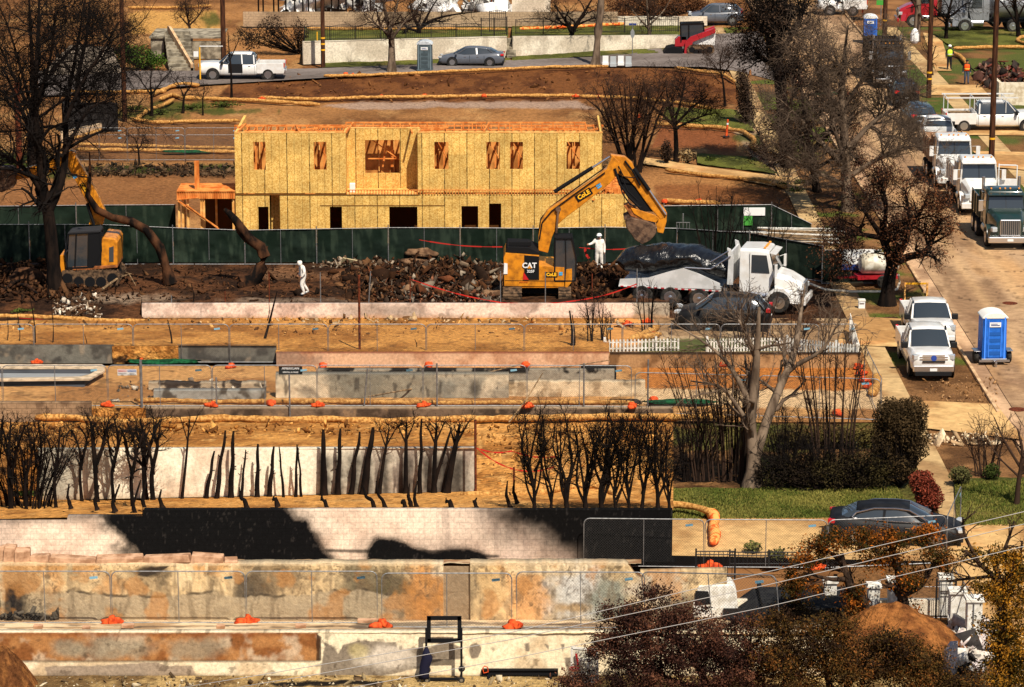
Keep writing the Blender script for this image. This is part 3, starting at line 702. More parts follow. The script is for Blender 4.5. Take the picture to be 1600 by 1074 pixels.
# ---- top road (grey) crossing behind the brown lot
p_asph=lambda u,v,x,y:mixc(cc(u,C(122,112,106)),C(98,88,82),sst(.4,.65,fbm(x,y,.4,5,3)))
patch('road',[(60,152,0),(300,135,0),(520,122,0),(760,109,0),(930,104,0),(1100,106,0),(1150,112,0),(1215,128,0)],[(60,112,0),(300,112,0),(500,108,0),(760,97,0),(930,90,0),(1060,72,0),(1110,55,0),(1190,50,0)],p_asph,paved_m,0,zoff=.06,fade=False,dv=4,du=4)
patch('driveway',[(60,120,0),(120,118,0),(192,116,0)],[(110,72,0),(120,72,0),(176,76,0)],lambda u,v,x,y:cc(u,C(150,134,116)),paved_m,0,zoff=.09,fade=False)
# ---- walls of the far lots
def p_cream(u,v):return mixc(mixc(cc(u,C(224,212,190)),C(196,182,160),sst(.42,.62,fbm(u,v,.03,4,121))),C(120,104,84),sst(.62,.75,fbm(u,v*.4,.06,4,122))*sst(0,1,v*0+.4))
wall('street_wall','long white stucco wall under the iron railing behind the far road',474,792,101,65,p_cream,plaster_m,.25,yb1=88,yt1=57)
wall('street_wall','low white stucco wall behind the red track loader and stop sign',802,1060,88,57,p_cream,plaster_m,.25,yb1=75,yt1=55)
wall('block_wall','tan block retaining wall below the white wreckage at the top',380,965,42,19,lambda u,v:mixc(cc(u,C(178,152,122)),C(140,118,94),sst(.42,.62,fbm(u,v,.03,4,131))),brick_m,.25)
wall('street_wall','white wall below the brown hedge at the top',965,1105,40,26,p_cream,plaster_m,.25)
wall('street_wall','pale wall at the top edge behind the block wall',800,860,22,-10,p_cream,plaster_m,.25)
wall('low_wall','low concrete wall curving beside the black fenced yard',100,184,222,206,flat(C(196,170,138)),conc_m,.25,yb1=198,yt1=187)
patch('terrace',[(476,66,hz(476,101,66)),(476,44,0)],[(794,58,hz(794,88,58)),(794,42,0)],p_lawn,grass_m,.05,1,fade=False)
patch('terrace',[(800,58,hz(800,88,58)),(800,40,0)],[(1062,56,hz(1062,75,56)),(1062,40,0)],p_lawn,grass_m,.05,1,fade=False)
# concrete bunker like garage and steps
g=thing('garage','small concrete garage with a black open mouth beside the steps','garage',(0,0,0))
Yg=gp(260,92).y
a=vp(236,92,Yg);b=vp(345,60,Yg);o1=vp(256,90,Yg);o2=vp(285,62,Yg)
mb=MB();mb.bb(a.x,o1.x,Yg,Yg+5,0,b.z);mb.bb(o2.x,b.x,Yg,Yg+.3,0,b.z-.25);mb.bb(o1.x,o2.x,Yg+.01,Yg+5,o2.z,b.z);mb.bb(o2.x,o2.x+.3,Yg+.3,Yg+5,0,b.z-.3)
mb.build('wall',mat('garage_concrete',C(158,148,128),.9,0,C(100,92,78),2),g)
mb=MB();mb.bb(a.x-.1,b.x+.1,Yg-.15,Yg+5,b.z,b.z+.12);mb.build('roof',_M['garage_concrete'],g)
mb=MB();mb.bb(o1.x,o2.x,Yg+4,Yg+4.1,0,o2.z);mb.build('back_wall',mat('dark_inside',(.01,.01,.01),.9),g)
st=thing('steps','concrete garden steps climbing beside the garage','steps',(0,0,0))
mb=MB();n=11
for i in range(n):
 t=i/(n-1);P0=gp(268-18*t,110-12*t*0,0);
 y_=P0.y+5.5*t;z_=2.0*t
 mb.bb(P0.x-.2+0,P0.x+1.7,y_,y_+.56,-.1 if i==0 else z_-.3,z_+.18)
mb.build('treads',_M['garage_concrete'],st)
mb=MB();mb.prism([(0,-.1),(5.8,-.1),(5.8,2.6),(5.4,2.6),(0,.5)],0,.2,'yz')
mb.v=[(x+gp(298,110).x-.4*y,y+gp(298,110).y,z)for x,y,z in mb.v];mb.build('cheek_wall',_M['kerb_stone'],st)
st2=thing('steps','pale steps rising through the gap in the white street wall','steps',(0,0,0))
mb=MB();P0=gp(796,92)
for i in range(7):mb.bb(P0.x-.2,P0.x+.5,P0.y+.4+i*.4,P0.y+.8+i*.4,0,.17*(i+1))
mb.build('treads',_M['garage_concrete'],st2)
# ================================================================ TIMBER HOUSE
def osb_mat():
 m=bpy.data.materials.new('strand_board');m.use_nodes=True;n=m.node_tree;b=n.nodes['Principled BSDF'];b.inputs['Roughness'].default_value=.8
 tc=n.nodes.new('ShaderNodeTexCoord')
 mp=n.nodes.new('ShaderNodeMapping');mp.inputs['Scale'].default_value=(1,1,1.0);n.links.new(tc.outputs['Object'],mp.inputs[0])
 vo=n.nodes.new('ShaderNodeTexVoronoi');vo.inputs['Scale'].default_value=20;n.links.new(mp.outputs[0],vo.inputs['Vector'])
 cr=n.nodes.new('ShaderNodeValToRGB');e=cr.color_ramp.elements
 e[0].position=.1;e[0].color=(*C(198,150,74),1);e[1].position=.9;e[1].color=(*C(236,196,114),1)
 x=e.new(.5);x.color=(*C(218,174,94),1)
 sp=n.nodes.new('ShaderNodeSeparateColor');n.links.new(vo.outputs['Color'],sp.inputs[0]);n.links.new(sp.outputs[0],cr.inputs[0])
 nz=n.nodes.new('ShaderNodeTexNoise');nz.inputs['Scale'].default_value=1.2;nz.inputs['Detail'].default_value=5;n.links.new(tc.outputs['Object'],nz.inputs[0])
 mr=n.nodes.new('ShaderNodeMapRange');mr.inputs[1].default_value=.35;mr.inputs[2].default_value=.65;mr.inputs[3].default_value=.82;mr.inputs[4].default_value=1.12;n.links.new(nz.outputs[0],mr.inputs[0])
 s1=n.nodes.new('ShaderNodeVectorMath');s1.operation='SCALE';n.links.new(cr.outputs[0],s1.inputs[0]);n.links.new(mr.outputs[0],s1.inputs['Scale'])
 # nail lines every 0.41 m, stronger at sheet joints
 sx=n.nodes.new('ShaderNodeSeparateXYZ');n.links.new(tc.outputs['Object'],sx.inputs[0])
 def line(per,wd,dark):
  a=n.nodes.new('ShaderNodeMath');a.operation='PINGPONG';a.inputs[1].default_value=per/2;n.links.new(sx.outputs[0],a.inputs[0])
  c=n.nodes.new('ShaderNodeMath');c.operation='LESS_THAN';c.inputs[1].default_value=wd;n.links.new(a.outputs[0],c.inputs[0])
  d=n.nodes.new('ShaderNodeMath');d.operation='MULTIPLY';d.inputs[1].default_value=dark;n.links.new(c.outputs[0],d.inputs[0]);return d
 l1=line(.407,.018,.6);l2=line(1.22,.028,.9)
 dn=n.nodes.new('ShaderNodeTexNoise');dn.inputs['Scale'].default_value=6;n.links.new(tc.outputs['Object'],dn.inputs[0])
 ad=n.nodes.new('ShaderNodeMath');ad.operation='ADD';n.links.new(l1.outputs[0],ad.inputs[0]);n.links.new(l2.outputs[0],ad.inputs[1])
 mm=n.nodes.new('ShaderNodeMath');mm.operation='MULTIPLY';n.links.new(ad.outputs[0],mm.inputs[0]);n.links.new(dn.outputs[0],mm.inputs[1])
 su=n.nodes.new('ShaderNodeMath');su.operation='SUBTRACT';su.inputs[0].default_value=1;n.links.new(mm.outputs[0],su.inputs[1])
 s2=n.nodes.new('ShaderNodeVectorMath');s2.operation='SCALE';n.links.new(s1.outputs[0],s2.inputs[0]);n.links.new(su.outputs[0],s2.inputs['Scale'])
 b.inputs['Specular IOR Level'].default_value=.1
 fl=n.nodes.new('ShaderNodeVectorMath');fl.operation='DIVIDE';fl.inputs[1].default_value=(1.22,50,2.44);n.links.new(tc.outputs['Object'],fl.inputs[0])
 f2=n.nodes.new('ShaderNodeVectorMath');f2.operation='FLOOR';n.links.new(fl.outputs[0],f2.inputs[0]);wn=n.nodes.new('ShaderNodeTexWhiteNoise');n.links.new(f2.outputs[0],wn.inputs[0])
 m3=n.nodes.new('ShaderNodeMapRange');m3.inputs[3].default_value=.84;m3.inputs[4].default_value=1.1;n.links.new(wn.outputs[0],m3.inputs[0])
 s3=n.nodes.new('ShaderNodeVectorMath');s3.operation='SCALE';n.links.new(s2.outputs[0],s3.inputs[0]);n.links.new(m3.outputs[0],s3.inputs['Scale']);n.links.new(s3.outputs[0],b.inputs['Base Color']);return m
osb=osb_mat()
lumber=mat('lumber',C(226,146,74),.75,0,C(190,104,44),3,.3,20,stretch=(1,1,.4))
lumber2=mat('fresh_lumber',C(236,186,110),.75,0,C(214,150,78),3)
dark_in=mat('dark_inside',(.01,.01,.01),.9)
HYP=380
HP=gp(640,HYP);HYD=HP.y;HS=FPX/(HYD*CP+CH*SP)
def hx(px,Y=None):return vp(px,300,Y or HYD).x
def hzz(py,Y=None):return vp(640,py,Y or HYD).z
house=thing('timber_house','two storey house under construction clad in yellow strand board','house',(0,0,0))
def panel_wall(name,x0,x1,z0,z1,Y,holes,th=.14,m=None,parent=house):
 xs=sorted({x0,x1,*[h[0]for h in holes],*[h[1]for h in holes]});zs=sorted({z0,z1,*[h[2]for h in holes],*[h[3]for h in holes]})
 mb=MB()
 for i in range(len(xs)-1):
  for j in range(len(zs)-1):
   cx,cz=(xs[i]+xs[i+1])/2,(zs[j]+zs[j+1])/2
   if any(h[0]<cx<h[1]and h[2]<cz<h[3]for h in holes):continue
   a,b,c,d=xs[i],xs[i+1],zs[j],zs[j+1]
   mb.quad((a,Y,c),(b,Y,c),(b,Y,d),(a,Y,d));mb.quad((a,Y+th,c),(a,Y+th,d),(b,Y+th,d),(b,Y+th,c))
 for h in list(holes)+[(x0,x1,z0,z1)]:
  a,b,c,d=h
  mb.quad((a,Y,c),(a,Y,d),(a,Y+th,d),(a,Y+th,c));mb.quad((b,Y,c),(b,Y+th,c),(b,Y+th,d),(b,Y,d))
  mb.quad((a,Y,c),(a,Y+th,c),(b,Y+th,c),(b,Y,c));mb.quad((a,Y,d),(b,Y,d),(b,Y+th,d),(a,Y+th,d))
 return mb.build(name,m or osb,parent,fix=False)
zf=hzz(303);zt=hzz(208);zj=hzz(297)
def hole(a,b,t,bo,Y=None):return(hx(a,Y),hx(b,Y),hzz(bo,Y),hzz(t,Y))
YR=HYD+1.5
# upper storey
panel_wall('upper_wall',hx(368),hx(541),zf+.03,zt,HYD,[hole(397,416,222,266),hole(491,511,222,266)])
panel_wall('upper_wall',hx(541,YR)+.0,hx(655,YR),zf+.03,zt+.01,YR,[hole(571,625,219,271,YR)])
panel_wall('upper_wall',hx(653),hx(941),zf+.03,zt,HYD,[hole(679,701,222,265),hole(760,781,222,265),hole(797,817,222,265),hole(885,906,222,265)])
mb=MB();mb.bb(hx(653)-.02,hx(653)+.12,HYD+.142,YR-.002,zf+.03,zt);mb.bb(hx(541)-.12,hx(541)+.0,HYD+.142,YR-.002,zf+.03,zt);mb.each('recess_side',osb,house)
# lower storey
YL=HYD-.06
panel_wall('lower_wall',hx(368),hx(421),0,zf-.02,YL,[hole(402,423,323,362)[:1]+(hx(421)-.25,-.0,hzz(323))][:0]+[(hx(403),hx(419),0.0,hzz(323))])
panel_wall('lower_wall',hx(421),hx(437),0,zf-.02,YL+1.1,[])
panel_wall('lower_wall',hx(437),hx(981),0,zf-.02,YL,[(hx(515),hx(534),.02,hzz(323)),(hx(608),hx(652),.02,hzz(323)),(hx(721),hx(747),.02,hzz(322)),(hx(764),hx(783),.02,hzz(318))])
mb=MB();mb.bb(hx(437)+.0,hx(437)+.1,YL+.145,YL+1.1,0,zf-.02);mb.build('recess_side',osb,house)
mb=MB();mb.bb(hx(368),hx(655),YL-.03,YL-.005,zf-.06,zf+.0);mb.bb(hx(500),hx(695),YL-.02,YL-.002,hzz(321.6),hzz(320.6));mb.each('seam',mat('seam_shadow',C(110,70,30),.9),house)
# orange joist band below the recess deck
jb=thing
mb=MB()
x=hx(541)
while x<hx(941):
 mb.bb(x,x+.045,YL-.055,YL-.012,zf-.02,zf+.2);x+=.16
mb.bb(hx(541),hx(941),YL-.08,YL-.056,zf+.2,zf+.25);mb.build('joist_ends',lumber,house)
mb=MB();mb.bb(hx(541),hx(653),HYD-.1,YR-.002,zf-.02,zf+.03);mb.build('balcony_floor',lumber2,house)
# side and back walls, floors
YB=HYD+6.2
mb=MB();mb.bb(hx(368)+.002,hx(368)+.14,HYD+.145,YB,0,zt-.01);mb.bb(hx(941)-.14,hx(941)-.002,HYD+.145,YB,zf,zt-.01);mb.bb(hx(981)-.14,hx(981)-.002,HYD+.09,YB,0,zf-.03);mb.each('side_wall',osb,house)
mb=MB();mb.bb(hx(368)+.15,hx(981)-.15,YR+.2,YB-.1,zf-.35,zf-.05);mb.build('floor',lumber,house)
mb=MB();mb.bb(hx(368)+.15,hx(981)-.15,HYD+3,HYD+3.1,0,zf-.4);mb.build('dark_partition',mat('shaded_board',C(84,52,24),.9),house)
zb=hzz(196,YB)
def studs(name,x0,x1,z0,z1,Y,step=.41,extra=(),parent=house,m=lumber):
 mb=MB();x=x0
 while x<x1:mb.bb(x,x+.05,Y,Y+.1,z0+.05,z1-.05);x+=step
 mb.bb(x0,x1+.05,Y-.002,Y+.102,z0,z0+.05);mb.bb(x0,x1+.05,Y-.002,Y+.102,z1-.09,z1)
 for e in extra:mb.bar(*e)
 return mb.build(name,m,parent)
studs('stud_wall',hx(368,YB),hx(941,YB),zf,zb,YB+.1)
mb=MB();mb.bb(hx(368),hx(941),YB+.21,YB+.25,zf+.0,zb-.35);mb.build('back_board',osb,house)
studs('stud_wall',hx(368)+.3,hx(941)-.2,zf,zt-.35,HYD+2.6,.82,m=lumber2)
mb=MB();mb.bb(hx(368)+.3,hx(941)-.2,HYD+2.75,HYD+2.79,zf+.01,zt-.8);mb.build('partition',mat('inner_board',C(214,150,80),.9,0,C(150,96,46),1.2),house)
for a,b in((400,420),(490,512),(570,628),(678,702),(758,784),(795,820),(882,908)):
 x0,x1=hx(a),hx(b);Yw=HYD+1.9 if not a==570 else YR+.5
 mb=MB();zb0,zb1=hzz(272),hzz(218)
 mb.bar((x0,Yw,zb1-.1),(x1,Yw,zb0+.3),.09,.05)
 mb.bb(x0-.02,x0+.06,HYD+.16,HYD+.26,zb0,zb1)if a!=570 else None
 if a==570:
  mb.bar((x0+.1,Yw,zb0+.5),(x1,Yw,zb0+.5),.1,.05);mb.bar((x0+.9,Yw+.2,zb0),(x0+1.2,Yw+.2,zb1),.05,.09);mb.bar((x1-.6,Yw+.2,zb0),(x1-.6,Yw+.2,zb1),.05,.16)
 else:mb.bar(((x0+x1)/2+.1,Yw,zb0),((x0+x1)/2+.1,Yw,zb1),.05,.09)
 mb.build('window_brace',lumber,house)
 # open roof framing: top plates, joists and a parapet frame
mb=MB()
mb.bb(hx(368),hx(541),HYD-.01,HYD+.16,zt+.0,zt+.05);mb.bb(hx(653),hx(941),HYD-.01,HYD+.16,zt,zt+.05);mb.bb(hx(541),hx(655),YR-.01,YR+.16,zt+.012,zt+.05)
mb.each('top_plate',lumber2,house)
mb=MB();x=hx(368)+.3;k=0
rng=random.Random(4)
while x<hx(938):
 yf=HYD+.17 if not(hx(541)-.1<x<hx(655))else YR+.17
 mb.bb(x,x+.045,yf,YB,zt-.75,zt-.52);x+=.41;k+=1
mb.each('roof_joist',lumber,house)
def parapet(px0,px1,Y,pyb,pyt,step):
 mb=MB();z0,z1=hzz(pyb,Y),hzz(pyt,Y);x=hx(px0,Y);x1=hx(px1,Y)
 mb.bb(x,x1,Y,Y+.12,z1-.08,z1);mb.bb(x,x1,Y,Y+.12,z0,z0+.06)
 while x<x1:mb.bb(x,x+.06,Y+.002,Y+.118,z0+.06,z1-.08);x+=step
 mb.build('roof_frame',lumber,house)
parapet(372,540,HYD+4.9,206,195.5,.55);parapet(541,760,HYD+4.2,204,191,.5);parapet(762,915,HYD+4.4,204,191,.6)
parapet(498,540,HYD+2.4,207,198,.4);parapet(644,700,HYD+2.0,208,199,.45);parapet(800,915,HYD+2.2,208,200,.5)
mb=MB()
for(p0,p1)in(((370,208,0),(384,194,3.5)),((384,194,3.6),(372,200,1.6)),((541,207,0),(552,192,3)),((644,208,0.3),(640,194,3)),((655,206,.3),(700,199,2)),((915,206,.5),(940,200,3)),((468,207,.5),(462,196,4)),((756,206,.6),(764,193,4)),((430,207,2),(500,200,4)),((560,206,2.5),(600,199,4))):
 a=vp(p0[0],p0[1],HYD+p0[2]);b=vp(p1[0],p1[1],HYD+p1[2]);mb.bar(a,b,.09,.09)
mb.each('loose_rafter',lumber,house)
# left deck wing
mb=MB();zd=hzz(299);x0,x1=hx(276),hx(367)
for i in range(26):mb.bb(x0+i*(x1-x0)/26,x0+i*(x1-x0)/26+.045,HYD-.03,HYD+.02,zd-.42,zd-.02)
mb.bb(x0,x1,HYD+.021,HYD+.07,zd-.42,zd-.02);mb.bb(x0,x1,HYD-.05,HYD+2.4,zd-.02,zd+.02)
mb.build('deck',lumber,house)
mb=MB()
for px in(277,283,291,312,316,362):mb.bb(hx(px),hx(px)+.12,HYD+.1,HYD+.22,0,zd-.42)
for px in(280,330,360):mb.bb(hx(px),hx(px)+.12,HYD+2.1,HYD+2.2,0,zd-.42)
mb.each('deck_post',lumber2,house)
mb=MB();mb.bar(vp(278,314,HYD-.1),vp(340,356,HYD-.1),.2,.06);mb.bar(vp(291,320,HYD-.2),vp(342,358,HYD-.2),.09,.05);mb.bar(vp(276,312,HYD-.05),vp(310,309,HYD-.05),.12,.05);mb.each('deck_brace',lumber,house)
mb=MB();mb.bb(hx(303),hx(310),HYD+.5,HYD+.75,zd,hzz(255));mb.bb(hx(308),hx(368),HYD+.9,HYD+1.5,zd+.02,zd+.06);mb.build('tall_post',lumber,house)
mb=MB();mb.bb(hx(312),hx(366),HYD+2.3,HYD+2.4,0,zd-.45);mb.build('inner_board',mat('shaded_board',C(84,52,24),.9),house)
# right end clutter of joists where the boom passes
mb=MB();rng=random.Random(8)
for i in range(34):
 a=vp(rng.uniform(925,985),rng.uniform(284,308),HYD+rng.uniform(.2,3));b=a+Vector((rng.uniform(-.7,.7),rng.uniform(-.6,.6),rng.uniform(-.5,.5)));mb.bar(a,b,.1,.05)
x=hx(936)
while x<hx(985):mb.bb(x,x+.06,HYD+.2,HYD+.3,zf,zf+.75);x+=.35
mb.bb(hx(936),hx(985),HYD+.19,HYD+.31,zf+.75,zf+.83);mb.build('floor_framing',lumber,house)
tag(MB().bb(0,.3,0,.3,0,.5).build('paper_bag',mat('paper_white',C(230,226,216),.8),loc=(hx(546),HYD+.15,zf+.032),bevel=.03),'small white sack standing on the balcony floor of the house','sack')
# ================================================================ FENCES, STRAW ROLLS, SANDBAGS
galv_thin=mat('fence_wire',(.07,.07,.07),.8)
def rounded(w_,h_,r=.22):
 p=[(0,0,0)];p.append((0,0,h_-r))
 for i in range(1,5):
  a=math.pi-i*math.pi/8;p.append((r+r*math.cos(a),0,h_-r+r*math.sin(a)))
 for i in range(0,5):
  a=math.pi/2-i*math.pi/8;p.append((w_-r+r*math.cos(a),0,h_-r+r*math.sin(a)))
 p+=[(w_,0,0)]
 return p
def wire_mesh(w_,h_,d=.10,t=.0045):
 mb=MB();V=[];F=[]
 k=-h_
 while k<w_:
  for sgn in(1,-1):
  # line x = k + s (s in 0..h), clip to 0..w
   s0,s1=max(0,-k),min(h_,w_-k)
   if s1-s0>.02:
    if sgn==1:a,b=(k+s0,s0),(k+s1,s1)
    else:a,b=(k+s0,h_-s0),(k+s1,h_-s1)
    dx,dz=(b[0]-a[0]),(b[1]-a[1]);L=math.hypot(dx,dz);nx,nz=-dz/L*t/2,dx/L*t/2
    i=len(V);y=0.004*sgn
    V+=[(a[0]+nx,y,a[1]+nz),(a[0]-nx,y,a[1]-nz),(b[0]-nx,y,b[1]-nz),(b[0]+nx,y,b[1]+nz)];F.append((i,i+1,i+2,i+3))
  k+=d
 return V,F
PW,PH=4.5,1.85
proto_panel=None
def fence_panel(a,b,h,label,group,badge=False):
 """a,b world feet"""
 global proto_panel
 if proto_panel is None:
  t=thing('temporary_fence',label,'fence',(0,0,0))
  mb=MB();mb.tube(rounded(PW,PH),.021,6,closed=True);mb.cyl((PW/2,0,0),(PW/2,0,PH),.016,n=6);mb.cyl((.03,0,-.12),(.03,0,.1),.02,n=6);mb.cyl((PW-.03,0,-.12),(PW-.03,0,.1),.02,n=6)
  mb.build('frame',metal_g,t)
  V,F=wire_mesh(PW-.04,PH-.04);V=[(x+.02,y,z+.02)for x,y,z in V]
  o=np_mesh('wire_mesh',V,[np.array(F)],galv_thin,t)
  proto_panel=t;c=t
 else:c=copy_tree(proto_panel)
 a=Vector(a);b=Vector(b);d=b-a
 c.location=a;c.rotation_euler=(0,-math.atan2(d.z,math.hypot(d.x,d.y)),math.atan2(d.y,d.x));c.scale=((d.length-.05)/PW,1,h/PH)
 tag(c,label,'fence',group)
 if badge:
  M4=frame4((PW-.55,-.03,PH-.22),(1,0,.12),(0,0,1))
  mb=MB();mb.M=M4;mb.bb(-.14,.14,-.045,.045,-.003,.003);mb.build('badge',mat('badge_blue',C(120,165,185),.5),c)
 return c
def fence_row(pts,h,place,group,badge=(),gap=.0):
 n=len(pts)-1
 for i in range(n):
  fence_panel(pts[i],pts[i+1],h,f'chain link panel, {ORD[i]} from left {place}',group,badge is True or i in badge)
r1=lambda px,py:tuple(gp(px,py,zled(py)+.04))
fence_row([r1(-32,973),r1(176,973),r1(386,973),r1(592,973)],hz(200,971,885,zled(971))-zled(973),'in the front row before the rubble wall','front row of temporary fence panels',True)
fence_row([r1(597,980),r1(802,980)],hz(700,980,896,zled(980))-zled(980),'standing alone across the narrow gap','front row of temporary fence panels',True)
fence_row([r1(808,980),r1(1010,981),r1(1222,988)],1.9,'right of the gap behind the dark bush','front row of temporary fence panels',True)
h2=hz(1000,884,810)
fence_row([gp(912,884),gp(1101,886),gp(1293,887),gp(1478,879)],h2,'in front of the drive and dark saloon','fence panels along the drive',True)
hF=lambda py:HF
h3=hz(400,634,571,HF)-HF
fence_row([gp(x,y,HF+.03)for x,y in((-150,634),(6,634),(170,634),(333,634),(497,634),(662,634),(824,634),(988,635))],h3,'in the row along the dirty strip wall','middle row of fence panels',(2,4,6))
fence_row([gp(x,y,.2)for x,y in((992,645),(1185,650),(1376,656))],h3,'continuing before the orange dirt by the leafless tree','middle row of fence panels')
fence_panel(gp(1376,656,.2),gp(1350,600,0),h3,'short galvanised fence panel turned back at the corner by the hedge','middle row of fence panels')
ztan=lambda py:float(np.interp(py,[500,552],[0,.6]))
zb2=.0
h4=1.78
fence_row([gp(x,566,.05)for x in(-100,55,210,360,514,667,820,973,1126,1280,1340)],h4,'in the back row along the tan lot','back row of fence panels',(3,4,5,6))
# end fences by the lower right
fence_panel(gp(1478,880),gp(1500,830),h2,'narrow fence panel seen edge on beside the dark saloon','fence panels along the drive')
fence_panel(gp(1486,960),gp(1520,1010),1.7,'fence panel turned edge on beside the white gate pillars','fence panels by the gate')
fence_panel(gp(1400,965),gp(1524,965),1.1,'low rail fence panel between the white gate pillars','fence panels by the gate')
# far left pair of rails behind the timber house
fence_row([gp(x,250,0)for x in(112,200,290,380)],hz(200,250,211),'in the nearer far row left of the timber house','far fence panels left of the house')
fence_row([gp(x,236,0)for x in(112,200,290,380)],hz(200,236,200),'in the farther row left of the timber house','far fence panels left of the house')
# green screened fence
scr=painted('screen_cloth',40.,.18,.5,60.)
def screen(a,b,h,label,group,folds=.05,seed=0,z1=None,col=(28,39,32)):
 a,b=Vector(a),Vector(b);d=b-a;L=math.hypot(d.x,d.y);ux,uy=d.x/L,d.y/L
 t=thing('screened_fence',label,'fence',a,math.atan2(d.y,d.x),group)
 h1=z1 if z1 else h
 mb=MB();mb.tube([(0,0,0),(0,0,h),(L,0,h1+d.z),(L,0,d.z)],.022,6,closed=True);mb.cyl((L/2,0,d.z/2),(L/2,0,(h+h1)/2+d.z/2),.018,n=6);mb.cyl((0,0,-.2),(0,0,h+.15),.03,n=6);mb.build('frame',metal_g,t)
 nu,nv=60,26
 U,W=np.meshgrid(np.linspace(.03,L-.03,nu),np.linspace(.05,.985,nv))
 H_=h+(h1-h)*U/L
 Yd=.03+folds*(fbm(U+seed*3.1,W*2.2,1.1,4,seed)-.5)*2*(.3+(1-W))
 c=mixc(cc(U,C(*col)),C(18,30,22),sst(.4,.65,fbm(U,W*2,.5,4,seed+5)));c=mixc(c,C(60,72,58),sst(.5,.75,fbm(U*3,W*1.2+U,1.5,3,seed+9))*.45)  # second mix paints highlights of the wrinkles into the cloth colour
 np_mesh('screen_cloth',np.stack([U,Yd,W*H_+d.z*U/L],-1).reshape(-1,3),[grid_faces(nu,nv)],scr,t,True,c.reshape(-1,3))
 return t
xs=[-65,47,159,271,383,495,607,719,833,945,1057]
ytop=[351,351,351,356,360,358,356,356,357,355,357]
for i in range(10):
 screen(gp(xs[i],413),gp(xs[i+1],413),hz(xs[i],413,ytop[i]),f'dark green screened fence, {ORD[i]} from the left before the timber house','green screened fence panels',.13,i,hz(xs[i+1],413,ytop[i+1]))
for i,(p,q,ya,yb)in enumerate((((1057,413),(1170,424),357,364),((1170,424),(1286,440),364,385))):
 screen(gp(*p),gp(*q),hz(p[0],p[1],ya),f'dark green screened fence beyond the tipper lorry, {ORD[i]} right of its tarpaulin','green screened fence panels',.08,20+i,hz(q[0],q[1],yb))
bp=screen(gp(1284,443),gp(1376,443),hz(1300,443,391),'dark green screened fence panel carrying the white banner by the tank','green screened fence panels',.1,31)
for i,(x0,x1,yb,ya,y2)in enumerate(((-60,120,372,323,321),(120,276,372,321,320),(1037,1205,362,322,320))):
 screen(gp(x0,yb),gp(x1,yb),hz(x0,yb,ya),['rear green screened fence stretch at the far left edge','rear green screened fence stretch left of the timber deck','rear green screened fence stretch right of the timber house'][i],'rear green fence',.08,40+i,hz(x1,yb,y2),(30,43,34))
t=screen(gp(1205,362),gp(1268,362),hz(1205,362,320),'rear green fence stretch collapsing to the ground at its right end','rear green fence',.1,50,hz(1268,362,350),(30,43,34))
# banner on fence with sketch lettering
M4=frame4(gp(1339,442.6)+Vector((0,-.12,hz(1339,442,401))),(1,0,0),(0,0,1))
s_=FPX/(gp(1339,443).y)
bn=thing('banner','white printed banner hanging on the green fence behind the tank','banner',gp(1339,442.6)+Vector((0,-.12,hz(1339,442,401))),0)
white_p=mat('banner_white',C(225,225,222),.6)
blue_p=mat('print_blue',C(40,60,120),.6);dark_p=mat('print_dark',C(60,60,62),.6);red_p=mat('print_red',C(190,30,30),.6)
mb=MB();mb.bb(-.82,.82,-.01,.01,-.36,.42);mb.build('sheet',white_p,bn)
mb=MB();mb.bb(-.82,.82,-.012,.008,-.66,-.37);mb.build('blue_sheet',blue_p,bn)
mb=MB();rng=random.Random(3)
for i in range(16):
 x=rng.uniform(-.7,.6);z=rng.uniform(-.25,.3);mb.bar((x,-.016,z),(x+rng.uniform(-.15,.25),-.016,z+rng.uniform(-.12,.16)),.004,.04)
mb.build('printing',dark_p,bn)
lettering('IT\'S',.34,frame4((.0,-.02,.12),(1,0,0),(0,0,1)),mat('print_grey',C(130,140,160),.6),bn)
# ---- signs on the fences
def sign(name,px,py,Yp,w_,h_,label,head,hc,lines,tc=dark_p,bgm=white_p,sz=.07):
 P=vp(px,py,Yp);t=thing(name,label,'sign',P,0)
 mb=MB();mb.bb(-w_/2,w_/2,-.006,.006,-h_/2,h_/2);mb.build('plate',bgm,t)
 if hc:mb=MB();mb.bb(-w_/2+.02,w_/2-.02,-.011,-.0065,h_/2-.12,h_/2-.02);mb.build('header',hc,t)
 if head:lettering(head,.09,frame4((0,-.013,h_/2-.07),(1,0,0),(0,0,1)),white_p,t,bold=.002)
 for i,l in enumerate(lines):lettering(l,sz,frame4((0,-.013,h_/2-.19-i*sz*1.25),(1,0,0),(0,0,1)),tc,t)
 return t
Y3=gp(200,634,HF).y-.05
sign('danger_sign',191,582,Y3,.40,.27,'small white and red danger sign on the fence beside the pool','DANGER',red_p,['CONSTRUCTION','AREA'],sz=.045)
sign('notice_sign',206,582,Y3,.40,.27,'small white and blue notice sign right of the danger sign','NOTICE',mat('sign_blue',C(30,90,170),.5),['KEEP OUT','NO TRESPASSING'],sz=.045)
sign('fence_banner',454,579,Y3,1.0,.36,'black banner lettered AMERICAN hung on the middle fence row','',None,['',''],bgm=mat('banner_black',C(30,36,38),.6))
t_=[o for o in COL.objects if o.name.startswith('fence_banner')][0]
lettering('AMERICAN',.15,frame4((0,-.012,.09),(1,0,0),(0,0,1)),white_p,t_,bold=.003);lettering('RENTAL & SALES',.09,frame4((0,-.012,-.08),(1,0,0),(0,0,1)),white_p,t_,bold=.001)
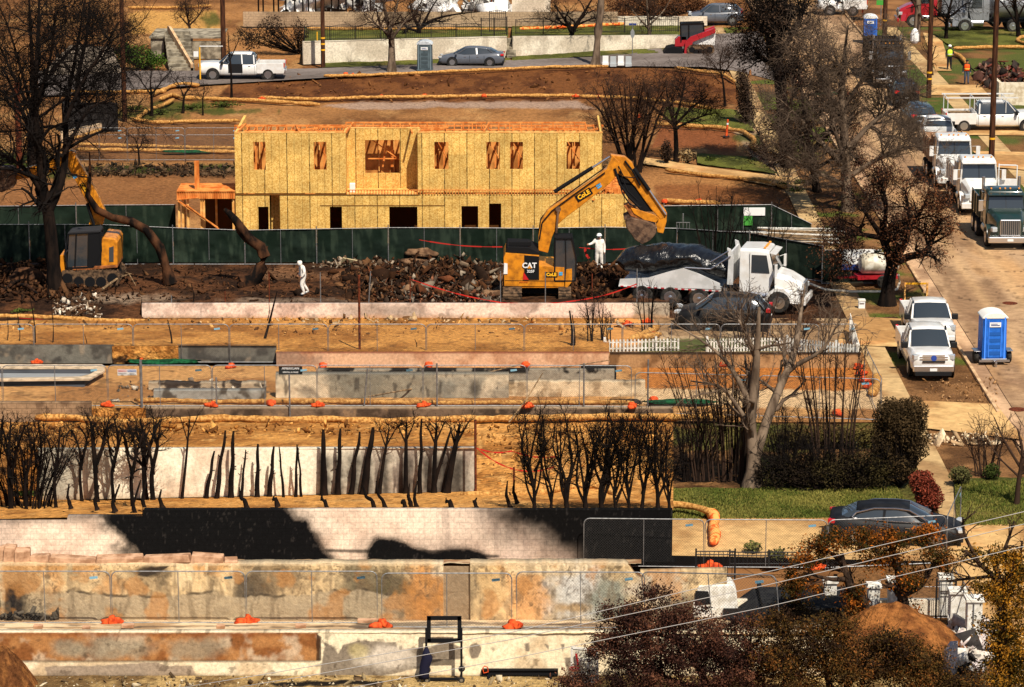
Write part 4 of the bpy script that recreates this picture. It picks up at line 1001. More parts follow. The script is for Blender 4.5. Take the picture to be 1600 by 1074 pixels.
# ---- sandbags over the fence feet
def lump(name,m,seed,sx=.42,sy=.2,sz=.12,parent=None,sub=(20,10),rough=.3):
 rs=random.Random(seed);mb=MB();nu,nv=sub
 import mathutils
 V=[];F=[]
 for j in range(nv+1):
  th=math.pi*j/nv
  for i in range(nu):
   ph=2*math.pi*i/nu;d=Vector((math.sin(th)*math.cos(ph),math.sin(th)*math.sin(ph),math.cos(th)))
   k=1+rough*mathutils.noise.fractal(d*1.6+Vector((seed*3.3,0,0)),1,2,4)
   V.append((d.x*sx*k,d.y*sy*k,max(-sz*.6,d.z*sz*k)))
 for j in range(nv):
  for i in range(nu):F.append((j*nu+i,j*nu+(i+1)%nu,(j+1)*nu+(i+1)%nu,(j+1)*nu+i))
 mb.add(V,F);return mb.build(name,m,parent,smooth='all')
bagp=[]
for s in range(3):
 t=thing('sandbag','x','sandbag');o=lump('sack',orange_m,s*2+1,.4,.2,.13,t);o2=lump('saddle',orange_m,s*2+2,.13,.28,.17,t);o2.location=(.05*s,0,.05);bagp.append(t)
used=set()
def sandbag(P,label,group,k,s=1.,rz=0.):
 k%=3;c=bagp[k]if k not in used else copy_tree(bagp[k]);used.add(k)
 c.location=Vector(P)+Vector((0,-.06,.07));c.rotation_euler=(0,0,rz);c.scale=(s,s,s);tag(c,label,'sandbag',group)
for i,(x,y)in enumerate(((176,974),(386,973),(594,980),(802,981))):sandbag(gp(x,y,zled(y)+.05),f'orange sandbag on the front fence feet, {ORD[i]} from the left','front orange sandbags',i,1.0,.2*i)
for i,(x,y)in enumerate(((168,635),(330,635),(497,635),(662,635),(824,637),(988,637))):sandbag(gp(x,y,HF+.03),f'orange sandbag along the strip wall fence, {ORD[i]} from the left','middle orange sandbags',i+1,.8,.3*i-.5)
for i,(x,y)in enumerate(((58,568),(220,566),(360,575),(505,574),(670,573),(822,573),(972,568),(1128,572))):sandbag(gp(x,y,.05),f'orange sandbag on the back fence feet, {ORD[i]} from the left','back orange sandbags',i,.75,.4*i)
for i,(x,y)in enumerate(((1110,889),(1278,889),(1020,628),(424,633),(1308,648),(1350,596),(1358,606),(1346,585),(1342,575))):
 sandbag(gp(x,y,HF if x==424 else 0.05),['long orange bag under the small black gate','orange bag behind the rust leaved tree','orange bag on tan slope left of the dark net','orange bag on the straw roll below the lettered banner','orange bag glimpsed through the bare hedge','lower orange bag in the fence corner by the pickup','lowest orange bag in the fence corner by the pickup','middle orange bag in the fence corner','topmost orange bag in the fence corner'][i],'scattered orange bags',i,1.2 if i==0 else .8,.5*i)
for i,(x,y)in enumerate(((409,156),(596,153),(663,152),(756,152),(900,152),(936,153),(1000,184),(1038,317),(1091,316),(1012,504),(980,508),(1022,526),(540,118),(552,119))):
 sandbag(gp(x,y,0.02),f'small orange bag on the far straw rolls, {ORD[i]} in the list from left' if False else['orange bag at the left end of the roll below the brown lot','second orange bag along the roll below the brown lot','third orange bag along the roll below the brown lot','upright orange bag on the roll above the timber roof','orange bag on the roll left of the bare trees','orange bag on the roll behind the bare twigs','orange bag glimpsed among the multi stemmed bare tree','orange bag at the end of the roll right of the boom','small red orange bag on the roll over the rear green fence','orange bag beside the straw heap near the dark hatchback','flat orange sheet left of the straw heap','orange sheet below the straw heap','orange bag on the roll beside the far road','smaller orange bag on the roll beside the far road'][i],'far orange bags',i,.75,.7*i)
 # ---- straw rolls
def roll(pts,label,r=.13,z=0.,zs=None,m=None,seed=1,name='straw_roll'):
 rs=random.Random(seed);P=[]
 W=[gp(p[0],p[1],(zs(p[1])if zs else z))for p in pts]
 for i in range(len(W)-1):
  L=(W[i+1]-W[i]).length;n=max(2,int(L/.3))
  for k in range(n):P.append(W[i].lerp(W[i+1],k/n))
 P.append(W[-1])
 for it in range(3):P=[P[0]]+[(P[i-1]+P[i]*2+P[i+1])/4 for i in range(1,len(P)-1)]+[P[-1]]
 Q=[p+Vector((rs.uniform(-.02,.02),rs.uniform(-.04,.04),r*.9+rs.uniform(-.02,.02)))for p in P]
 rr=[r*(1+.14*math.sin(i*.9+rs.uniform(-.4,.4))+rs.uniform(-.08,.08))for i in range(len(Q))];rr[0]*=.6;rr[-1]*=.6
 mb=MB();mb.tube(Q,rr,9);return tag(mb.build(name,m or straw_m,None,smooth='all'),label,'straw roll','straw erosion rolls')
roll([(56,657),(110,656),(142,661),(170,664),(230,664),(300,660),(340,658),(420,661),(520,660),(600,663),(700,660),(850,658),(960,656),(1050,656),(1132,656)],'long straw roll across the top of the footprinted slope',.15,.12)
roll([(210,629),(260,628),(330,631),(420,631),(520,631),(640,632),(780,632),(900,632),(990,632)],'thin straw roll along the top of the dirty strip wall',.10,HF)
roll([(720,778),(760,779),(830,777),(900,764),(935,762),(960,777),(985,790),(1010,793),(1050,793),(1090,797),(1112,806)],'straw roll winding behind the charred hedge to the lawn',.14,.25)
roll([(1108,806),(1120,816),(1111,828),(1120,842),(1113,856)],'orange netted straw roll hanging down behind the drive fence',.2,.05,m=mat('orange_net',C(240,168,90),.8,0,C(236,100,40),3,.8,20,lo=.5,hi=.56))
roll([(-40,497),(60,498),(130,503),(200,506),(226,504)],'straw roll left of the long low wall',.12,0)
roll([(405,155),(500,158),(560,155),(660,154),(760,152),(905,152)],'straw roll along the near edge of the brown lot',.13,0)
roll([(905,153),(980,155),(1060,163),(1110,172)],'straw roll passing behind the bare multi stemmed tree',.13,0)
roll([(506,121),(560,120),(640,117),(720,113),(860,107),(950,106)],'straw roll between the far road and the brown lot',.12,.05)
roll([(1055,108),(1090,113),(1130,118),(1148,130)],'straw roll curving at the right corner of the brown lot',.12,.08)
roll([(215,187),(230,176),(258,166),(272,158)],'kinked straw roll rising beside the small far trees',.14)
roll([(236,152),(262,140),(282,133),(312,136)],'straw roll beside the yellow post near the white pickup',.14)
roll([(250,158),(270,150),(285,156),(300,156),(400,160),(500,166)],'straw roll across the small orchard toward the brown lot',.14)
roll([(205,188),(245,194),(300,192),(375,191)],'straw roll behind the far left fence panels',.12)
roll([(118,228),(200,230),(300,233),(370,234)],'straw roll seen through the far left chain link',.12)
roll([(118,236),(200,237),(300,239),(370,240)],'lower parallel straw roll seen through the far left chain link',.12)
roll([(115,219),(150,208),(185,194)],'straw roll beside the curving low concrete wall',.12)
roll([(105,145),(150,146),(200,146),(260,145)],'straw roll along the near kerb of the far left road',.12)
roll([(200,14),(280,14),(330,11)],'straw roll on the tan slope at the top left',.13)
roll([(1036,316),(1060,319),(1100,319),(1125,322)],'straw roll lying on top of the bank right of the boom',.14)
roll([(1020,196),(1060,199),(1120,202),(1160,208),(1180,222),(1172,232),(1190,242),(1210,244)],'straw roll snaking round the right hand far lawn',.15)
roll([(1040,268),(1100,276),(1190,285),(1230,296)],'straw roll below the diagonal garden path',.12)
roll([(1490,78),(1540,76),(1640,76)],'straw roll along the far right lawn edge',.14,.1)
roll([(1480,82),(1500,90),(1510,102)],'straw roll beside the worker in the yellow vest',.16,.1)
roll([(1640,58),(1595,60),(1588,66),(1612,74)],'looped straw roll at the far right edge',.14,.1)
roll([(480,47),(700,47),(790,48)],'straw roll behind the iron railing on the left',.12,.4)
roll([(812,48),(900,44),(975,40)],'orange straw roll behind the iron railing on the right',.15,.4,m=_M['orange_net'])
roll([(985,536),(1000,529),(1015,521),(1030,514)],'bent straw roll in a heap near the picket fence',.16)
roll([(998,531),(1020,530),(1032,526)],'short straw roll lying across the heap',.15)
roll([(1362,622),(1372,606),(1370,594)],'frayed straw roll standing in the fence corner',.2)
# ---- iron railing on street wall
def railing(pA,pB,h,n,label,name='iron_railing',arch=True):
 A,B=Vector(pA),Vector(pB);d=B-A;L=math.hypot(d.x,d.y)
 t=thing(name,label,'railing',A,math.atan2(d.y,d.x));mb=MB();dz=d.z
 top=lambda s:h+(.14*abs(math.sin(s/L*n*math.pi))if arch else 0)
 mb.tube([(L*k/(n*6),0,top(L*k/(n*6))+dz*k/(n*6))for k in range(n*6+1)],.022,4);mb.tube([(0,0,.12),(L,0,.12+dz)],.02,4);mb.tube([(0,0,h-.12),(L,0,h-.12+dz)],.02,4)
 mb.each('rail',iron_m,t);mb=MB();s=0
 while s<L:mb.cyl((s,0,0+dz*s/L),(s,0,top(s)+dz*s/L),.012,n=4);s+=.16
 mb.build('balusters',iron_m,t);mb=MB()
 for k in range(n+1):mb.bb(L*k/n-.03,L*k/n+.03,-.03,.03,dz*k/n,h+.1+dz*k/n)
 mb.each('post',iron_m,t)
iron_m=mat('black_iron',(.015,.014,.014),.5)
za=hz(476,101,66)-.2
railing(gp(476,64,za),gp(752,60,za-.1),1.05,7,'black iron railing on the left far lawn above the white wall')
railing(gp(752,57,za),gp(792,55,za),1.35,2,'taller black railing at the top of the far steps',arch=False)
railing(gp(806,54,za-.2),gp(1060,50,za-.3),1.1,6,'black iron railing on the right far lawn near the track loader')
railing(gp(765,50,.8),gp(790,50,.8),1.6,1,'arched black iron garden gate above the far steps','iron_gate')
railing(gp(1087,906,.2),gp(1148,906,.2),hz(1100,906,862),1,'small black iron railing behind the orange hanging roll',arch=False)
railing(gp(1140,886,.0),gp(1262,886,0),.55,2,'low rusty railing along the drive edge',arch=False)
railing(gp(1462,968,0),gp(1492,968,0),1.35,1,'black iron railing between the white gate pillars',arch=False)
# ---- white picket fence
wpaint=mat('white_paint',C(232,230,222),.6,0,C(196,190,176),4)
def picket(A,B,h,label,gap=.14):
 A,B=Vector(A),Vector(B);d=B-A;L=math.hypot(d.x,d.y);t=thing('picket_fence',label,'fence',A,math.atan2(d.y,d.x),'white picket fence')
 mb=MB();mb.bb(0,L,.02,.06,h*.22,h*.3);mb.bb(0,L,.02,.06,h*.75,h*.83);mb.each('rail',wpaint,t)
 mb=MB();s=0
 while s<L:mb.prism([(s,0),(s+.08,0),(s+.08,h),(s+.04,h+.05),(s,h)],-.012,.012);s+=gap
 mb.build('pickets',wpaint,t)
 mb=MB();k=0
 while k<=L+.1:mb.bb(k-.05,k+.05,.05,.15,0,h+.12);k+=2.4
 mb.each('post',wpaint,t)
picket(gp(945,550),gp(1060,548),.55,'low white picket fence stretch at the left beside straw heap',.17)
picket(gp(1105,550),gp(1230,548),.6,'low white picket fence stretch below the dark hatchback')
picket(gp(1228,560),gp(1342,572),.95,'taller white picket fence stretch behind the bare twigs')
picket(gp(1342,572),gp(1328,522),.95,'white picket fence stretch running back toward the pickups')
for i,(x,yb,w_,h)in enumerate(((1476,960,.42,1.3),(1494,985,.5,1.35),(1520,1005,.5,1.5),(1398,965,.5,1.3),(1296,962,.42,1.2),(1364,965,.4,1.1))):
 t=thing('gate_pillar',['slim white gate pillar left of the black railing','white gate pillar with flat cap behind the dirt mound','nearest white gate pillar beside the pavement','square white pillar seen between the rust tree limbs','short white pillar left of the rust tree','white pillar inside the rust tree crown'][i],'pillar',gp(x,yb),0,'white gate pillars')
 mb=MB();mb.bb(-w_/2,w_/2,-w_/2,w_/2,0,h);mb.build('shaft',wpaint,t,bevel=.02);mb=MB();mb.bb(-w_/2-.06,w_/2+.06,-w_/2-.06,w_/2+.06,h,h+.12);mb.build('cap',wpaint,t,bevel=.02)
wall('low_wall','low white wall behind the rust leaved tree trunks',1140,1470,962,938,flat(C(236,222,198)),plaster_m,.25)
wall('low_wall','dark grey sloping slab wall under the low white wall',1130,1300,968,952,flat(C(40,36,34)),conc_m,.1)
# ---- site posts
def post(px,yb,yt,r,m,label,name='fence_post',z=None,group=None,lean=0):
 z=zsite(yb)if z is None else z
 P=gp(px,yb,z);h=hz(px,yb,yt,z)-z
 mb=MB();mb.tube([(0,0,-.1),(lean*h*.5,0,h*.5),(lean*h,0,h)],r,8)
 return tag(mb.build(name,m,loc=P),label,'post',group)
rust=mat('rusty_steel',C(112,56,34),.85,0,C(70,36,24),8)
for i,(x,y1)in enumerate(((421,425),(501,426),(576,424),(641,432),(782,424),(852,425),(925,428),(995,420),(268,462),(352,455))):
 post(x,474,y1,.028,metal_g if i%3 else rust,f'thin bare fence post on the dark site, {ORD[sorted([421,501,576,641,782,852,925,995,268,352]).index(x)]} from the left',group='bare posts of the dark site',z=HJ-.05,lean=.07 if x==576 else 0)
post(562,548,430,.055,rust,'tall rusty steel post rising from tan lot across the low wall','steel_post',z=.5)
for i,(x,yb,yt_)in enumerate(((222,655,563),(339,655,590),(453,657,585),(567,654,576),(683,655,568),(912,655,568),(1012,650,562))):
 post(x,yb,yt_,.035 if i else .06,metal_g,f'bare upright pipe before the strip wall, {ORD[i]} from the left',group='bare pipes before the strip wall',z=0.05,lean=.1 if i==3 else 0)
post(743,772,656,.05,rust,'dark rusty post at the right end of the white streaked wall',z=.2)
post(803,785,730,.04,rust,'short rusty stake carrying red tape',z=.2)
# leaning timbers across the ruins
def spar(a,b,r,m,label,name='pole'):
 mb=MB();a=Vector(a);b=Vector(b);mid=(a+b)/2-Vector((0,0,.12));o=a
 mb.tube([(0,0,0),mid-o,b-o],[r,r,r*.7],7);return tag(mb.build(name,m,loc=o),label,'pole')
wood_g=mat('weathered_wood',C(150,124,92),.9,0,C(96,78,58),6)
spar(gp(575,620,.9),vp(812,570,gp(700,600).y),.035,wood_g,'thin pale branch leaning across the ruin walls')
spar(gp(795,660,.3),vp(848,583,gp(795,655).y),.035,wood_g,'leaning grey stick right of the ruin wall')
spar(vp(812,577,gp(700,600).y),vp(952,563,gp(700,600).y),.03,wood_g,'dark thin pipe lying above the scorched box')
# red tape
tape_m=mat('red_tape',C(180,40,32),.6)
def tape(pts,label,w_=.045):
 mb=MB();o=Vector(pts[0]);Q=[Vector(p)-o for p in pts]
 for i in range(len(Q)-1):
  n=8
  for k in range(n):
   a=Q[i].lerp(Q[i+1],k/n);b=Q[i].lerp(Q[i+1],(k+1)/n);sa=-.12*math.sin(math.pi*k/n);sb=-.12*math.sin(math.pi*(k+1)/n)
   mb.bar(a+Vector((0,0,sa)),b+Vector((0,0,sb)),.01,w_*(1.3 if k%3 else .6))
 return tag(mb.build('barrier_tape',tape_m,loc=o),label,'tape')
Yt=gp(700,474,HJ).y
tape([vp(643,437,Yt+.3),vp(782,473,Yt),vp(900,470,Yt),vp(995,444,Yt)],'red barrier tape sagging between site posts to the dump truck')
tape([vp(655,375,gp(700,418).y),vp(785,386,gp(700,418).y)],'red tape stretched in front of the green fence left of the excavator')
tape([vp(905,387,gp(700,418).y),vp(1010,386,gp(700,418).y)],'red tape passing behind the worker in white')
tape([vp(744,700,gp(744,770).y),vp(800,705,gp(744,760).y),vp(868,714,gp(744,740).y)],'upper red tape beside the white wall end')
tape([vp(744,700,gp(744,770).y),vp(804,734,gp(744,770).y),vp(866,730,gp(744,760).y)],'lower red tape sagging to the rusty stake')
tape([vp(30,497,gp(30,500).y),vp(240,502,gp(30,500).y)],'thin red tape lying behind the left straw roll')
# small red fluttering tape
tape([vp(914,387,gp(700,419).y),vp(916,396,gp(700,419).y),vp(921,402,gp(700,419).y)],'loose red tape tail beside the standing worker',.1)
# ================================================================ VEHICLES
def paintm(name,c,rough=.25,dirt=None):return mat(name,c,rough,0,dirt or tuple(v*.82 for v in c),2.5,coat=.7,lo=.35,hi=.75)
white_car=paintm('white_car_paint',(.76,.76,.74),.3,(.62,.58,.52));black_car=mat('black_car_paint',(.006,.006,.007),.46,0,(.012,.011,.010),2.5)
grey_car=paintm('grey_car_paint',(.10,.11,.13),.22);dkblue_car=mat('dark_saloon_paint',(.006,.0065,.008),.46,0,(.012,.012,.013),2.5);green_car=paintm('green_truck_paint',(.008,.03,.024),.3,(.022,.034,.03))
red_car=paintm('red_paint',(.38,.012,.02),.3)
rim_m=mat('alloy',(.45,.46,.48),.3,.9);rimd_m=mat('dark_alloy',(.08,.07,.06),.4,.8)
lamp_m=mat('headlamp_glass',(.55,.58,.6),.1,.3,coat=.5);tail_m=mat('tail_lamp',(.5,.01,.015),.2,coat=.5);amber_m=mat('amber_lamp',(.8,.3,.03),.3)
trim_m=mat('grey_trim',(.05,.05,.052),.6)
def wheel(parent,x,y,r,wd,rim=None,sp=6,name='wheel',side=None):
 side=side or(1 if y>0 else-1);mb=MB()
 mb.lathe([(r*.58,-wd/2),(r*.93,-wd/2),(r,-wd*.32),(r,wd*.32),(r*.93,wd/2),(r*.58,wd/2)],(0,0,0),28,'y')
 t=mb.build(name,tyre_m,parent,smooth=True,loc=(x,y,r))
 mb=MB();e=side*wd/2
 mb.lathe([(r*.62,e*1.02),(r*.58,e*1.03),(r*.54,e*.7),(r*.2,e*.72),(r*.16,e*1.0),(0.01,e*1.0)]if side>0 else[(0.01,e*1.0),(r*.16,e*1.0),(r*.2,e*.72),(r*.54,e*.7),(r*.58,e*1.03),(r*.62,e*1.02)],(0,0,0),24,'y')
 for k in range(sp):
  a=2*math.pi*k/sp;mb.bar((r*.15*math.cos(a),e*.9,r*.15*math.sin(a)),(r*.57*math.cos(a),e*.92,r*.57*math.sin(a)),.03,r*.14)
 mb.build('rim',rim or rim_m,t,smooth=True)
 return t
def bring(w_,zb,zt,cr=.03,tb=.9):return[(-w_*.9,zb),(-w_*.985,zb+.1),(-w_,zb+(zt-zb)*.45),(-w_*.985,zb+(zt-zb)*.62),(-w_*tb,zt-.02),(-w_*tb*.86,zt+cr*.5),(0,zt+cr),(w_*tb*.86,zt+cr*.5),(w_*tb,zt-.02),(w_*.985,zb+(zt-zb)*.62),(w_,zb+(zt-zb)*.45),(w_*.985,zb+.1),(w_*.9,zb)]
def car(loc,rz,label,cat,paint,spec,name,rim=None,tail=None,extra=None):
 t=thing(name,label,cat,loc,rz);L,W,H=spec['L'],spec['W']/2,spec['H'];r=spec['r'];wb=spec['wx']
 mb=MB();mb.loft([[(x,a,b)for a,b in bring(W*w_,zb,zt)]for x,zb,zt,w_ in spec['body']]);mb.build('body',paint,t,smooth='all')
 # glasshouse
 gh=spec['gh']
 gr=lambda w0,w1,z0,z1:[(-w0,z0),(-w1,z1-.07),(-w1*.9,z1-.01),(0,z1+.02),(w1*.9,z1-.01),(w1,z1-.07),(w0,z0)]
 mb=MB();mb.loft([[(x,a,b)for a,b in gr(W*w0,W*w1,z0,z1)]for x,z0,z1,w0,w1 in gh]);mb.build('windows',glass_m,t,smooth=True)
 ro=spec['roof'];mb=MB()
 def at(x):
  for p,q in zip(gh,gh[1:]):
   if p[0]<=x<=q[0]:f=(x-p[0])/(q[0]-p[0]+1e-9);return[p[i]*(1-f)+q[i]*f for i in range(5)]
  return gh[-1]if x>gh[-1][0]else gh[0]
 rr=[]
 for k in range(7):
  x=ro[0]+(ro[1]-ro[0])*k/6;_,z0,z1,w0,w1=at(x)
  rr.append([(x,-W*w1-.012,z1-.10),(x,-W*w1*.9-.008,z1+.005),(x,0,z1+.04),(x,W*w1*.9+.008,z1+.005),(x,W*w1+.012,z1-.10),(x,0,z1-.03)])
 mb.loft(rr);mb.build('roof',paint,t,smooth='all')
 for x0,x1 in spec['pillars']:
  for sd_ in(1,-1):
   a,b=at(x0),at(x1);wp=.11 if x0==x1 else .09
   mb=MB();mb.bar((x0,sd_*(W*a[3]+.004),a[1]-.02),(x1,sd_*(W*b[4]+.004),b[2]-.06),wp,.05);mb.build('pillar',paint,t)
 for sx in wb:
  for sd_ in(1,-1):
   mb=MB();mb.lathe([(r+.075,-.01),(r+.075,.012)],(0,0,0),28,'y');mb.build('wheel_arch',black_p,t,loc=(sx,sd_*(W*.992),r))
   wheel(t,sx,sd_*(W-.1),r,.24,rim)
 fx,rx_=L/2,-L/2;hl=spec.get('hl',(.62,.8));tlz=spec.get('tl',(.8,1.0))
 for sd_ in(1,-1):
  mb=MB();mb.box((fx-.12,sd_*W*.72,(hl[0]+hl[1])/2),(.24,W*.42,hl[1]-hl[0]),(0,0,-sd_*.35));mb.build('headlight',lamp_m,t,bevel=.03)
  mb=MB();(mb.box((rx_+.06,sd_*W*.95,(tlz[0]+tlz[1])/2),(.08,W*.14,tlz[1]-tlz[0]))if spec.get('bigm')else mb.box((rx_+.13,sd_*W*.76,(tlz[0]+tlz[1])/2),(.26,W*.36,tlz[1]-tlz[0]),(0,0,sd_*.3)));mb.build('tail_light',tail_m,t,bevel=.03)
  mb=MB();mx=at(spec['pillars'][-1][0]);mb.box((spec['pillars'][-1][0]-.1,sd_*(W+.1),mx[1]+.08),(.14,.22,.16)if not spec.get('bigm')else(.16,.3,.28));mb.build('mirror',paint if not spec.get('bigm')else black_p,t,bevel=.04)
  mb=MB();mb.bb(-.9,.9,-.012,.012,-.015,.015)
  for hxx in spec.get('handles',(-.5,.45)):
   mb=MB();mb.bb(-.09,.09,-.012,.012,-.015,.015);mb.build('door_handle',chrome_m,t,loc=(hxx,sd_*(W*.985+.0),spec['body'][len(spec['body'])//2][2]-.2))
  for sx in spec.get('seams',(-1.0,.1,1.15)):
   mb=MB();zt=spec['body'][len(spec['body'])//2][2];mb.bb(-.008,.008,-.004,.004,.38,zt-.06);mb.build('door_seam',black_p,t,loc=(sx,sd_*(W*1.0),0))
 gz=spec.get('grille',(.42,.68));mb=MB();mb.bb(fx-.03,fx+.015,-W*.5,W*.5,gz[0],gz[1]);g=mb.build('grille',spec.get('gm',black_p),t,bevel=.02)
 bz=spec.get('bump',(.25,.42));
 mb=MB();mb.bb(fx-.1,fx+.04,-W*.9,W*.9,bz[0],bz[1]);mb.build('front_bumper',spec.get('bm',black_p),t,bevel=.04)
 mb=MB();mb.bb(rx_-.04,rx_+.1,-W*.9,W*.9,bz[0],bz[1]+.06);mb.build('rear_bumper',spec.get('bm',black_p),t,bevel=.04)
 mb=MB();mb.bb(rx_-.05,rx_-.03,-.16,.16,.6,.72);mb.build('number_plate',white_p,t)
 if spec.get('fplate'):mb=MB();mb.bb(fx+.041,fx+.052,-.16,.16,bz[0]+.05,bz[0]+.17);mb.build('number_plate',white_p,t)
 if extra:extra(t,W)
 return t
SEDAN=dict(L=4.9,W=1.86,H=1.45,r=.34,wx=(-1.42,1.42),hl=(.62,.76),tl=(.82,.98),body=[(-2.45,.38,.86,.82),(-2.38,.26,1.0,.9),(-2.0,.22,1.05,.97),(-1.2,.2,1.0,1),(.0,.2,.96,1),(1.0,.2,.95,1),(1.5,.2,.90,.99),(2.1,.22,.78,.95),(2.38,.26,.68,.86),(2.45,.34,.6,.8)],gh=[(-2.0,1.0,1.06,.78,.7),(-1.45,1.0,1.33,.84,.64),(-.7,.97,1.42,.9,.66),(.1,.95,1.44,.92,.66),(.55,.93,1.38,.92,.66),(1.35,.9,.96,.84,.78)],roof=(-1.45,.5),pillars=[(-1.75,-1.25),(-.45,-.4),(1.2,.42)])
SUV=dict(L=4.55,W=1.84,H=1.68,r=.36,wx=(-1.32,1.35),hl=(.8,.95),tl=(.95,1.15),body=[(-2.27,.45,1.0,.84),(-2.2,.3,1.12,.93),(-1.6,.25,1.14,1),(0,.22,1.08,1),(.95,.22,1.06,1),(1.5,.24,1.0,.98),(2.0,.26,.9,.93),(2.22,.3,.8,.85),(2.28,.4,.7,.8)],gh=[(-2.15,1.08,1.2,.84,.74),(-1.75,1.08,1.58,.9,.68),(-.8,1.06,1.66,.93,.7),(.2,1.04,1.66,.93,.7),(.6,1.04,1.58,.92,.7),(1.3,1.02,1.08,.84,.76)],roof=(-1.85,.5),pillars=[(-2.0,-1.6),(-1.25,-1.15),(-.3,-.25),(1.15,.5)])
def pickup_spec(L=5.9,H=1.95,ext=False):
 f=L/2
 return dict(L=L,W=2.03,H=H,r=.41,wx=(-f+1.25,f-1.0),hl=(.98,1.22),tl=(.95,1.3),grille=(.82,1.22),gm=chrome_m,bump=(.5,.74),bm=chrome_m,bigm=True,fplate=True,body=[(-f+2.05,.42,1.24,.97),(-f+2.2,.38,1.24,1),(0,.38,1.24,1),(f-1.5,.38,1.24,1),(f-.9,.42,1.27,.99),(f-.3,.45,1.25,.96),(f-.06,.5,1.2,.9),(f,.6,1.1,.86)],gh=[(-f+2.12,1.2,1.7,.92,.78),(-f+2.25,1.2,H-.06,.93,.76),(-f+2.8,1.2,H-.02,.94,.77),(f-2.35,1.2,H-.02,.94,.77),(f-2.1,1.2,H-.1,.94,.77),(f-1.45,1.2,1.28,.88,.82)],roof=(-f+2.14,f-2.15),pillars=[(-f+2.25,-f+2.3),((-f+2.25+f-2.2)/2-.05,(-f+2.25+f-2.2)/2),(f-1.6,f-2.15)],handles=(-f+2.6,f-2.6),seams=(-f+2.2,(-f+2.25+f-2.2)/2,f-1.55))
def bed(t,W,L,paint,H=1.26):
 f=L/2;mb=MB()
 for s in(1,-1):mb.bb(-f+.08,-f+2.06,s*W*.985-.03,s*W*.985+.03,.52,H);
 mb.bb(-f+.05,-f+.11,-W*.95,W*.95,.6,H-.02);mb.bb(-f+1.98,-f+2.05,-W*.95,W*.95,.6,H+.1);mb.build('bed',paint,t,bevel=.02)
 mb=MB();mb.bb(-f+.12,-f+1.97,-W*.93,W*.93,.62,.72);mb.build('bed_floor',black_p,t)
W_=white_car
def tail_bed(L,paint,more=None):
 def f(t,W):
  bed(t,W,L,paint)
  if more:more(t,W,L)
 return f
yaw=math.pi
s1=pickup_spec(6.3,1.97);s1['r']=.43
def door_open(t,W,L):
 mb=MB();mb.M=Matrix.Translation((.98,W*.98,0))@Matrix.Rotation(R(62),4,'Z')
 mb.bb(-1.0,0,-.05,.05,.5,1.25);mb.bb(-1.0,-.95,-.03,.03,1.25,1.8);mb.bb(-1.0,-.2,-.03,.03,1.75,1.82);mb.build('open_door',white_car,t,bevel=.02)
 mb=MB();mb.bb(-.05,1.0,W*.99,W*1.0,.55,1.22);mb.build('door_opening',black_p,t)
car(gp(380,123),yaw,'white crew cab pickup with an open door on the far left road','pickup truck',white_car,s1,'pickup_truck',extra=tail_bed(6.3,white_car,door_open))
car(gp(737,102),yaw+R(-3),'grey metallic saloon parked against the white street wall','car',grey_car,SEDAN,'parked_car')
car(gp(1130,512),yaw+R(-8),'black crossover parked nose left below the dump truck','car',black_car,SUV,'parked_car',rim=rimd_m)
s2=dict(SEDAN);
def chrome_arc(t,W):
 for s in(1,-1):
  mb=MB();mb.tube([(1.25,s*(W*.86),.99),(.5,s*(W*.7),1.36),(0,s*W*.68,1.41),(-.8,s*W*.69,1.39),(-1.45,s*W*.74,1.22),(-1.6,s*W*.8,1.06)],.032,5);mb.tube([(1.3,s*W*.93,.97),(0,s*W*.955,.99),(-1.6,s*W*.9,1.05)],.014,5);mb.build('window_trim',chrome_m,t)
car(gp(1399,845),R(-8),'black saloon with chrome window line facing right on the drive','car',dkblue_car,s2,'parked_car',extra=chrome_arc)
s3=pickup_spec(5.9,1.98);s3['bump']=(.42,.72)
def fordface(t,W):
 bed(t,W,5.9,white_car);f=2.95
 mb=MB();mb.bb(f+.016,f+.03,-W*.62,W*.62,.98,1.03);mb.bb(f+.016,f+.03,-W*.62,W*.62,1.1,1.13);mb.build('grille_bar',chrome_m,t)
 mb=MB();mb.bb(f+.016,f+.05,-W*.5,W*.5,.86,.93);mb.build('intake',black_p,t)
 mb=MB();mb.lathe([(.01,.03),(.13,.03),(.13,.045),(.01,.05)],(f,0,1.06),20,'x');o=mb.build('oval_badge',mat('badge_oval',C(40,70,150),.3),t)
 mb=MB();mb.bb(f-.3,f+.055,-W*.8,W*.8,.26,.42);mb.build('air_dam',black_p,t)
car(gp(1445,572),-math.pi/2+R(0),'nearer white pickup facing the camera with tall chrome grille','pickup truck',white_car,s3,'pickup_truck',extra=fordface)
s4=pickup_spec(5.6,1.93);s4['gm']=black_p;s4['bm']=white_car
car(gp(1449,528),-math.pi/2,'farther white pickup parked just behind the other one','pickup truck',white_car,s4,'pickup_truck',extra=tail_bed(5.6,white_car))
s5=pickup_spec(6.4,1.98)
def rack(t,W,L):
 f=L/2;mb=MB()
 for x in(-f+.15,-f+1.9,f-2.4):
  for s in(1,-1):mb.cyl((x,s*W*.9,1.25),(x,s*W*.9,2.25),.03,n=6)
  mb.cyl((x,-W*.95,2.25),(x,W*.95,2.25),.03,n=6)
 for s in(1,-1):mb.bb(-f+.0,f-1.6,s*W*.9-.04,s*W*.9+.04,2.24,2.32)
 mb.build('ladder_rack',mat('rack_white',(.6,.6,.58),.5),t)
 mb=MB();mb.bb(-f+.4,-f+1.8,-W*.6,W*.6,.72,1.2);mb.build('load',wood_g,t)
car(gp(1548,203),R(1),'white pickup with long ladder rack facing right in a drive','pickup truck',white_car,s5,'pickup_truck',extra=tail_bed(6.4,white_car,rack))
car(gp(1411,160),math.pi/2,'black estate car seen from behind below the black lorry','car',black_car,SUV,'parked_car')
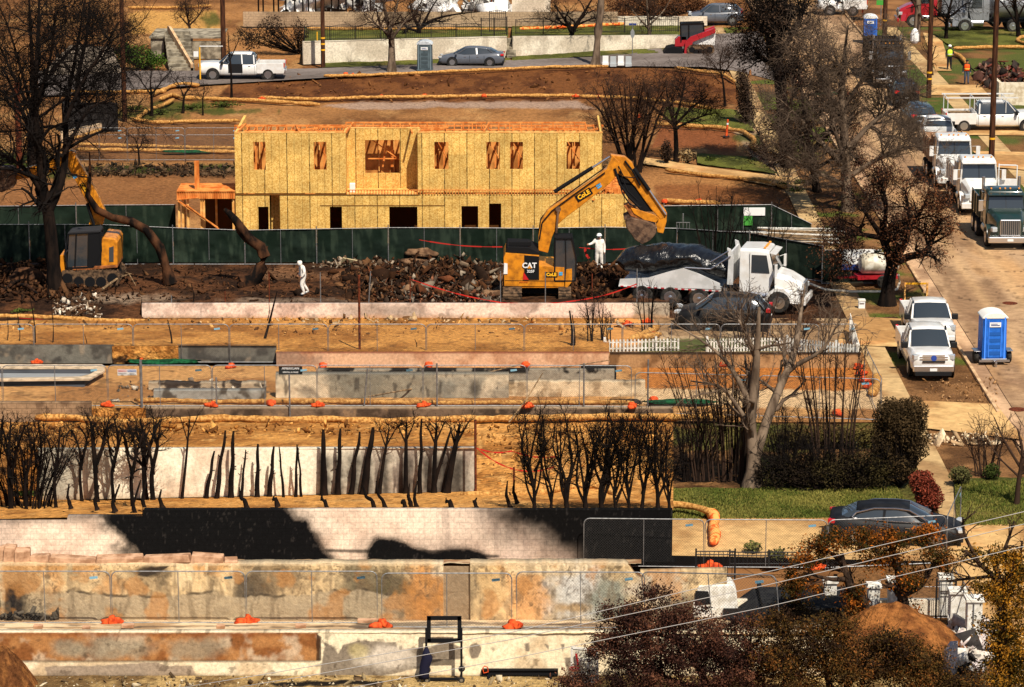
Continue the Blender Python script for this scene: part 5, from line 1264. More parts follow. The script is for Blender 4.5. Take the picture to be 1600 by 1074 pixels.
car(gp(1434,198),math.pi/2+R(4),'dark green crossover seen from behind, partly behind bare twigs','car',paintm('dark_green_car',(.016,.022,.022),.25),SUV,'parked_car')
s6=pickup_spec(5.5,1.95)
car(gp(1464,228),math.pi/2,'white pickup seen from behind in front of the white tipper','pickup truck',white_car,s6,'pickup_truck',extra=tail_bed(5.5,white_car))
car(gp(1118,37),math.pi,'dark grey car by the far junction beyond the track loader','car',grey_car,SUV,'parked_car')
car(gp(1315,22),math.pi,'small white flatbed pickup at the top of the street','pickup truck',white_car,pickup_spec(4.2,1.8),'pickup_truck',extra=tail_bed(4.2,white_car))
# ---- heavy lorries ; x forward, front bumper at x=0
def tw(parent,x,y,r=.52,rimm=None,dual=False):
 s=1 if y>0 else-1;mb=MB();wd=.30 if not dual else .55
 mb.lathe([(r*.52,-wd/2),(r*.93,-wd/2),(r,-wd*.38),(r,wd*.38),(r*.93,wd/2),(r*.52,wd/2)],(0,0,0),32,'y')
 t=mb.build('wheel',tyre_m,parent,smooth=True,loc=(x,y,r));e=s*wd/2
 P=[(r*.60,e*1.01),(r*.54,e*1.02),(r*.5,e*.72),(r*.22,e*.62),(r*.2,e*1.05),(.01,e*1.15)]
 mb=MB();mb.lathe(P if s>0 else P[::-1],(0,0,0),30,'y');rm=mb.build('rim',rimm or chrome_m,t,smooth=True)
 mb=MB()
 for k in range(10):
  a=k*.628;mb.lathe([(.045,e*.70),(.045,e*.73)],(r*.39*math.cos(a),0,r*.39*math.sin(a)),8,'y')
 mb.build('hand_holes',black_p,t)
 return t
def lorry(loc,rz,label,paint,cat='dump truck',cabH=3.05,hoodL=1.75,hoodW=.95,hz0=1.5,hz1=1.95,name='dump_truck',wheels=((-1.27,.3),(-5.2,.5),(-6.65,.5),(-8.06,.5)),body='dump',bodym=None,bzt=2.75,square=False,stacks=False,doorop=False,beacons=True,L=9.2):
 t=thing(name,label,cat,loc,rz);W=1.07
 cx1=-hoodL+.25;cx0=cx1-1.75
 mb=MB();mb.bb(-L+.1,-.3,-.43,.43,.75,1.02);mb.build('chassis',black_p,t)
 # cab
 mb=MB();hc=cabH
 ring=lambda x,z0,z1,w1:[(x,-W,z0),(x,-W,1.85),(x,-W*w1,z1-.12),(x,-W*w1*.9,z1),(x,W*w1*.9,z1),(x,W*w1,z1-.12),(x,W,1.85),(x,W,z0)]
 mb.loft([ring(cx0,.95,hc-.03,.94),ring(cx0+.9,.95,hc,.94),ring(cx1-.42,.95,hc-.05,.93),[(cx1-.3,-W,.95),(cx1-.02,-W,1.85),(cx1-.3,-W*.92,hc-.22),(cx1-.32,-W*.85,hc-.12),(cx1-.32,W*.85,hc-.12),(cx1-.3,W*.92,hc-.22),(cx1-.02,W,1.85),(cx1-.3,W,.95)]])
 mb.build('cab',paint,t,smooth=True,bevel=.03)
 zs0,zs1=1.93,hc-.26
 mb=MB();mb.add([(cx1+.0,-W*.9,zs0),(cx1+.0,W*.9,zs0),(cx1-.27,W*.84,zs1),(cx1-.27,-W*.84,zs1)],[(0,1,2,3)]);mb.build('windshield',glass_m,t,solid=.03)
 mb=MB();mb.bar((cx1+.02,0,zs0),(cx1-.25,0,zs1),.03,.03);mb.build('windshield_divider',black_p,t)
 mb=MB();mb.add([(cx1-.28,-W*.92,hc-.2),(cx1+.04,-W*.9,hc-.27),(cx1+.04,W*.9,hc-.27),(cx1-.28,W*.92,hc-.2)],[(0,1,2,3)]);mb.build('sun_visor',paint,t,solid=.03)
 for s in(1,-1):
  mb=MB();y=s*(W+.005);mb.add([(cx1-1.15,y,1.95),(cx1-.25,y,1.95),(cx1-.42,y-s*.05,hc-.3),(cx1-1.15,y-s*.05,hc-.3)],[(0,1,2,3)]);mb.build('side_window',glass_m,t,solid=.02)
  mb=MB();mb.bb(cx1-1.25,cx1-1.235,s*W-.01,s*W+.012,1.0,hc-.2);mb.bb(cx1-.12,cx1-.105,s*W-.01,s*W+.012,1.0,1.85);mb.build('door_seam',black_p,t)
  mb=MB();mb.bb(cx1-1.15,cx1-1.0,s*W,s*W+.04,1.62,1.66);mb.build('door_handle',chrome_m,t)
  mb=MB();mb.cyl((cx1-.1,s*W,2.4),(cx1+.12,s*(W+.32),2.45),.015,n=5);mb.cyl((cx1-.1,s*W,1.9),(cx1+.12,s*(W+.32),1.92),.015,n=5);mb.box((cx1+.12,s*(W+.32),2.15),(.12,.24,.6));mb.build('mirror',paint if not square else chrome_m,t,bevel=.02)
  # steps and tank
  mb=MB();mb.cyl((cx1-.2-1.1,s*.85,.75),(cx1-.3,s*.85,.75),.3,n=20);mb.build('fuel_tank',chrome_m,t,smooth=True)
  # headlight
  mb=MB();mb.box((-.25,s*.86,1.12),(.3,.3,.26),(0,0,-s*.3));mb.build('headlight',lamp_m,t,bevel=.05)
  # hood
 hw=hoodW
 hr=lambda x,w_,z0,z1:[(x,-w_,z0),(x,-w_,z1-.2),(x,-w_*.82,z1),(x,w_*.82,z1),(x,w_,z1-.2),(x,w_,z0)]
 mb=MB();mb.loft([hr(cx1-.02,W*.96,.95,hz1),hr(-hoodL*.5,hw*.93,.9,(hz0+hz1)/2+.06),hr(-.35,hw*.78,.8,hz0+.02),hr(-.2,hw*.72,.8,hz0-.08)]);mb.build('hood',paint,t,smooth=True,bevel=.04)
 for s in(1,-1):
  P=[(-1.27+.68*math.cos(a),.55+.68*math.sin(a))for a in[math.pi*k/8 for k in range(9)]];Q=[(-1.27+.58*math.cos(a),.5+.58*math.sin(a))for a in[math.pi*k/8 for k in range(8,-1,-1)]]
  mb=MB();mb.prism(P+Q,s*.72,s*1.17);mb.add([(-.65,s*.6,.5),(-.25,s*.6,.5),(-.25,s*1.12,.5),(-.6,s*1.15,.5),(-.7,s*.6,1.15),(-.3,s*.6,1.1),(-.3,s*1.0,1.05),(-.72,s*1.1,1.1)],[(0,1,2,3),(4,5,6,7),(0,1,5,4),(1,2,6,5),(2,3,7,6),(3,0,4,7)]);mb.build('fender',paint,t,smooth=True)
 gw=.56 if square else .48
 mb=MB();mb.bb(-.2,-.1,-gw,gw,.78,hz0-.04);g=mb.build('grille',chrome_m,t,bevel=.05)
 mb=MB();mb.bb(-.11,-.085,-gw+.06,gw-.06,.84,hz0-.1);mb.build('grille_mesh',trim_m,g)
 mb=MB();k=-gw+.12
 while k<gw-.1:mb.bb(-.09,-.07,k-.008,k+.008,.84,hz0-.1);k+=.11
 mb.build('grille_bars',chrome_m,g)
 mb=MB();mb.bb(-.1,.06,-1.18,1.18,.42,.76);mb.build('front_bumper',chrome_m if square else paint,t,bevel=.05)
 mb=MB();mb.bb(.061,.07,-.16,.16,.52,.64);mb.build('number_plate',white_p,t)
 if beacons:
  for y in(-.75,-.28,0,.28,.75):
   mb=MB();mb.box((cx1-.55,y,hc+.03),(.12,.09,.08));mb.build('marker_light',amber_m,t,bevel=.02)
 if stacks:
  for s in(1,-1):mb=MB();mb.cyl((cx0-.15,s*.98,.9),(cx0-.15,s*.98,hc+.45),.085,n=12);mb.build('exhaust_stack',chrome_m,t,smooth=True)
 for x,_ in wheels:
  for s in(1,-1):tw(t,x,s*(1.03 if x>-2 else .98),dual=x<-2)
 if body=='dump':
  bm_=bodym or paint;x1,x0=cx0-.35,-L;mb=MB();zt=bzt
  mb.bb(x0,x1,-1.2,-1.14,1.15,zt);mb.bb(x0,x1,1.14,1.2,1.15,zt);mb.bb(x0,x0+.07,-1.14,1.14,1.15,zt-.1);mb.bb(x1-.08,x1,-1.14,1.14,1.15,zt+.35);mb.bb(x0,x1,-1.139,1.139,1.1,1.2)
  mb.bb(x1-.0,x1+.6,-1.1,1.1,zt+.25,zt+.32)
  k=x0+.5
  while k<x1:mb.bb(k,k+.1,-1.26,-1.2,1.15,zt-.05);mb.bb(k,k+.1,1.2,1.26,1.15,zt-.05);k+=.9
  mb.build('dump_body',bm_,t,bevel=.015)
 return t
wt=lorry(gp(1262,487,0)+Vector((0,0,.10)),R(-14),'white tipper lorry loaded with a black tarpaulin bundle, facing right',white_car,body=None,cabH=3.12,L=9.35)
mb=MB()
x=lambda px:(px-1262)/31.0
def zt2(py):return hz(1060,472,py)
pr=[(x(975),zt2(442)),(x(977),zt2(432)),(x(1020),zt2(428)),(x(1055),zt2(416)),(x(1076),zt2(410)),(x(1100),zt2(418)),(x(1132),zt2(431)),(x(1133),zt2(440))]
mb.prism(pr,-1.2,-1.12);mb.prism(pr,1.12,1.2);mb.bb(pr[0][0],pr[-1][0],-1.119,1.119,pr[0][1]-.05,pr[0][1]+.1);mb.build('tipping_body',mat('polished_body',(.74,.74,.73),.4,.2,(.6,.6,.58),2),wt)
mb=MB();k=pr[0][0]+.1
mb.bb(pr[0][0],pr[-1][0],-1.23,-1.2,pr[0][1]-.04,pr[0][1]+.02);mb.build('side_rail',white_car,wt)
mb=MB()
while k<pr[-1][0]-.2:mb.bb(k,k+.16,-1.24,-1.23,pr[0][1]-.04,pr[0][1]+.02);k+=.34
mb.build('reflector_strip',mat('reflector_red',(.45,.02,.03),.4),wt)
xb=x(1146)
mb=MB();mb.prism([(xb-.1,1.3),(xb+.18,1.3),(xb+.2,2.6),(xb+.05,3.05),(xb-.12,3.12),(xb-.04,2.6)],-1.15,-1.0);mb.prism([(xb-.1,1.3),(xb+.18,1.3),(xb+.2,2.6),(xb+.05,3.05),(xb-.12,3.12),(xb-.04,2.6)],1.0,1.15);mb.bb(xb+.0,xb+.1,-1.0,1.0,1.3,2.9);mb.build('bulkhead',mat('polished_body',(.62,)*3),wt)
mb=MB();mb.tube([(x(1078),-1.2,zt2(409)),(x(1118),-1.22,zt2(409)),(x(1148),-1.2,zt2(388))],.035,6);mb.tube([(x(1118),-1.2,zt2(398)),(x(1145),-1.2,zt2(380))],.03,6);mb.build('tarp_arm',chrome_m,wt)
mb=MB();mb.bb(x(1122),x(1127),-1.2,-.9,.3,1.2);mb.build('side_step',rim_m,wt)
mb=MB();mb.cyl((x(1131),-.95,.55),(x(1131),-.95,1.1),.12,n=12);mb.cyl((x(1140),-.95,.55),(x(1140),-.95,1.1),.1,n=12);mb.build('air_tank',chrome_m,wt,smooth=True)
tarp_m=mat('black_tarpaulin',(.006,.0065,.008),.24,0,(.011,.012,.013),4,1.5,6.,stretch=(1.6,.5,1))
tb=MB();nu,nv=70,36;V=[];F=[]
def tarpform(u,a):
 pxs=966+u*182
 top=np.interp(pxs,[966,975,1000,1040,1090,1110,1130,1148],[406,394,386,382,382,391,396,404]);bot=np.interp(pxs,[966,980,1010,1060,1082,1110,1148],[410,424,428,414,409,420,432])
 zc_,hh=(zt2(top)+zt2(bot))/2,(zt2(top)-zt2(bot))/2;wy=1.22*math.sin(math.pi*min(1,max(0.02,u*.96+.02)))**.22
 import mathutils
 q=mathutils.noise.fractal(Vector((u*9,math.cos(a)*1.2,math.sin(a)*1.6)),1,2,4)*.12+abs(mathutils.noise.noise(Vector((u*22+math.sin(a)*3,a*.9,3))))*.11+abs(mathutils.noise.noise(Vector((u*60+a*3,a*2.2,7))))*.03
 return(x(pxs),-wy*math.cos(a)*(1+q),zc_+(hh+.02)*math.sin(a)*(1+q*1.1))
for i in range(nu+1):
 for j in range(nv):V.append(tarpform(i/nu,2*math.pi*j/nv))
for i in range(nu):
 for j in range(nv):F.append((i*nv+j,i*nv+(j+1)%nv,(i+1)*nv+(j+1)%nv,(i+1)*nv+j))
F+=[tuple(range(nv)),tuple(nu*nv+j for j in range(nv))]
tb.add(V,F);tp=tb.build('tarpaulin_bundle',tarp_m,None,smooth='all');tp.location=wt.location;tp.rotation_euler=(0,0,R(-14));tag(tp,'shiny black plastic wrapped load lying on the white tipper lorry','load')
fw=-math.pi/2
lorry(gp(1578,392),fw,'dark green tipper lorry facing the camera with big chrome grille',green_car,square=True,cabH=2.95,hz0=1.72,hz1=2.0,stacks=True,hoodL=2.1,L=6.6,bzt=2.3,wheels=((-1.27,.3),(-4.3,.5),(-5.7,.5)))
lorry(gp(1534,338),fw,'white lorry with its door open just behind the green tipper',white_car,cabH=3.05,L=6.6,bzt=2.3,wheels=((-1.27,.3),(-4.3,.5),(-5.7,.5)))
t=[o for o in COL.objects if o.get('label','').startswith('white lorry with its door')][0]
mb=MB();mb.M=Matrix.Translation((-1.6,1.1,0))@Matrix.Rotation(R(80),4,'Z');mb.bb(-.0,1.1,-.04,.04,1.0,1.9);mb.bb(0,.07,-.04,.04,1.9,2.75);mb.bb(1.03,1.1,-.04,.04,1.9,2.7);mb.bb(.07,1.03,-.04,.04,2.65,2.72);mb.build('open_door',white_car,t,bevel=.02)
lorry(gp(1495,298),fw,'farther white tipper lorry with tan box, behind the open door one',white_car,cabH=3.0,bodym=mat('rusty_white',C(190,160,130),.7,0,C(140,100,70),2),L=7,bzt=2.5,wheels=((-1.27,.3),(-4.5,.5),(-5.9,.5)))
lorry(gp(1394,139),fw,'black lorry facing the camera at the far end of the street',black_car,square=True,cabH=2.95,hz0=1.7,hz1=2.0,stacks=True,hoodL=2.1)
lorry(gp(1400,40),R(180),'red lorry side on behind trees at the top right',red_car,cabH=2.9,bodym=mat('grey_tank',(.35,.36,.38),.4,.6))
tk=lorry(gp(1480,48),R(180),'grey tanker lorry with chrome wheels at the top right corner',mat('grey_tank',(.35,.36,.38)),body=None,name='tanker_lorry',cat='tanker')
mb=MB();mb.cyl((-8.9,0,2.2),(-3.6,0,2.2),1.15,n=28);mb.build('tank',mat('grey_tank',(.35,.36,.38)),tk,smooth=True)
# ---- white tank trailer behind the brown tree
t=thing('tank_trailer','small white tank trailer with a pale hose behind the brown tree','trailer',gp(1372,447),R(8))
mb=MB();P=[(.01,-1.0),(.4,-.98),(.52,-.85),(.55,.0),(.52,.85),(.4,.98),(.01,1.0)];mb.lathe(P,(0,0,1.2),24,'x');mb.build('tank',mat('cream_tank',C(226,222,208),.45,0,C(170,160,140),2),t,smooth=True)
mb=MB();mb.bb(-1.2,1.0,-.5,.5,.45,.62);mb.bb(-2.2,-1.2,-.05,.05,.45,.55);mb.build('frame',red_car,t)
for s in(1,-1):wheel(t,.1,s*.62,.33,.2,rimd_m)
mb=MB();A=gp(1262,445,.2);mb.tube([gp(1264,443,.3),gp(1290,453,.1),gp(1330,456,.08),gp(1385,456,.08),gp(1402,452,.1),gp(1406,440,.3),gp(1404,430,.8)],.06,8);tag(mb.build('hose',mat('hose_white',C(226,214,190),.6)),'long pale hose curving from the lorry past the brown tree','hose')
# ---- excavators, drawn in their own upright plane
cat_y=mat('machine_yellow',C(212,134,30),.45,0,C(140,84,24),3.5,coat=.3,lo=.4,hi=.75);mach_k=mat('machine_black',(.009,.009,.01),.78);worn=mat('worn_steel',C(120,92,70),.7,.4,C(70,50,38),4,.8,10)
track_m=mat('track_mud',C(112,88,66),.9,0,C(52,42,34),5,.8,12)
class Flat:
 """px polygons -> local x,z in the plane at distance Y, relative to origin O"""
 def __init__(s,px,py,z):s.O=gp(px,py,z)
 def __call__(s,x,y):p=vp(x,y,s.O.y);return(p.x-s.O.x,p.z-s.O.z)
 def poly(s,pts):return[s(*p)for p in pts]
 def v(s,x,y,d=0):p=s(x,y);return(p[0],d,p[1])
def tracks(t,x0,x1,z1,ys,wd,endon=False,r=.42):
 for s in ys:
  mb=MB();pts=[]
  for k in range(9):a=math.pi/2+math.pi*k/8;pts.append((x0+r+r*math.cos(a),r+r*math.sin(a)))
  for k in range(9):a=-math.pi/2+math.pi*k/8;pts.append((x1-r+r*math.cos(a),r+r*math.sin(a)))
  mb.prism(pts,s-wd/2,s+wd/2);o=mb.build('track',track_m,t)
  mb=MB();n=len(pts)
  for i in range(n):
   a,b=pts[i],pts[(i+1)%n];L=math.hypot(b[0]-a[0],b[1]-a[1]);m=max(1,int(L/.18))
   for k in range(m):
    f=(k+.5)/m;c=(a[0]+(b[0]-a[0])*f,a[1]+(b[1]-a[1])*f);mb.box((c[0],s,c[1]),(.06,wd+.02,.07),(0,math.atan2(-(b[1]-a[1]),b[0]-a[0]),0))
  mb.build('track_shoes',track_m,o)
  mb=MB()
  for k in range(5):xx=x0+r+(x1-x0-2*r)*k/4;e=s-wd/2-.02;mb.lathe([(r*.62,e),(r*.62,e+.03)],(xx,0,r if k in(0,4)else r*.55),16,'y')
  mb.build('rollers',mach_k,o)
F2=Flat(843,463,.2)
ex=thing('excavator','yellow excavator lettered CAT with raised arm reaching over the lorry','excavator',F2.O,0)
for s in(-1.15,1.15):
 pass
 # tracks seen end on, one each side
for k,(a,b)in enumerate(((786,815),(872,891))):
 x0,x1=F2(a,463)[0],F2(b,463)[0];mb=MB();z1=F2(a,441)[1]
 pts=[];r_=z1/2
 for q in range(9):an=math.pi/2+math.pi*q/8;pts.append((-1.9+r_+r_*math.cos(an),r_+r_*math.sin(an)))
 for q in range(9):an=-math.pi/2+math.pi*q/8;pts.append((1.9-r_+r_*math.cos(an),r_+r_*math.sin(an)))
 mb.prism(pts,x0,x1,'yz');o=mb.build('track',track_m,ex);mb=MB()
 for i in range(len(pts)):
  A_,B_=pts[i],pts[(i+1)%len(pts)];L=math.hypot(B_[0]-A_[0],B_[1]-A_[1]);m=max(1,int(L/.2))
  for q in range(m):f=(q+.5)/m;mb.box(((x0+x1)/2,A_[0]+(B_[0]-A_[0])*f,A_[1]+(B_[1]-A_[1])*f),(x1-x0+.02,.07,.07),(math.atan2(B_[1]-A_[1],B_[0]-A_[0]),0,0))
 mb.build('track_shoes',track_m,o)
mb=MB();mb.bb(F2(812,460)[0],F2(875,460)[0],-.9,.9,.35,F2(0,442)[1]);mb.build('undercarriage',mach_k,ex)
mb=MB();mb.prism(F2.poly([(787,441),(882,441),(884,413),(893,412),(893,432),(886,441),(886,441.5),(787,441.5)]),-1.3,1.3);mb.prism(F2.poly([(788,439),(881,440),(881,410),(842,408),(842,392),(790,388),(787,395)]),-1.28,1.28);mb.build('body',cat_y,ex,bevel=.04)
mb=MB();mb.prism(F2.poly([(790,388),(842,392),(842,388),(826,380),(793,379)]),-1.1,1.1);mb.bb(F2(795,380)[0],F2(830,380)[0],-1.0,-.95,F2(0,379)[1],F2(0,372)[1]);mb.build('engine_cover',mach_k,ex,bevel=.05)
mb=MB();mb.prism(F2.poly([(819,391),(842,393),(842,429),(817,429),(819,420)]),-1.30,-1.285);mb.build('black_panel',mach_k,ex)
mb=MB();mb.prism(F2.poly([(818,417),(826,429),(817,429)]),-1.315,-1.301);mb.build('red_wedge',red_p,ex)
mb=MB();mb.prism(F2.poly([(789,430),(881,431),(881,431.7),(789,430.7)]),-1.29,-1.281);mb.build('panel_seam',mach_k,ex)
def LT(F,px,py,d=0,x=(1,0,0),y=(0,0,1)):return frame4(F.v(px,py,d),x,y)
lettering('CAT',.36,LT(F2,827,407,-1.32),white_p,ex,bold=.012);mb=MB();mb.prism(F2.poly([(827,406.5),(830.5,411.3),(823.5,411.3)]),-1.335,-1.331);mb.build('triangle_mark',cat_y,ex)
lettering('325F',.19,LT(F2,829,416,-1.32),white_p,ex,bold=.004)
def pill(F,px,py,w_,h_,d,ang=0,txt='CoLE',sz=.22):
 X=(math.cos(ang),0,math.sin(ang));M4=frame4(F.v(px,py,d),X,(-math.sin(ang),0,math.cos(ang)))
 mb=MB();mb.M=M4;mb.bb(-w_/2,w_/2,-h_/2,h_/2,0,.006);mb.build('logo_plate',mach_k,ex,bevel=.0)
 M5=M4@Matrix.Translation((0,0,.012));lettering(txt,sz,M5,mat('logo_yellow',C(240,180,40),.5),ex,bold=.012)
pill(F2,861,421,.62,.26,-1.30);lettering('EXCAVATOR',.07,LT(F2,818,432.6,-1.31),red_p,ex)
def blue_mark(F,px,py,d,ang,par,sz=.16):
 X=(math.cos(ang),0,math.sin(ang));M4=frame4(F.v(px,py,d),X,(-math.sin(ang),0,math.cos(ang)));mb=MB();mb.M=M4
 for q in(0,1):mb.prism([(-sz,.03-q*sz),(sz,.03-q*sz),(sz*.7,-.05-q*sz),(-sz*1.3,-.05-q*sz)],0,.006,'xy')
 mb.build('blue_mark',mat('mark_blue',C(70,160,210),.5),par)
blue_mark(F2,876,418,-1.3,0,ex,.09)
mb=MB();mb.prism(F2.poly([(787,420),(793,420),(793,404),(788,403)]),-1.32,-1.29);mb.build('warning_plate',white_p,ex)
# cab: frame and glass
mb=MB();mb.prism(F2.poly([(866,430),(897,430),(899,398),(892,366),(868,366)]),-.25-1.0,-.25+.1);mb.build('cab_glass',glass_m,ex)
mb=MB();P=[(866,431),(898,431),(900,398),(893,365),(867,365)]
for d in(-1.27,-.12):
 for i in range(5):mb.bar(F2.v(*P[i],d),F2.v(*P[(i+1)%5],d),.07,.07)
 mb.bar(F2.v(884,431,d),F2.v(883,366,d),.05,.05)
for i in range(5):mb.bar(F2.v(*P[i],-1.27),F2.v(*P[i],-.12),.07,.07)
mb.bar(F2.v(901,376,-1.3),F2.v(903,392,-1.3),.12,.05);mb.build('cab_frame',mach_k,ex)
mb=MB();mb.prism(F2.poly([(866,366),(893,366),(891,364.5),(868,364.5)]),-1.3,-.1);mb.build('cab_roof',mach_k,ex)
boom=[(843,392),(853,394),(861.6,370),(873,348),(900,330),(918,308),(946,288),(963,275),(966,262),(958,240),(951,247),(933,275),(910,291),(883,309),(854,328),(844,345),(840,372)]
boom=[(841,390),(856,394),(862,370),(871,350),(886,337),(905,323),(930,303),(952,286),(966,270),(968,252),(957,241),(948,262),(930,277),(908,292),(883,309),(855,328),(845,345),(841,368)]
mb=MB();mb.prism(F2.poly(boom),-.28,.28);bo=mb.build('boom',cat_y,ex,bevel=.03)
mb=MB()
for(a,b)in(((843,372),(847,346)),((847,346),(862,328)),((862,328),(900,300)),((900,300),(945,268))):mb.cyl(F2.v(*a,-.33),F2.v(*b,-.33),.035,n=6);mb.cyl(F2.v(a[0]-2,a[1]-3,.2),F2.v(b[0]-2,b[1]-3,.2),.035,n=6)
mb.build('hydraulic_hose',mach_k,bo)
mb=MB();mb.cyl(F2.v(866,300,.0),F2.v(926,262,0),.10,n=10);mb.build('stick_cylinder',mach_k,ex,smooth=True)
mb=MB();mb.cyl(F2.v(926,262,0),F2.v(953,245,0),.055,n=10);mb.build('stick_rod',chrome_m,ex,smooth=True)
for d in(-.36,.36):
 mb=MB();mb.cyl(F2.v(868,405,d),F2.v(869,362,d),.10,n=10);mb.build('boom_cylinder',mach_k,ex,smooth=True);mb=MB();mb.cyl(F2.v(869,362,d),F2.v(872,326,d),.06,n=10);mb.lathe([(.14,d-.05),(.14,d+.05)],(F2(872,325)[0],0,F2(872,325)[1]),12,'y');mb.build('boom_rod',worn,ex,smooth=True)
stick=[(954,241),(976,244),(988,254),(994,270),(1010,290),(1022,310),(1040,328),(1042,336),(1032,342),(1018,327),(1004,308),(992,291),(980,278),(966,272),(958,256)]
mb=MB();mb.prism(F2.poly([(962,266),(978,274),(1000,300),(1020,330),(1002,330),(986,312),(970,292)]),-.15,.15);mb.build('stick_underside',mach_k,ex)
mb=MB();mb.prism(F2.poly(stick),-.22,.22);mb.build('stick',cat_y,ex,bevel=.03)
mb=MB();mb.cyl(F2.v(990,262,-.28),F2.v(1014,296,-.28),.10,n=10);mb.build('bucket_cylinder',mach_k,ex,smooth=True);mb=MB();mb.cyl(F2.v(1014,296,-.28),F2.v(1040,334,-.28),.05,n=10);mb.build('bucket_rod',chrome_m,ex,smooth=True)
mb=MB();mb.tube([F2.v(966,258,-.3),F2.v(974,274,-.4),F2.v(990,276,-.4),F2.v(996,270,-.3)],.03,6);mb.tube([F2.v(964,270,-.3),F2.v(972,300,-.4),F2.v(984,318,-.4),F2.v(1002,322,-.3)],.04,6);mb.tube([F2.v(968,266,-.3),F2.v(980,296,-.36),F2.v(996,312,-.3)],.04,6);mb.tube([F2.v(960,262,-.3),F2.v(968,286,-.34),F2.v(982,306,-.34),F2.v(1000,324,-.3)],.07,6);mb.tube([F2.v(976,250,-.3),F2.v(990,268,-.34),F2.v(1000,288,-.3)],.05,6);mb.build('hydraulic_hose',mach_k,ex)
mb=MB();mb.prism(F2.poly([(1026,332),(1042,332),(1041,346),(1036,364),(1027,362),(1025,348)]),-.2,.2);mb.prism(F2.poly([(984,322),(1003,328),(1022,334),(1030,340),(1024,346),(1006,342),(990,332)]),-.34,-.26);mb.build('bucket_linkage',cat_y,ex,bevel=.02)
mb=MB();mb.prism(F2.poly([(978,339),(986,337),(1010,343),(1024,350),(1025,361),(1016,372),(1003,379),(992,372),(984,361),(977,351)]),-.6,.6);mb.build('bucket',worn,ex,bevel=.04)
mb=MB()
for d in(-.5,-.17,.17,.5):mb.box(F2.v(979,337,d),(.3,.12,.14),(0,-.5,0))
mb.build('bucket_teeth',worn,ex)
mb=MB();mb.prism(F2.poly([(974,320),(982,317),(992,324),(1004,336),(1000,342),(985,336)]),-.3,.3);mb.build('thumb',mat('rust_orange',C(170,100,50),.7,0,C(110,66,36),4),ex,bevel=.03)
pill(F2,912,303,.86,.36,-.29-.01,math.atan2(28,45),sz=.30);blue_mark(F2,935,287,-.3,math.atan2(28,45),ex,.12)
lettering('EARTHWORK',.1,frame4(F2.v(929,290,-.3),(.85,0,.53),(-.53,0,.85)),mach_k,ex)
# left excavator
F1=Flat(146,440,.18)
e1=thing('excavator','yellow excavator with black cab reaching back behind the burnt tree','excavator',F1.O,0)
tracks(e1,F1(98,440)[0],F1(193,440)[0],.8,(-.95,.95),.5)
mb=MB();mb.prism(F1.poly([(118,417),(188,411),(188,407),(118,410)]),-1.2,1.2);mb.build('skirt',mat('rust_orange',C(170,100,50)),e1,bevel=.02)
mb=MB();mb.prism(F1.poly([(157,411),(188,408),(188,372),(184,366),(165,364),(158,382)]),-1.18,1.18);mb.build('body',cat_y,e1,bevel=.07)
mb=MB();mb.prism(F1.poly([(175,402),(182,402),(182,378),(175,380)]),-1.2,-1.185);mb.build('vent_grille',trim_m,e1)
mb=MB();mb.prism(F1.poly([(98,420),(106,420),(106,392),(98,393)]),-1.0,.6);mb.build('blade_guard',cat_y,e1,bevel=.03)
mb=MB();mb.prism(F1.poly([(110,412),(162,409),(164,385),(160,356),(113,359)]),-1.15,-.1);mb.build('cab_glass',glass_m,e1)
mb=MB();P=[(110,412),(150,410),(163,385),(161,356),(112,359),(107,385)]
for d in(-1.17,-.08):
 for i in range(6):mb.bar(F1.v(*P[i],d),F1.v(*P[(i+1)%6],d),.09,.09)
 mb.bar(F1.v(122,412,d),F1.v(124,358,d),.07,.07);mb.bar(F1.v(142,411,d),F1.v(143,357,d),.06,.06)
for i in range(6):mb.bar(F1.v(*P[i],-1.17),F1.v(*P[i],-.08),.08,.08)
mb.prism(F1.poly([(143,411),(163,410),(164,357),(144,357)]),-1.19,-1.17);mb.build('cab_frame',mach_k,e1)
mb=MB();mb.prism(F1.poly([(110,359),(162,356),(160,352),(114,355)]),-1.22,-.05);mb.build('cab_roof',mat('grey_roof',(.03,.03,.033),.78),e1,bevel=.03)
mb=MB();mb.box(F1.v(131,392,-.6),(.4,.4,.8));mb.build('seat',mat('seat_grey',C(120,130,128),.8),e1)
mb=MB();mb.prism(F1.poly([(138,352),(160,352),(164,332),(150,300),(128,262),(112,236),(102,240),(106,262),(122,292),(138,322),(142,338)]),.1,.55);mb.build('boom',cat_y,e1,bevel=.03)
mb=MB();mb.prism(F1.poly([(104,238),(118,240),(116,252),(98,262),(70,274),(40,280),(10,284),(-10,280),(-10,268),(30,266),(62,258),(84,248)]),.15,.5);mb.build('stick',cat_y,e1,bevel=.03)
mb=MB();mb.prism(F1.poly([(-12,262),(18,262),(26,272),(22,292),(4,300),(-12,298)]),-.2,.8);mb.build('bucket',worn,e1,bevel=.04)
mb=MB();mb.cyl(F1.v(147,352,0),F1.v(136,318,0),.08,n=8);mb.build('boom_cylinder',mach_k,e1)
mb=MB();mb.M=frame4(F1.v(131,294,.09),(.5,0,-.86),(.86,0,.5));mb.bb(-.26,.26,-.12,.12,0,.006);mb.build('logo_plate',mach_k,e1)
lettering('CoLE',.2,frame4(F1.v(131,294,.075),(.5,0,-.86),(.86,0,.5)),mat('logo_yellow',(.8,.5,.03)),e1,bold=.01)
blue_mark(F1,118,276,.09,-1.05,e1,.1)
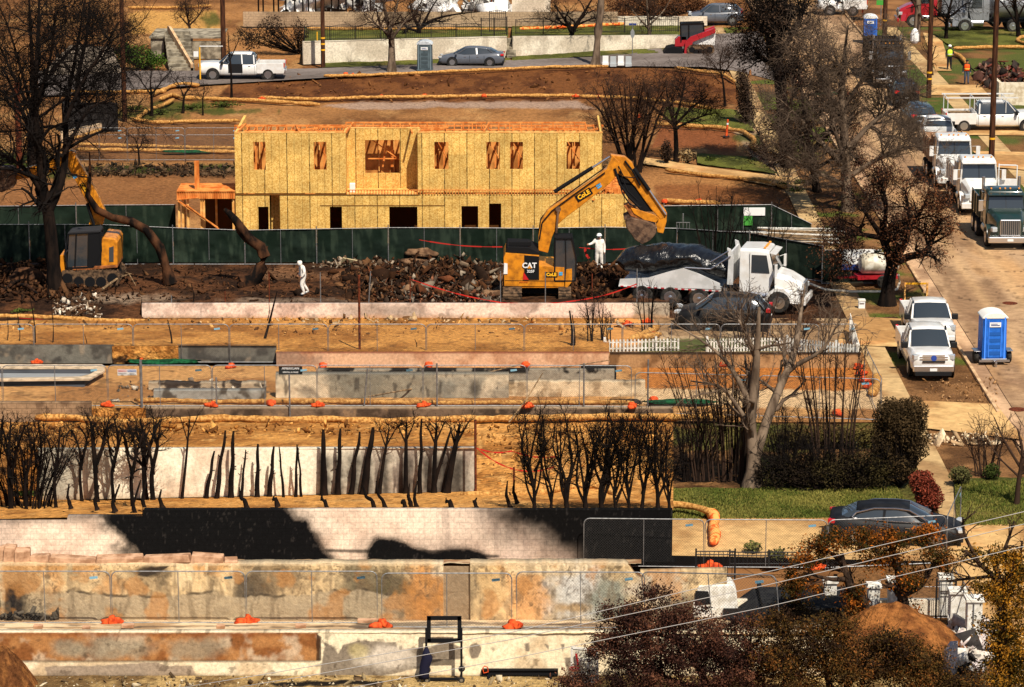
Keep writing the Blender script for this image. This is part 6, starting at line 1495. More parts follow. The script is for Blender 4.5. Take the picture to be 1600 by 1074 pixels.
# red and white track loader at the far wall
F3=Flat(1085,83,0)
tl=thing('track_loader','red and white compact track loader with black bucket on the far road','loader',F3.O,0)
tracks(tl,F3(1073,83)[0],F3(1115,83)[0],.7,(-.65,.65),.35,r=.36)
mb=MB();mb.prism(F3.poly([(1078,72),(1116,70),(1118,50),(1108,50),(1080,62)]),-.45,.45);mb.build('body',white_car,tl,bevel=.04)
mb=MB();mb.prism(F3.poly([(1064,62),(1097,60),(1098,36),(1064,36)]),-.4,.4);mb.build('cab',glass_m,tl)
mb=MB()
for a,b in(((1064,64),(1063,36)),((1063,36),(1099,35)),((1076,63),(1076,36)),((1099,35),(1100,56))):
 for d in(-.43,.43):mb.bar(F3.v(*a,d),F3.v(*b,d),.1,.08)
mb.build('cab_frame',mach_k,tl)
for d in(-.72,.52):mb=MB();mb.prism(F3.poly([(1117,42),(1117,50),(1082,64),(1076,84),(1068,84),(1070,64),(1078,56)]),d,d+.2);mb.build('lift_arm',red_car,tl,bevel=.02)
mb=MB();mb.prism(F3.poly([(1054,62),(1060,56),(1072,56),(1074,72),(1054,72)]),-.4,.4);mb.build('nose',red_car,tl,bevel=.03)
mb=MB();mb.prism(F3.poly([(1036,81),(1042,73),(1052,71),(1066,74),(1066,83),(1040,84)]),-.8,.8);mb.build('bucket',mach_k,tl,bevel=.02)
# ---- portable toilets
def toilet(loc,rz,label,col,col2,roofc,sc_=1.,trailer=False):
 t=thing('portable_toilet',label,'toilet',loc,rz);b=.15 if not trailer else .28;m=mat('toilet_'+str(col[2])[:5],col,.45,0,col2,3);w_=.56;h=2.0
 mb=MB();mb.box((0,0,b+h/2),(w_*2,w_*2,h),None,.97);mb.build('walls',m,t,bevel=.04)
 mb=MB();mb.bb(-w_*.72,w_*.72,-w_-.025,-w_+.01,b+.08,b+h-.12);d=mb.build('door',m,t,bevel=.02)
 mb=MB()
 for k in range(4):mb.bb(-w_*.5,w_*.5,-w_-.04,-w_-.024,b+.2+k*.3,b+.36+k*.3)
 mb.build('door_panel',mat('toilet_dk'+str(col[2])[:5],tuple(v*.6 for v in col),.5),d)
 mb=MB()
 for x in(-w_*.8,w_*.8):mb.bb(x-.035,x+.035,-w_-.05,-w_+.0,b,b+h-.05)
 for x in(-w_*.5,w_*.5):mb.bb(x-.012,x+.012,-w_-.055,-w_-.02,b+.1,b+h-.2)
 mb.build('rib',mat('toilet_trim'+str(col[2])[:5],tuple(min(1,v*1.5+.03)for v in col),.5),t)
 mb=MB();rr=[[(x,-w_-.05+(2*w_+.1)*k/8,b+h-.06+.26*math.sin(math.pi*k/8)**.7)for k in range(9)]+[(x,w_+.05,b+h-.1),(x,-w_-.05,b+h-.1)]for x in(-w_-.03,w_+.03)]
 rr=[[(-w_-.04+(2*w_+.08)*k/8,y,b+h-.06+.24*math.sin(math.pi*k/8)**.6)for k in range(9)]+[(w_+.04,y,b+h-.12),(-w_-.04,y,b+h-.12)]for y in(-w_-.05,w_+.05)]
 mb.loft(rr);mb.build('roof',mat('toilet_roof'+str(roofc[0])[:4],roofc,.5),t,smooth=True,bevel=.03)
 mb=MB();mb.bb(-.26,.26,-w_-.062,-w_-.042,b+h-.5,b+h-.28);s=mb.build('door_sign',white_p,t)
 mb=MB();mb.bb(-.2,.2,-w_-.067,-w_-.063,b+h-.44,b+h-.40);mb.bb(-.2,.1,-w_-.067,-w_-.063,b+h-.37,b+h-.34);mb.build('print',blue_p,s)
 mb=MB();mb.bb(-w_-.03,w_+.03,-w_-.06,w_+.03,b-.1,b+.03);mb.build('base',rim_m if trailer else m,t,bevel=.02)
 if trailer:
  for s in(1,-1):wheel(t,0,0,.28,.2)if False else None
  for s in(1,-1):
   mb=MB();mb.lathe([(.15,-.1),(.27,-.1),(.3,-.06),(.3,.06),(.27,.1),(.15,.1)],(0,0,0),20,'x');q=mb.build('wheel',tyre_m,t,smooth=True,loc=(s*.76,-.1,.3));mb=MB();mb.lathe([(.16,-.06),(.16,.06)],(0,0,0),14,'x');mb.build('rim',rim_m,q)
   mb=MB();mb.bb(s*.76-.14,s*.76+.14,-.45,.25,.6,.63);mb.build('mudguard',rim_m,t,bevel=.01)
  mb=MB();mb.bb(-.7,.7,-.68,-.6,.16,.26);mb.bb(-.04,.04,-1.1,-.6,.16,.24);mb.cyl((0,-1.0,0),(0,-1.0,.3),.05,n=8);mb.build('drawbar',rim_m,t)
 return t
toilet(gp(1549,566),R(3),'bright blue portable toilet with white roof on a small road trailer',C(40,110,205),C(30,92,180),C(225,222,214),trailer=True)
toilet(gp(1359,68),R(-4),'blue portable toilet at the top of the street above the black lorry',C(36,92,175),C(30,76,150),C(215,215,212))
toilet(gp(664,111),R(-2),'grey portable toilet with white sign beside the grey saloon',C(84,98,104),C(66,78,84),C(190,196,200))
# ================================================================ PEOPLE
def apply_mods(o):
 dg=bpy.context.evaluated_depsgraph_get();me=bpy.data.meshes.new_from_object(o.evaluated_get(dg));old=o.data;o.modifiers.clear();o.data=me;bpy.data.meshes.remove(old)
def skin_obj(name,verts,edges,radii,root,parent=None,sub=2):
 me=bpy.data.meshes.new(name);me.from_pydata(verts,edges,[]);o=link(bpy.data.objects.new(name,me),parent)
 o.modifiers.new('skin','SKIN');o.modifiers.new('sub','SUBSURF').levels=sub
 for i,r in enumerate(radii):me.skin_vertices[0].data[i].radius=(r,r)if not isinstance(r,tuple)else r
 me.skin_vertices[0].data[root].use_root=True
 apply_mods(o);return o
skin_m=mat('skin',C(196,140,108),.6)
def person(loc,rz,label,J,zones,h=1.75,extras=()):
 """J: joint offsets (fraction of h). x forward, y left"""
 t=thing('person',label,'person',loc,rz)
 D=dict(pel=(0,0,.52),waist=(0,0,.60),chest=(0,0,.72),neck=(0,0,.825),hb=(.01,0,.86),head=(.02,0,.93),top=(.015,0,.975),shl=(0,.105,.80),ell=(-.01,.15,.63),wrl=(.04,.155,.48),hal=(.05,.155,.445),shr=(0,-.105,.80),elr=(-.01,-.15,.63),wrr=(.04,-.155,.48),har=(.05,-.155,.445),hil=(0,.055,.5),knl=(.015,.065,.285),anl=(0,.07,.05),tol=(.085,.08,.02),hir=(0,-.055,.5),knr=(.015,-.065,.285),anr=(0,-.07,.05),tor=(.085,-.08,.02))
 D.update(J);K=list(D);V=[Vector(D[k])*h for k in K];ix={k:i for i,k in enumerate(K)}
 E=[('pel','waist'),('waist','chest'),('chest','neck'),('neck','hb'),('hb','head'),('head','top'),('chest','shl'),('shl','ell'),('ell','wrl'),('wrl','hal'),('chest','shr'),('shr','elr'),('elr','wrr'),('wrr','har'),('pel','hil'),('hil','knl'),('knl','anl'),('anl','tol'),('pel','hir'),('hir','knr'),('knr','anr'),('anr','tor')]
 fat=1.22 if zones[0][1]is suit else 1.0
 rad=dict(pel=.098,waist=.092,chest=.10,neck=.036,hb=.05,head=.062,top=.035,shl=.048,ell=.036,wrl=.026,hal=.02,shr=.048,elr=.036,wrr=.026,har=.02,hil=.068,knl=.046,anl=.034,tol=.026,hir=.068,knr=.046,anr=.034,tor=.026)
 o=skin_obj('body',V,[(ix[a],ix[b])for a,b in E],[rad[k]*h*(fat if k not in('head','top','hb','hal','har')else 1.06)for k in K],0,t)
 ml=[skin_m]+[z[1]for z in zones]
 for m in ml:o.data.materials.append(m)
 hands=[Vector(D['hal'])*h,Vector(D['har'])*h]
 for p in o.data.polygons:
  c=p.center;k=0
  for i,(f,_)in enumerate(zones):
   if f(c.x/h,c.y/h,c.z/h):k=i+1;break
  if min((c-q).length for q in hands)<.06 and 'glove' not in label:k=0
  p.material_index=k;p.use_smooth=True
 for q,w_,s in((hands[0],Vector(D['wrl'])*h,1),(hands[1],Vector(D['wrr'])*h,-1)):
  d=(q-w_).normalized();side=d.cross(Vector((0,1,0))).normalized();mb=MB()
  for k in range(4):
   b=q+side*(.028-.019*k);L=(.075,.085,.08,.062)[k];mb.tube([b,b+d*L*.5,b+d*L*.9-Vector((0,s*.02,0))],[.009,.008,.006],6)
  b=w_+d*.03+side*.03;mb.tube([b,b+d*.03+side*.03,b+d*.06+side*.035],[.011,.010,.008],6);mb.build('fingers',skin_m,t,smooth='all')
  # face
 hp=Vector(D['head'])*h;mb=MB();fx=hp.x+.062*h
 mb.box((fx+.006,0,hp.z-.012*h),(.028,.022,.035));mb.build('nose',skin_m,t,bevel=.006)
 mb=MB();mb.bb(fx-.012,fx+.002,.018,.038,hp.z+.002,hp.z+.012);mb.bb(fx-.012,fx+.002,-.038,-.018,hp.z+.002,hp.z+.012);mb.bb(fx-.014,fx-.002,-.022,.022,hp.z-.055,hp.z-.047);mb.build('eyes_and_mouth',black_p,t)
 for kind,m in extras:
  mb=MB()
  if kind=='helmet':
   c=hp+Vector((0,0,.028*h));mb.lathe([(.085*h*1.0,0),(.072*h,.004),(.070*h,.03*h),(.05*h,.055*h),(.02*h,.066*h),(.002,.068*h)],tuple(c),18);mb.box((c.x+.085*h,0,c.z+.004),(.05*h,.09*h,.008));mb.build('hard_hat',m,t,smooth='all')
  if kind=='hood':mb.lathe([(.05*h,-.08*h),(.068*h,-.04*h),(.071*h,.02*h),(.055*h,.052*h),(.002,.064*h)],(hp.x-.012,0,hp.z),18);mb.build('hood',m,t,smooth='all')
  if kind=='cap':mb.lathe([(.068*h,0),(.066*h,.02*h),(.04*h,.045*h),(.002,.05*h)],(hp.x-.004,0,hp.z+.02*h),16);mb.box((hp.x+.075*h,0,hp.z+.02*h),(.06*h,.08*h,.008));mb.build('cap',m,t,smooth='all')
  if kind=='vest':
   c=Vector(D['chest'])*h
   rings=[[((wx*h)*math.cos(a)+D[j][0]*h,(wy*h)*math.sin(a),z*h)for a in[2*math.pi*k/16 for k in range(16)]]for j,z,wx,wy in(('pel',.54,.088,.118),('waist',.62,.086,.116),('chest',.72,.096,.128),('chest',.79,.085,.118),('neck',.82,.05,.07))]
   mb.loft(rings);mb.build('vest',m[0],t,smooth='all')
   mb=MB();rings=[[((wx*h+.006)*math.cos(a)+D[j][0]*h,(wy*h+.006)*math.sin(a),z*h)for a in[2*math.pi*k/16 for k in range(16)]]for j,z,wx,wy in(('waist',.61,.0865,.1165),('waist',.64,.088,.118))];mb.loft(rings,False);mb.build('reflective_band',m[1],t,smooth='all')
  if kind=='boots':
   for a,b in(('anl','tol'),('anr','tor')):P,Q=Vector(D[a])*h,Vector(D[b])*h;mb=MB();mb.tube([P-(Q-P)*.25+Vector((0,0,-.03)),P+Vector((0,0,-.01)),Q+Vector((0,0,.005)),Q+(Q-P).normalized()*.03],[.05,.062,.055,.03],10);mb.build('boot',m,t,smooth='all')
 return t
suit=mat('white_coverall',C(238,232,222),.8,0,C(214,206,194),6,.4,12);jeans=mat('jeans',C(70,78,96),.85);darkc=mat('dark_cloth',C(34,34,40),.85);tanc=mat('tan_shirt',C(206,176,132),.85);greyb=mat('grey_boot',C(150,154,158),.8);blackc=mat('black_boot',(.02,.02,.02),.8)
face=lambda x,y,z:z>.845
allsuit=[(lambda x,y,z:z<.86 or x<.02,suit)]
person(gp(474,460,.25),R(200),'person in white hooded coverall walking bent forward across the dark site',dict(waist=(.01,0,.60),chest=(.03,0,.72),neck=(.055,0,.82),hb=(.075,0,.85),head=(.10,0,.91),top=(.10,0,.955),shl=(.035,.11,.80),shr=(.035,-.11,.80),ell=(.0,.16,.64),wrl=(.07,.14,.54),hal=(.10,.12,.52),elr=(.0,-.16,.64),wrr=(.07,-.14,.54),har=(.10,-.12,.52),knl=(.07,.065,.28),anl=(.0,.07,.05),tol=(.08,.08,.02),knr=(-.02,-.06,.28),anr=(-.16,-.07,.07),tor=(-.08,-.08,.02)),[(lambda x,y,z:True,suit)],1.78,(('hood',suit),('boots',greyb)))
person(gp(936,419,.05),R(-95),'person in white coverall and white hard hat standing with one arm out',dict(elr=(.03,-.20,.72),wrr=(.08,-.29,.70),har=(.10,-.32,.70),hil=(0,.055,.5),anl=(0,.085,.05),anr=(0,-.075,.05)),[(lambda x,y,z:z<.85,suit),(lambda x,y,z:z>.9,white_p)],1.82,(('helmet',mat('white_hat',(.8,.8,.78),.4)),('boots',suit)))
person(gp(387,119,.08),R(80),'person in tan shirt, jeans and white cap standing beside the white pickup',dict(),[(lambda x,y,z:.5<z<.845,tanc),(lambda x,y,z:z<=.5,jeans)],1.78,(('cap',white_p),('boots',blackc)))
person(gp(1483,108,.1),R(-80),'person in yellow vest and white hard hat with dark trousers',dict(ell=(.0,.17,.66),wrl=(.09,.12,.60),hal=(.11,.1,.60)),[(lambda x,y,z:z<.845,darkc)],1.8,(('helmet',mat('white_hat',(.8,.8,.78),.4)),('vest',(mat('hi_vis_yellow',C(200,235,60),.7),white_p)),('boots',blackc)))
person(gp(1510,131,.1),R(-100),'person in orange vest and jeans walking on the right hand pavement',dict(knl=(.05,.065,.285),anl=(.06,.07,.05),tol=(.14,.08,.03),anr=(-.05,-.07,.05),tor=(.03,-.08,.02)),[(lambda x,y,z:.52<z<.845,darkc),(lambda x,y,z:z<=.52,jeans)],1.76,(('cap',darkc),('vest',(mat('hi_vis_orange',C(245,90,30),.7),mat('band_yellow',C(230,220,90),.6))),('boots',blackc)))
# ================================================================ TREES AND PLANTS
def tubes_np(P,Rr,sides):
 N,n,_=P.shape
 T=np.empty_like(P);T[:,1:-1]=P[:,2:]-P[:,:-2];T[:,0]=P[:,1]-P[:,0];T[:,-1]=P[:,-1]-P[:,-2]
 T/=np.linalg.norm(T,axis=2,keepdims=True)+1e-9
 ref=np.zeros((N,1,3));m=T[:,:1];ref[:,0,:]=np.where(np.abs(m[:,0,2:3])<.8,[[0,0,1.]],[[1.,0,0]])
 U=np.cross(T,np.broadcast_to(ref,T.shape));U/=np.linalg.norm(U,axis=2,keepdims=True)+1e-9;W_=np.cross(T,U)
 a=np.arange(sides)*2*np.pi/sides
 V=P[:,:,None]+(U[:,:,None]*np.cos(a)[None,None,:,None]+W_[:,:,None]*np.sin(a)[None,None,:,None])*Rr[:,:,None,None]
 b=(np.arange(N)*n*sides)[:,None,None]+(np.arange(n-1)*sides)[None,:,None];j=np.arange(sides)[None,None,:];k=(j+1)%sides
 F=np.stack([b+j,b+k,b+sides+k,b+sides+j],-1).reshape(-1,4)
 return V.reshape(-1,3),F
def unit(v):return v/(np.linalg.norm(v,axis=-1,keepdims=True)+1e-9)
def spawn(rs,P,Rr,n,L,ang,wig,up,npts,rk=.55,t0=.25,t1=1.,rmin=.006):
 """children of every polyline in P"""
 N,m,_=P.shape;t=t0+(t1-t0)*rs.rand(N,n);s=t*(m-1);i=np.minimum(s.astype(int),m-2);f=(s-i)[...,None]
 ii=np.arange(N)[:,None];A=P[ii,i]*(1-f)+P[ii,i+1]*f;D=unit(P[ii,i+1]-P[ii,i]);r=Rr[ii,i]*(1-f[...,0])+Rr[ii,i+1]*f[...,0]
 A=A.reshape(-1,3);D=D.reshape(-1,3);r=r.ravel();M=len(A)
 q=unit(np.cross(D,rs.randn(M,3)));an=R(ang)*(.6+.8*rs.rand(M))[:,None];D=unit(D*np.cos(an)+q*np.sin(an))
 Ln=L*(.55+.8*rs.rand(M))*(1.15-.45*t.ravel());out=np.empty((M,npts,3));out[:,0]=A
 for k in range(1,npts):
  D=unit(D+rs.randn(M,3)*wig+np.array([0,0,up]));A=A+D*(Ln/(npts-1))[:,None];out[:,k]=A
 r0=np.maximum(r*rk,rmin)[:,None];RR=r0*np.linspace(1,.35,npts)[None];return out,np.maximum(RR,rmin*.7)
def leaves(rs,P,n,size,spread):
 N,m,_=P.shape;i=rs.randint(max(0,m//2),m,(N,n));A=P[np.arange(N)[:,None],i].reshape(-1,3);M=len(A);A=A+rs.randn(M,3)*spread
 u=unit(rs.randn(M,3));v=unit(np.cross(u,rs.randn(M,3)));s=size*(.6+.8*rs.rand(M))[:,None]
 V=np.stack([A-u*s,A+v*s*.5,A+u*s,A-v*s*.5],1).reshape(-1,3);return V,np.arange(4*M).reshape(-1,4)
def leafcols(rs,n,cols,V,per=4,cs=.5):
 c=np.array(cols);g=fbm(V[::per,0]+V[::per,1]*.7,V[::per,2]+V[::per,1]*.3,cs,3,4);k=np.clip(((g-.3)/.4*.7+rs.rand(n)*.5)*(len(c)-1)/1.0,0,len(c)-1.001);i=k.astype(int);f=(k-i)[:,None]
 return np.repeat((c[i]*(1-f)+c[i+1]*f)*(.7+.6*rs.rand(n))[:,None],per,0)
char_m=mat('charred_bark',C(14,11,10),.95,0,C(34,25,20),3,.8,14,stretch=(1,1,.3))
char2_m=mat('charred_twig',C(24,20,18),.95);bark_g=mat('grey_bark',C(126,108,90),.95,0,C(78,64,52),2.5,.8,12,stretch=(1,1,.3));twig_g=mat('grey_twig',C(98,82,68),.95);twig_b=mat('brown_twig',C(58,43,34),.95)
snag_m=mat('scorched_wood',C(78,50,32),.9,0,C(16,12,10),1.8,.8,12,stretch=(1,1,.5));pole_m=mat('pole_timber',C(86,54,36),.9,0,C(50,32,24),4,.4,12,stretch=(3,3,.3))
def limb_poly(base,limbs,z,rs,dj=.5):
 Y0=gp(base[0],base[1],z).y;out=[]
 for li,L in enumerate(limbs):
  pts=[];dy=0;sl=(rs.rand()-.5)*2*dj
  for k,(px,py,r)in enumerate(L):
   if li>0:dy+=sl*k*.35
   p=vp(px,py,Y0);p=np.array([p.x,Y0+(dy if li else 0),p.z]);pts.append((*p,r))
  pts=np.array(pts);s=np.linspace(0,len(pts)-1,10);i=np.minimum(s.astype(int),len(pts)-2);f=(s-i)[:,None]
  # smooth (catmull-rom)
  pad=np.concatenate([pts[:1]*2-pts[1:2],pts,pts[-1:]*2-pts[-2:-1]]);a,b,c,d=pad[i],pad[i+1],pad[i+2],pad[i+3]
  q=.5*((2*b)+(-a+c)*f+(2*a-5*b+4*c-d)*f**2+(-a+3*b-3*c+d)*f**3);q[:,3]=np.maximum(q[:,3],.012)
  if li==0:q[0,3]*=1.25
  out.append(q)
 A=np.array(out);return A[:,:,:3],A[:,:,3]
def tree(name,label,cat,base,limbs,sub,bark,twig,z=0.,leaf=None,seed=1,group=None,dj=.5,t0=.3):
 rs=np.random.RandomState(seed);P,Rr=limb_poly(base,limbs,z,rs,dj);O=P[0,0].copy()
 t=thing(name,label,cat,O,0,group);V,F=tubes_np(P-O,Rr,8);np_mesh('trunk',V,[F],bark,t,True)
 lev=[];p,r=P,Rr
 for k,s in enumerate(sub):
  n,L,ang,wig,up,npts=s[:6];p2,r2=spawn(rs,p,r,n,L,ang,wig,up,npts,t0=t0 if k==0 else .2,rmin=s[6]if len(s)>6 else .010);lev.append((p2,r2));p,r=p2,r2
 Vs,Fs,off=[],[],0
 for k,(p2,r2)in enumerate(lev):
  V,F=tubes_np(p2-O,r2,5 if k==0 else 3);Vs.append(V);Fs.append(F+off);off+=len(V)
 if Vs:np_mesh('branches',np.concatenate(Vs),[np.concatenate(Fs)],twig,t,True)
 if leaf:
  V,F=leaves(rs,lev[-1][0]-O,leaf['n'],leaf['s'],leaf['sp']);np_mesh('foliage',V,[F],leaf_m,t,False,leafcols(rs,len(F),leaf['c'],V))
 return t
def single(name,label,cat,base,pts,m,z=0.,group=None,seed=1,sides=8,n=12):
 rs=np.random.RandomState(seed);P,Rr=limb_poly(base,[pts],z,rs,0);O=P[0,0].copy();V,F=tubes_np(P-O,Rr*(1+.12*rs.randn(*Rr.shape)),sides)
 o=np_mesh(name,V,[F,np.array([range(sides-4,sides)])],m,None,True);o.location=O;return tag(o,label,cat,group)
HEAVY=[(17,3.0,50,.28,.02,6),(7,1.7,50,.35,.03,5),(6,.9,50,.4,.02,4)]
tree('burnt_tree','huge charred tree with dense bare crown at the left edge','tree',(85,458),[[(88,460,.40),(82,400,.32),(76,330,.30),(68,300,.26),(63,250,.21),(55,180,.16),(50,90,.10),(45,-10,.05)],[(76,330,.24),(93,292,.2),(101,240,.17),(98,180,.13),(110,100,.08),(122,10,.04)],[(70,305,.2),(44,268,.12),(18,245,.08),(-25,220,.05)],[(98,200,.12),(128,130,.08),(160,80,.06),(185,35,.03)],[(62,240,.14),(30,170,.09),(0,110,.05)],[(101,240,.1),(136,175,.07),(176,158,.03)],[(55,170,.1),(80,90,.07),(90,20,.04)],[(58,200,.1),(20,60,.05),(0,0,.03)]],[(14,3.3,50,.28,.02,6),(8,1.8,50,.35,.03,5),(7,1.0,50,.4,.02,4,.009)],char_m,char2_m,.1,seed=3,dj=1.2)
tree('burnt_tree','second charred tree further back, thin trunk left of the far fence panels','tree',(48,262),[[(50,262,.26),(48,200,.22),(56,120,.16),(60,40,.1),(62,-20,.05)],[(52,180,.12),(20,120,.08),(-10,60,.04)],[(55,150,.12),(100,90,.08),(140,50,.04)],[(52,190,.1),(110,150,.07),(150,130,.03)]],HEAVY,char_m,char2_m,seed=5,dj=1)
tree('burnt_tree','dark burnt tree behind the black fenced yard at far left','tree',(122,175),[[(122,178,.2),(122,120,.16),(135,60,.1),(140,5,.05)],[(122,130,.1),(90,80,.06),(80,30,.03)],[(124,120,.1),(160,90,.05),(180,40,.03)]],HEAVY,char_m,char2_m,seed=6,dj=1)
single('bent_trunk','charred bent trunk leaning left in front of the left excavator boom','tree trunk',(262,441),[(266,443,.30),(260,420,.22),(252,392,.23),(236,366,.21),(214,350,.19),(190,342,.2),(165,338,.19),(146,322,.18),(136,300,.14),(141,272,.08),(140,238,.03)],snag_m,.18,seed=4,sides=10)
tree('snag','twisted charred snag leaning toward the timber deck','tree trunk',(394,441),[[(384,444,.5),(402,430,.36),(412,406,.33),(409,388,.29),(390,374,.26),(374,352,.22),(361,336,.18),(350,327,.09)],[(386,378,.12),(371,360,.09),(370,345,.03)],[(412,400,.08),(418,385,.03)]],[(3,.5,60,.4,-.2,4)],snag_m,char2_m,.2,seed=8,dj=.1)
mid3=[(9,1.7,50,.3,.05,5),(6,.9,50,.35,.04,4),(5,.5,50,.4,.02,3)]
G_='bare trees of the far lots'
tree('bare_tree','grey trunked bare tree left of the grey portable toilet','tree',(612,113),[[(612,114,.34),(612,80,.25),(611,52,.2),(604,28,.13),(596,-10,.06)],[(612,60,.15),(628,40,.1),(650,15,.06),(665,-10,.03)],[(611,55,.12),(590,40,.08),(572,20,.03)],[(611,40,.1),(620,10,.06),(625,-15,.03)]],[(10,2.2,50,.3,.05,5),(7,1.2,50,.35,.04,4),(5,.6,50,.4,.02,3)],bark_g,twig_b,seed=11,group=G_)
tree('bare_tree','dark spreading bare tree growing behind the white street wall','tree',(655,60),[[(652,64,.25),(655,45,.18),(648,30,.12),(640,5,.05)],[(655,45,.15),(680,30,.1),(720,22,.06),(750,20,.03)],[(655,50,.12),(635,42,.08),(628,25,.03)],[(660,40,.12),(676,10,.06),(690,-10,.03)]],mid3,char_m,char2_m,.4,seed=12,group=G_)
tree('bare_tree','forked dark bare tree on the verge right of the far steps','tree',(890,82),[[(890,84,.27),(892,58,.2),(900,40,.16),(914,18,.1),(930,-10,.04)],[(893,52,.14),(882,30,.1),(866,8,.04)],[(898,44,.1),(870,36,.06),(850,28,.03)],[(900,40,.1),(925,30,.06),(950,25,.03)]],mid3,char_m,char2_m,seed=13,group=G_)
tree('bare_tree','pale bare tree behind the stop sign','tree',(1016,74),[[(1016,75,.2),(1014,45,.14),(1012,20,.1),(1010,-8,.05)],[(1014,45,.08),(995,25,.05),(980,5,.03)],[(1014,40,.08),(1035,20,.05),(1048,0,.03)]],mid3,bark_g,twig_b,seed=14,group=G_)
single('tree_trunk','thick pale branchless trunk leaning beside the far road','tree trunk',(930,103),[(930,104,.42),(932,85,.33),(934,55,.3),(938,20,.27),(941,-30,.22)],bark_g)
small=[(7,.9,45,.3,.08,4),(5,.5,45,.35,.05,3),(3,.3,45,.3,.02,3)]
for k,(b,l,lb)in enumerate((((237,180),[[(237,181,.11),(237,155,.09),(235,130,.05),(238,108,.02)],[(237,150,.06),(222,130,.04),(212,118,.02)],[(237,148,.06),(252,128,.04),(262,116,.02)]],'small black bare tree left of the kinked straw roll'),((285,176),[[(286,177,.09),(288,150,.07),(298,135,.04),(300,120,.02)],[(288,152,.05),(278,130,.03),(268,118,.02)]],'small bent burnt tree amid the straw rolls'),((317,179),[[(317,180,.06),(317,155,.04),(320,136,.02)]],'tiny burnt sapling right of the bent one'),((362,156),[[(362,157,.09),(361,110,.07),(358,80,.04),(356,50,.02)],[(361,90,.04),(370,70,.03),(376,55,.02)]],'thin tall sapling in front of the white pickup'),((218,258),[[(218,258,.07),(216,235,.05),(212,218,.03)],[(216,235,.04),(224,222,.02)]],'small twiggy tree seen through the far left panels'),((296,58),[[(298,58,.14),(296,42,.1),(292,20,.06),(290,0,.03)],[(296,40,.07),(310,25,.05),(318,12,.03)],[(296,42,.07),(284,28,.04),(278,18,.02)]],'brownish bare tree on the tan slope above the garage'),((110,150),[[(170,155,.1),(172,130,.06),(176,110,.03)],[(170,140,.05),(160,120,.03)],[(171,140,.05),(186,120,.03)]],'bare shrub beside the pale driveway at far left'))):
 tree('burnt_sapling',lb,'tree',b,l,small if k!=5 else mid3,char_m if k!=5 else twig_b,char2_m if k!=5 else twig_b,seed=20+k,group='small burnt trees of the orchard')
 # multi stemmed bare tree right of the house
rs=random.Random(7);st_=[]
for k in range(13):
 x0=990+rs.uniform(-14,16);x1=985+(k-6)*11+rs.uniform(-5,5);st_.append([(x0,270,.10),((x0*2+x1)/3,225,.08),((x0+2*x1)/3,175,.05),(x1,122+abs(k-6)*5+rs.uniform(-8,8),.02)])
tree('bare_tree','large multi stemmed bare tree between timber house and far lawn','tree',(990,270),st_,[(9,1.5,40,.3,.06,5),(6,.9,45,.35,.05,4),(4,.5,45,.4,.02,3)],char_m,twig_b,seed=31,dj=.8)
tree('bare_tree','round headed dark bare tree on the far lawn','tree',(1057,250),[[(1057,252,.17),(1056,215,.14),(1054,195,.13),(1045,165,.08),(1040,130,.03)],[(1055,198,.1),(1030,175,.07),(1005,155,.03)],[(1055,195,.1),(1080,170,.07),(1105,150,.03)],[(1054,192,.1),(1065,155,.06),(1072,122,.03)],[(1056,200,.08),(1090,185,.05),(1115,178,.03)]],[(11,1.6,50,.3,.05,5),(7,.9,50,.35,.04,4),(5,.5,50,.4,.02,3)],char_m,char2_m,seed=32)
tree('bare_tree','thin bare tree at the corner of the brown lot by the far road','tree',(1130,165),[[(1133,166,.09),(1130,130,.07),(1125,100,.04),(1130,75,.02)],[(1130,120,.05),(1110,95,.02)],[(1130,115,.05),(1150,90,.02)]],mid3,char_m,twig_b,seed=33)
def bushy(name,label,cat,base,pts,cols,dens,s,bark=char_m,z=0.,seed=1,n0=120,group=None,twigs=True):
 """plant whose outline follows ellipsoids (px,py,rx,ry) in the upright plane"""
 rs=np.random.RandomState(seed);O=np.array(gp(base[0],base[1],z));Y0=O[1];scl=FPX/(Y0*CP+CH*SP);t=thing(name,label,cat,O,0,group);VL=[];TW=[]
 for(px,py,rx,ry)in pts:
  c=np.array(vp(px,py,Y0));m=int(dens*rx*ry/100);d=unit(rs.randn(m,3));rr=rs.rand(m)**.45;lump=.72+.56*fbm(d[:,0]*2+px,d[:,2]*2+d[:,1],1.3,3,seed)
  p=c+d*(rr*lump)[:,None]*np.array([rx/scl,min(rx,ry*1.2)/scl,ry/scl]);VL.append(p)
  k=max(4,int(m/n0));e=p[rs.randint(0,m,k*3)];a=O+(e-O)*.35+rs.randn(len(e),3)*.05;TW.append((a,e))
 A=np.concatenate(VL)-O;A=A[A[:,2]>.02];M=len(A);u=unit(rs.randn(M,3));v=unit(np.cross(u,rs.randn(M,3)));q=s*(.6+.8*rs.rand(M))[:,None]
 V=np.stack([A-u*q,A+v*q*.5,A+u*q,A-v*q*.5],1).reshape(-1,3);F=np.arange(4*M).reshape(-1,4)
 np_mesh('foliage',V,[F],leaf_m,t,False,leafcols(rs,M,cols,V))
 a=np.concatenate([x for x,_ in TW])-O;e=np.concatenate([x for _,x in TW])-O;N=len(a);mid=(a+e)/2+rs.randn(N,3)*.12;P=np.stack([a*.2,a,mid,e],1);Rr=np.array([.04,.03,.02,.008])[None]*np.ones((N,1));V,F=tubes_np(P,Rr,4);np_mesh('branches',V,[F],bark,t,True)
 return t
BR=[C(40,28,24),C(74,50,36),C(112,74,48)];DK=[C(26,22,20),C(46,36,30),C(66,50,38)]
bushy('cypress','dark scorched columnar cypress beside the street pavement','tree',(1165,192),[(1160,125,12,18),(1164,150,15,28),(1166,175,17,20)],DK,420,.07,seed=41)
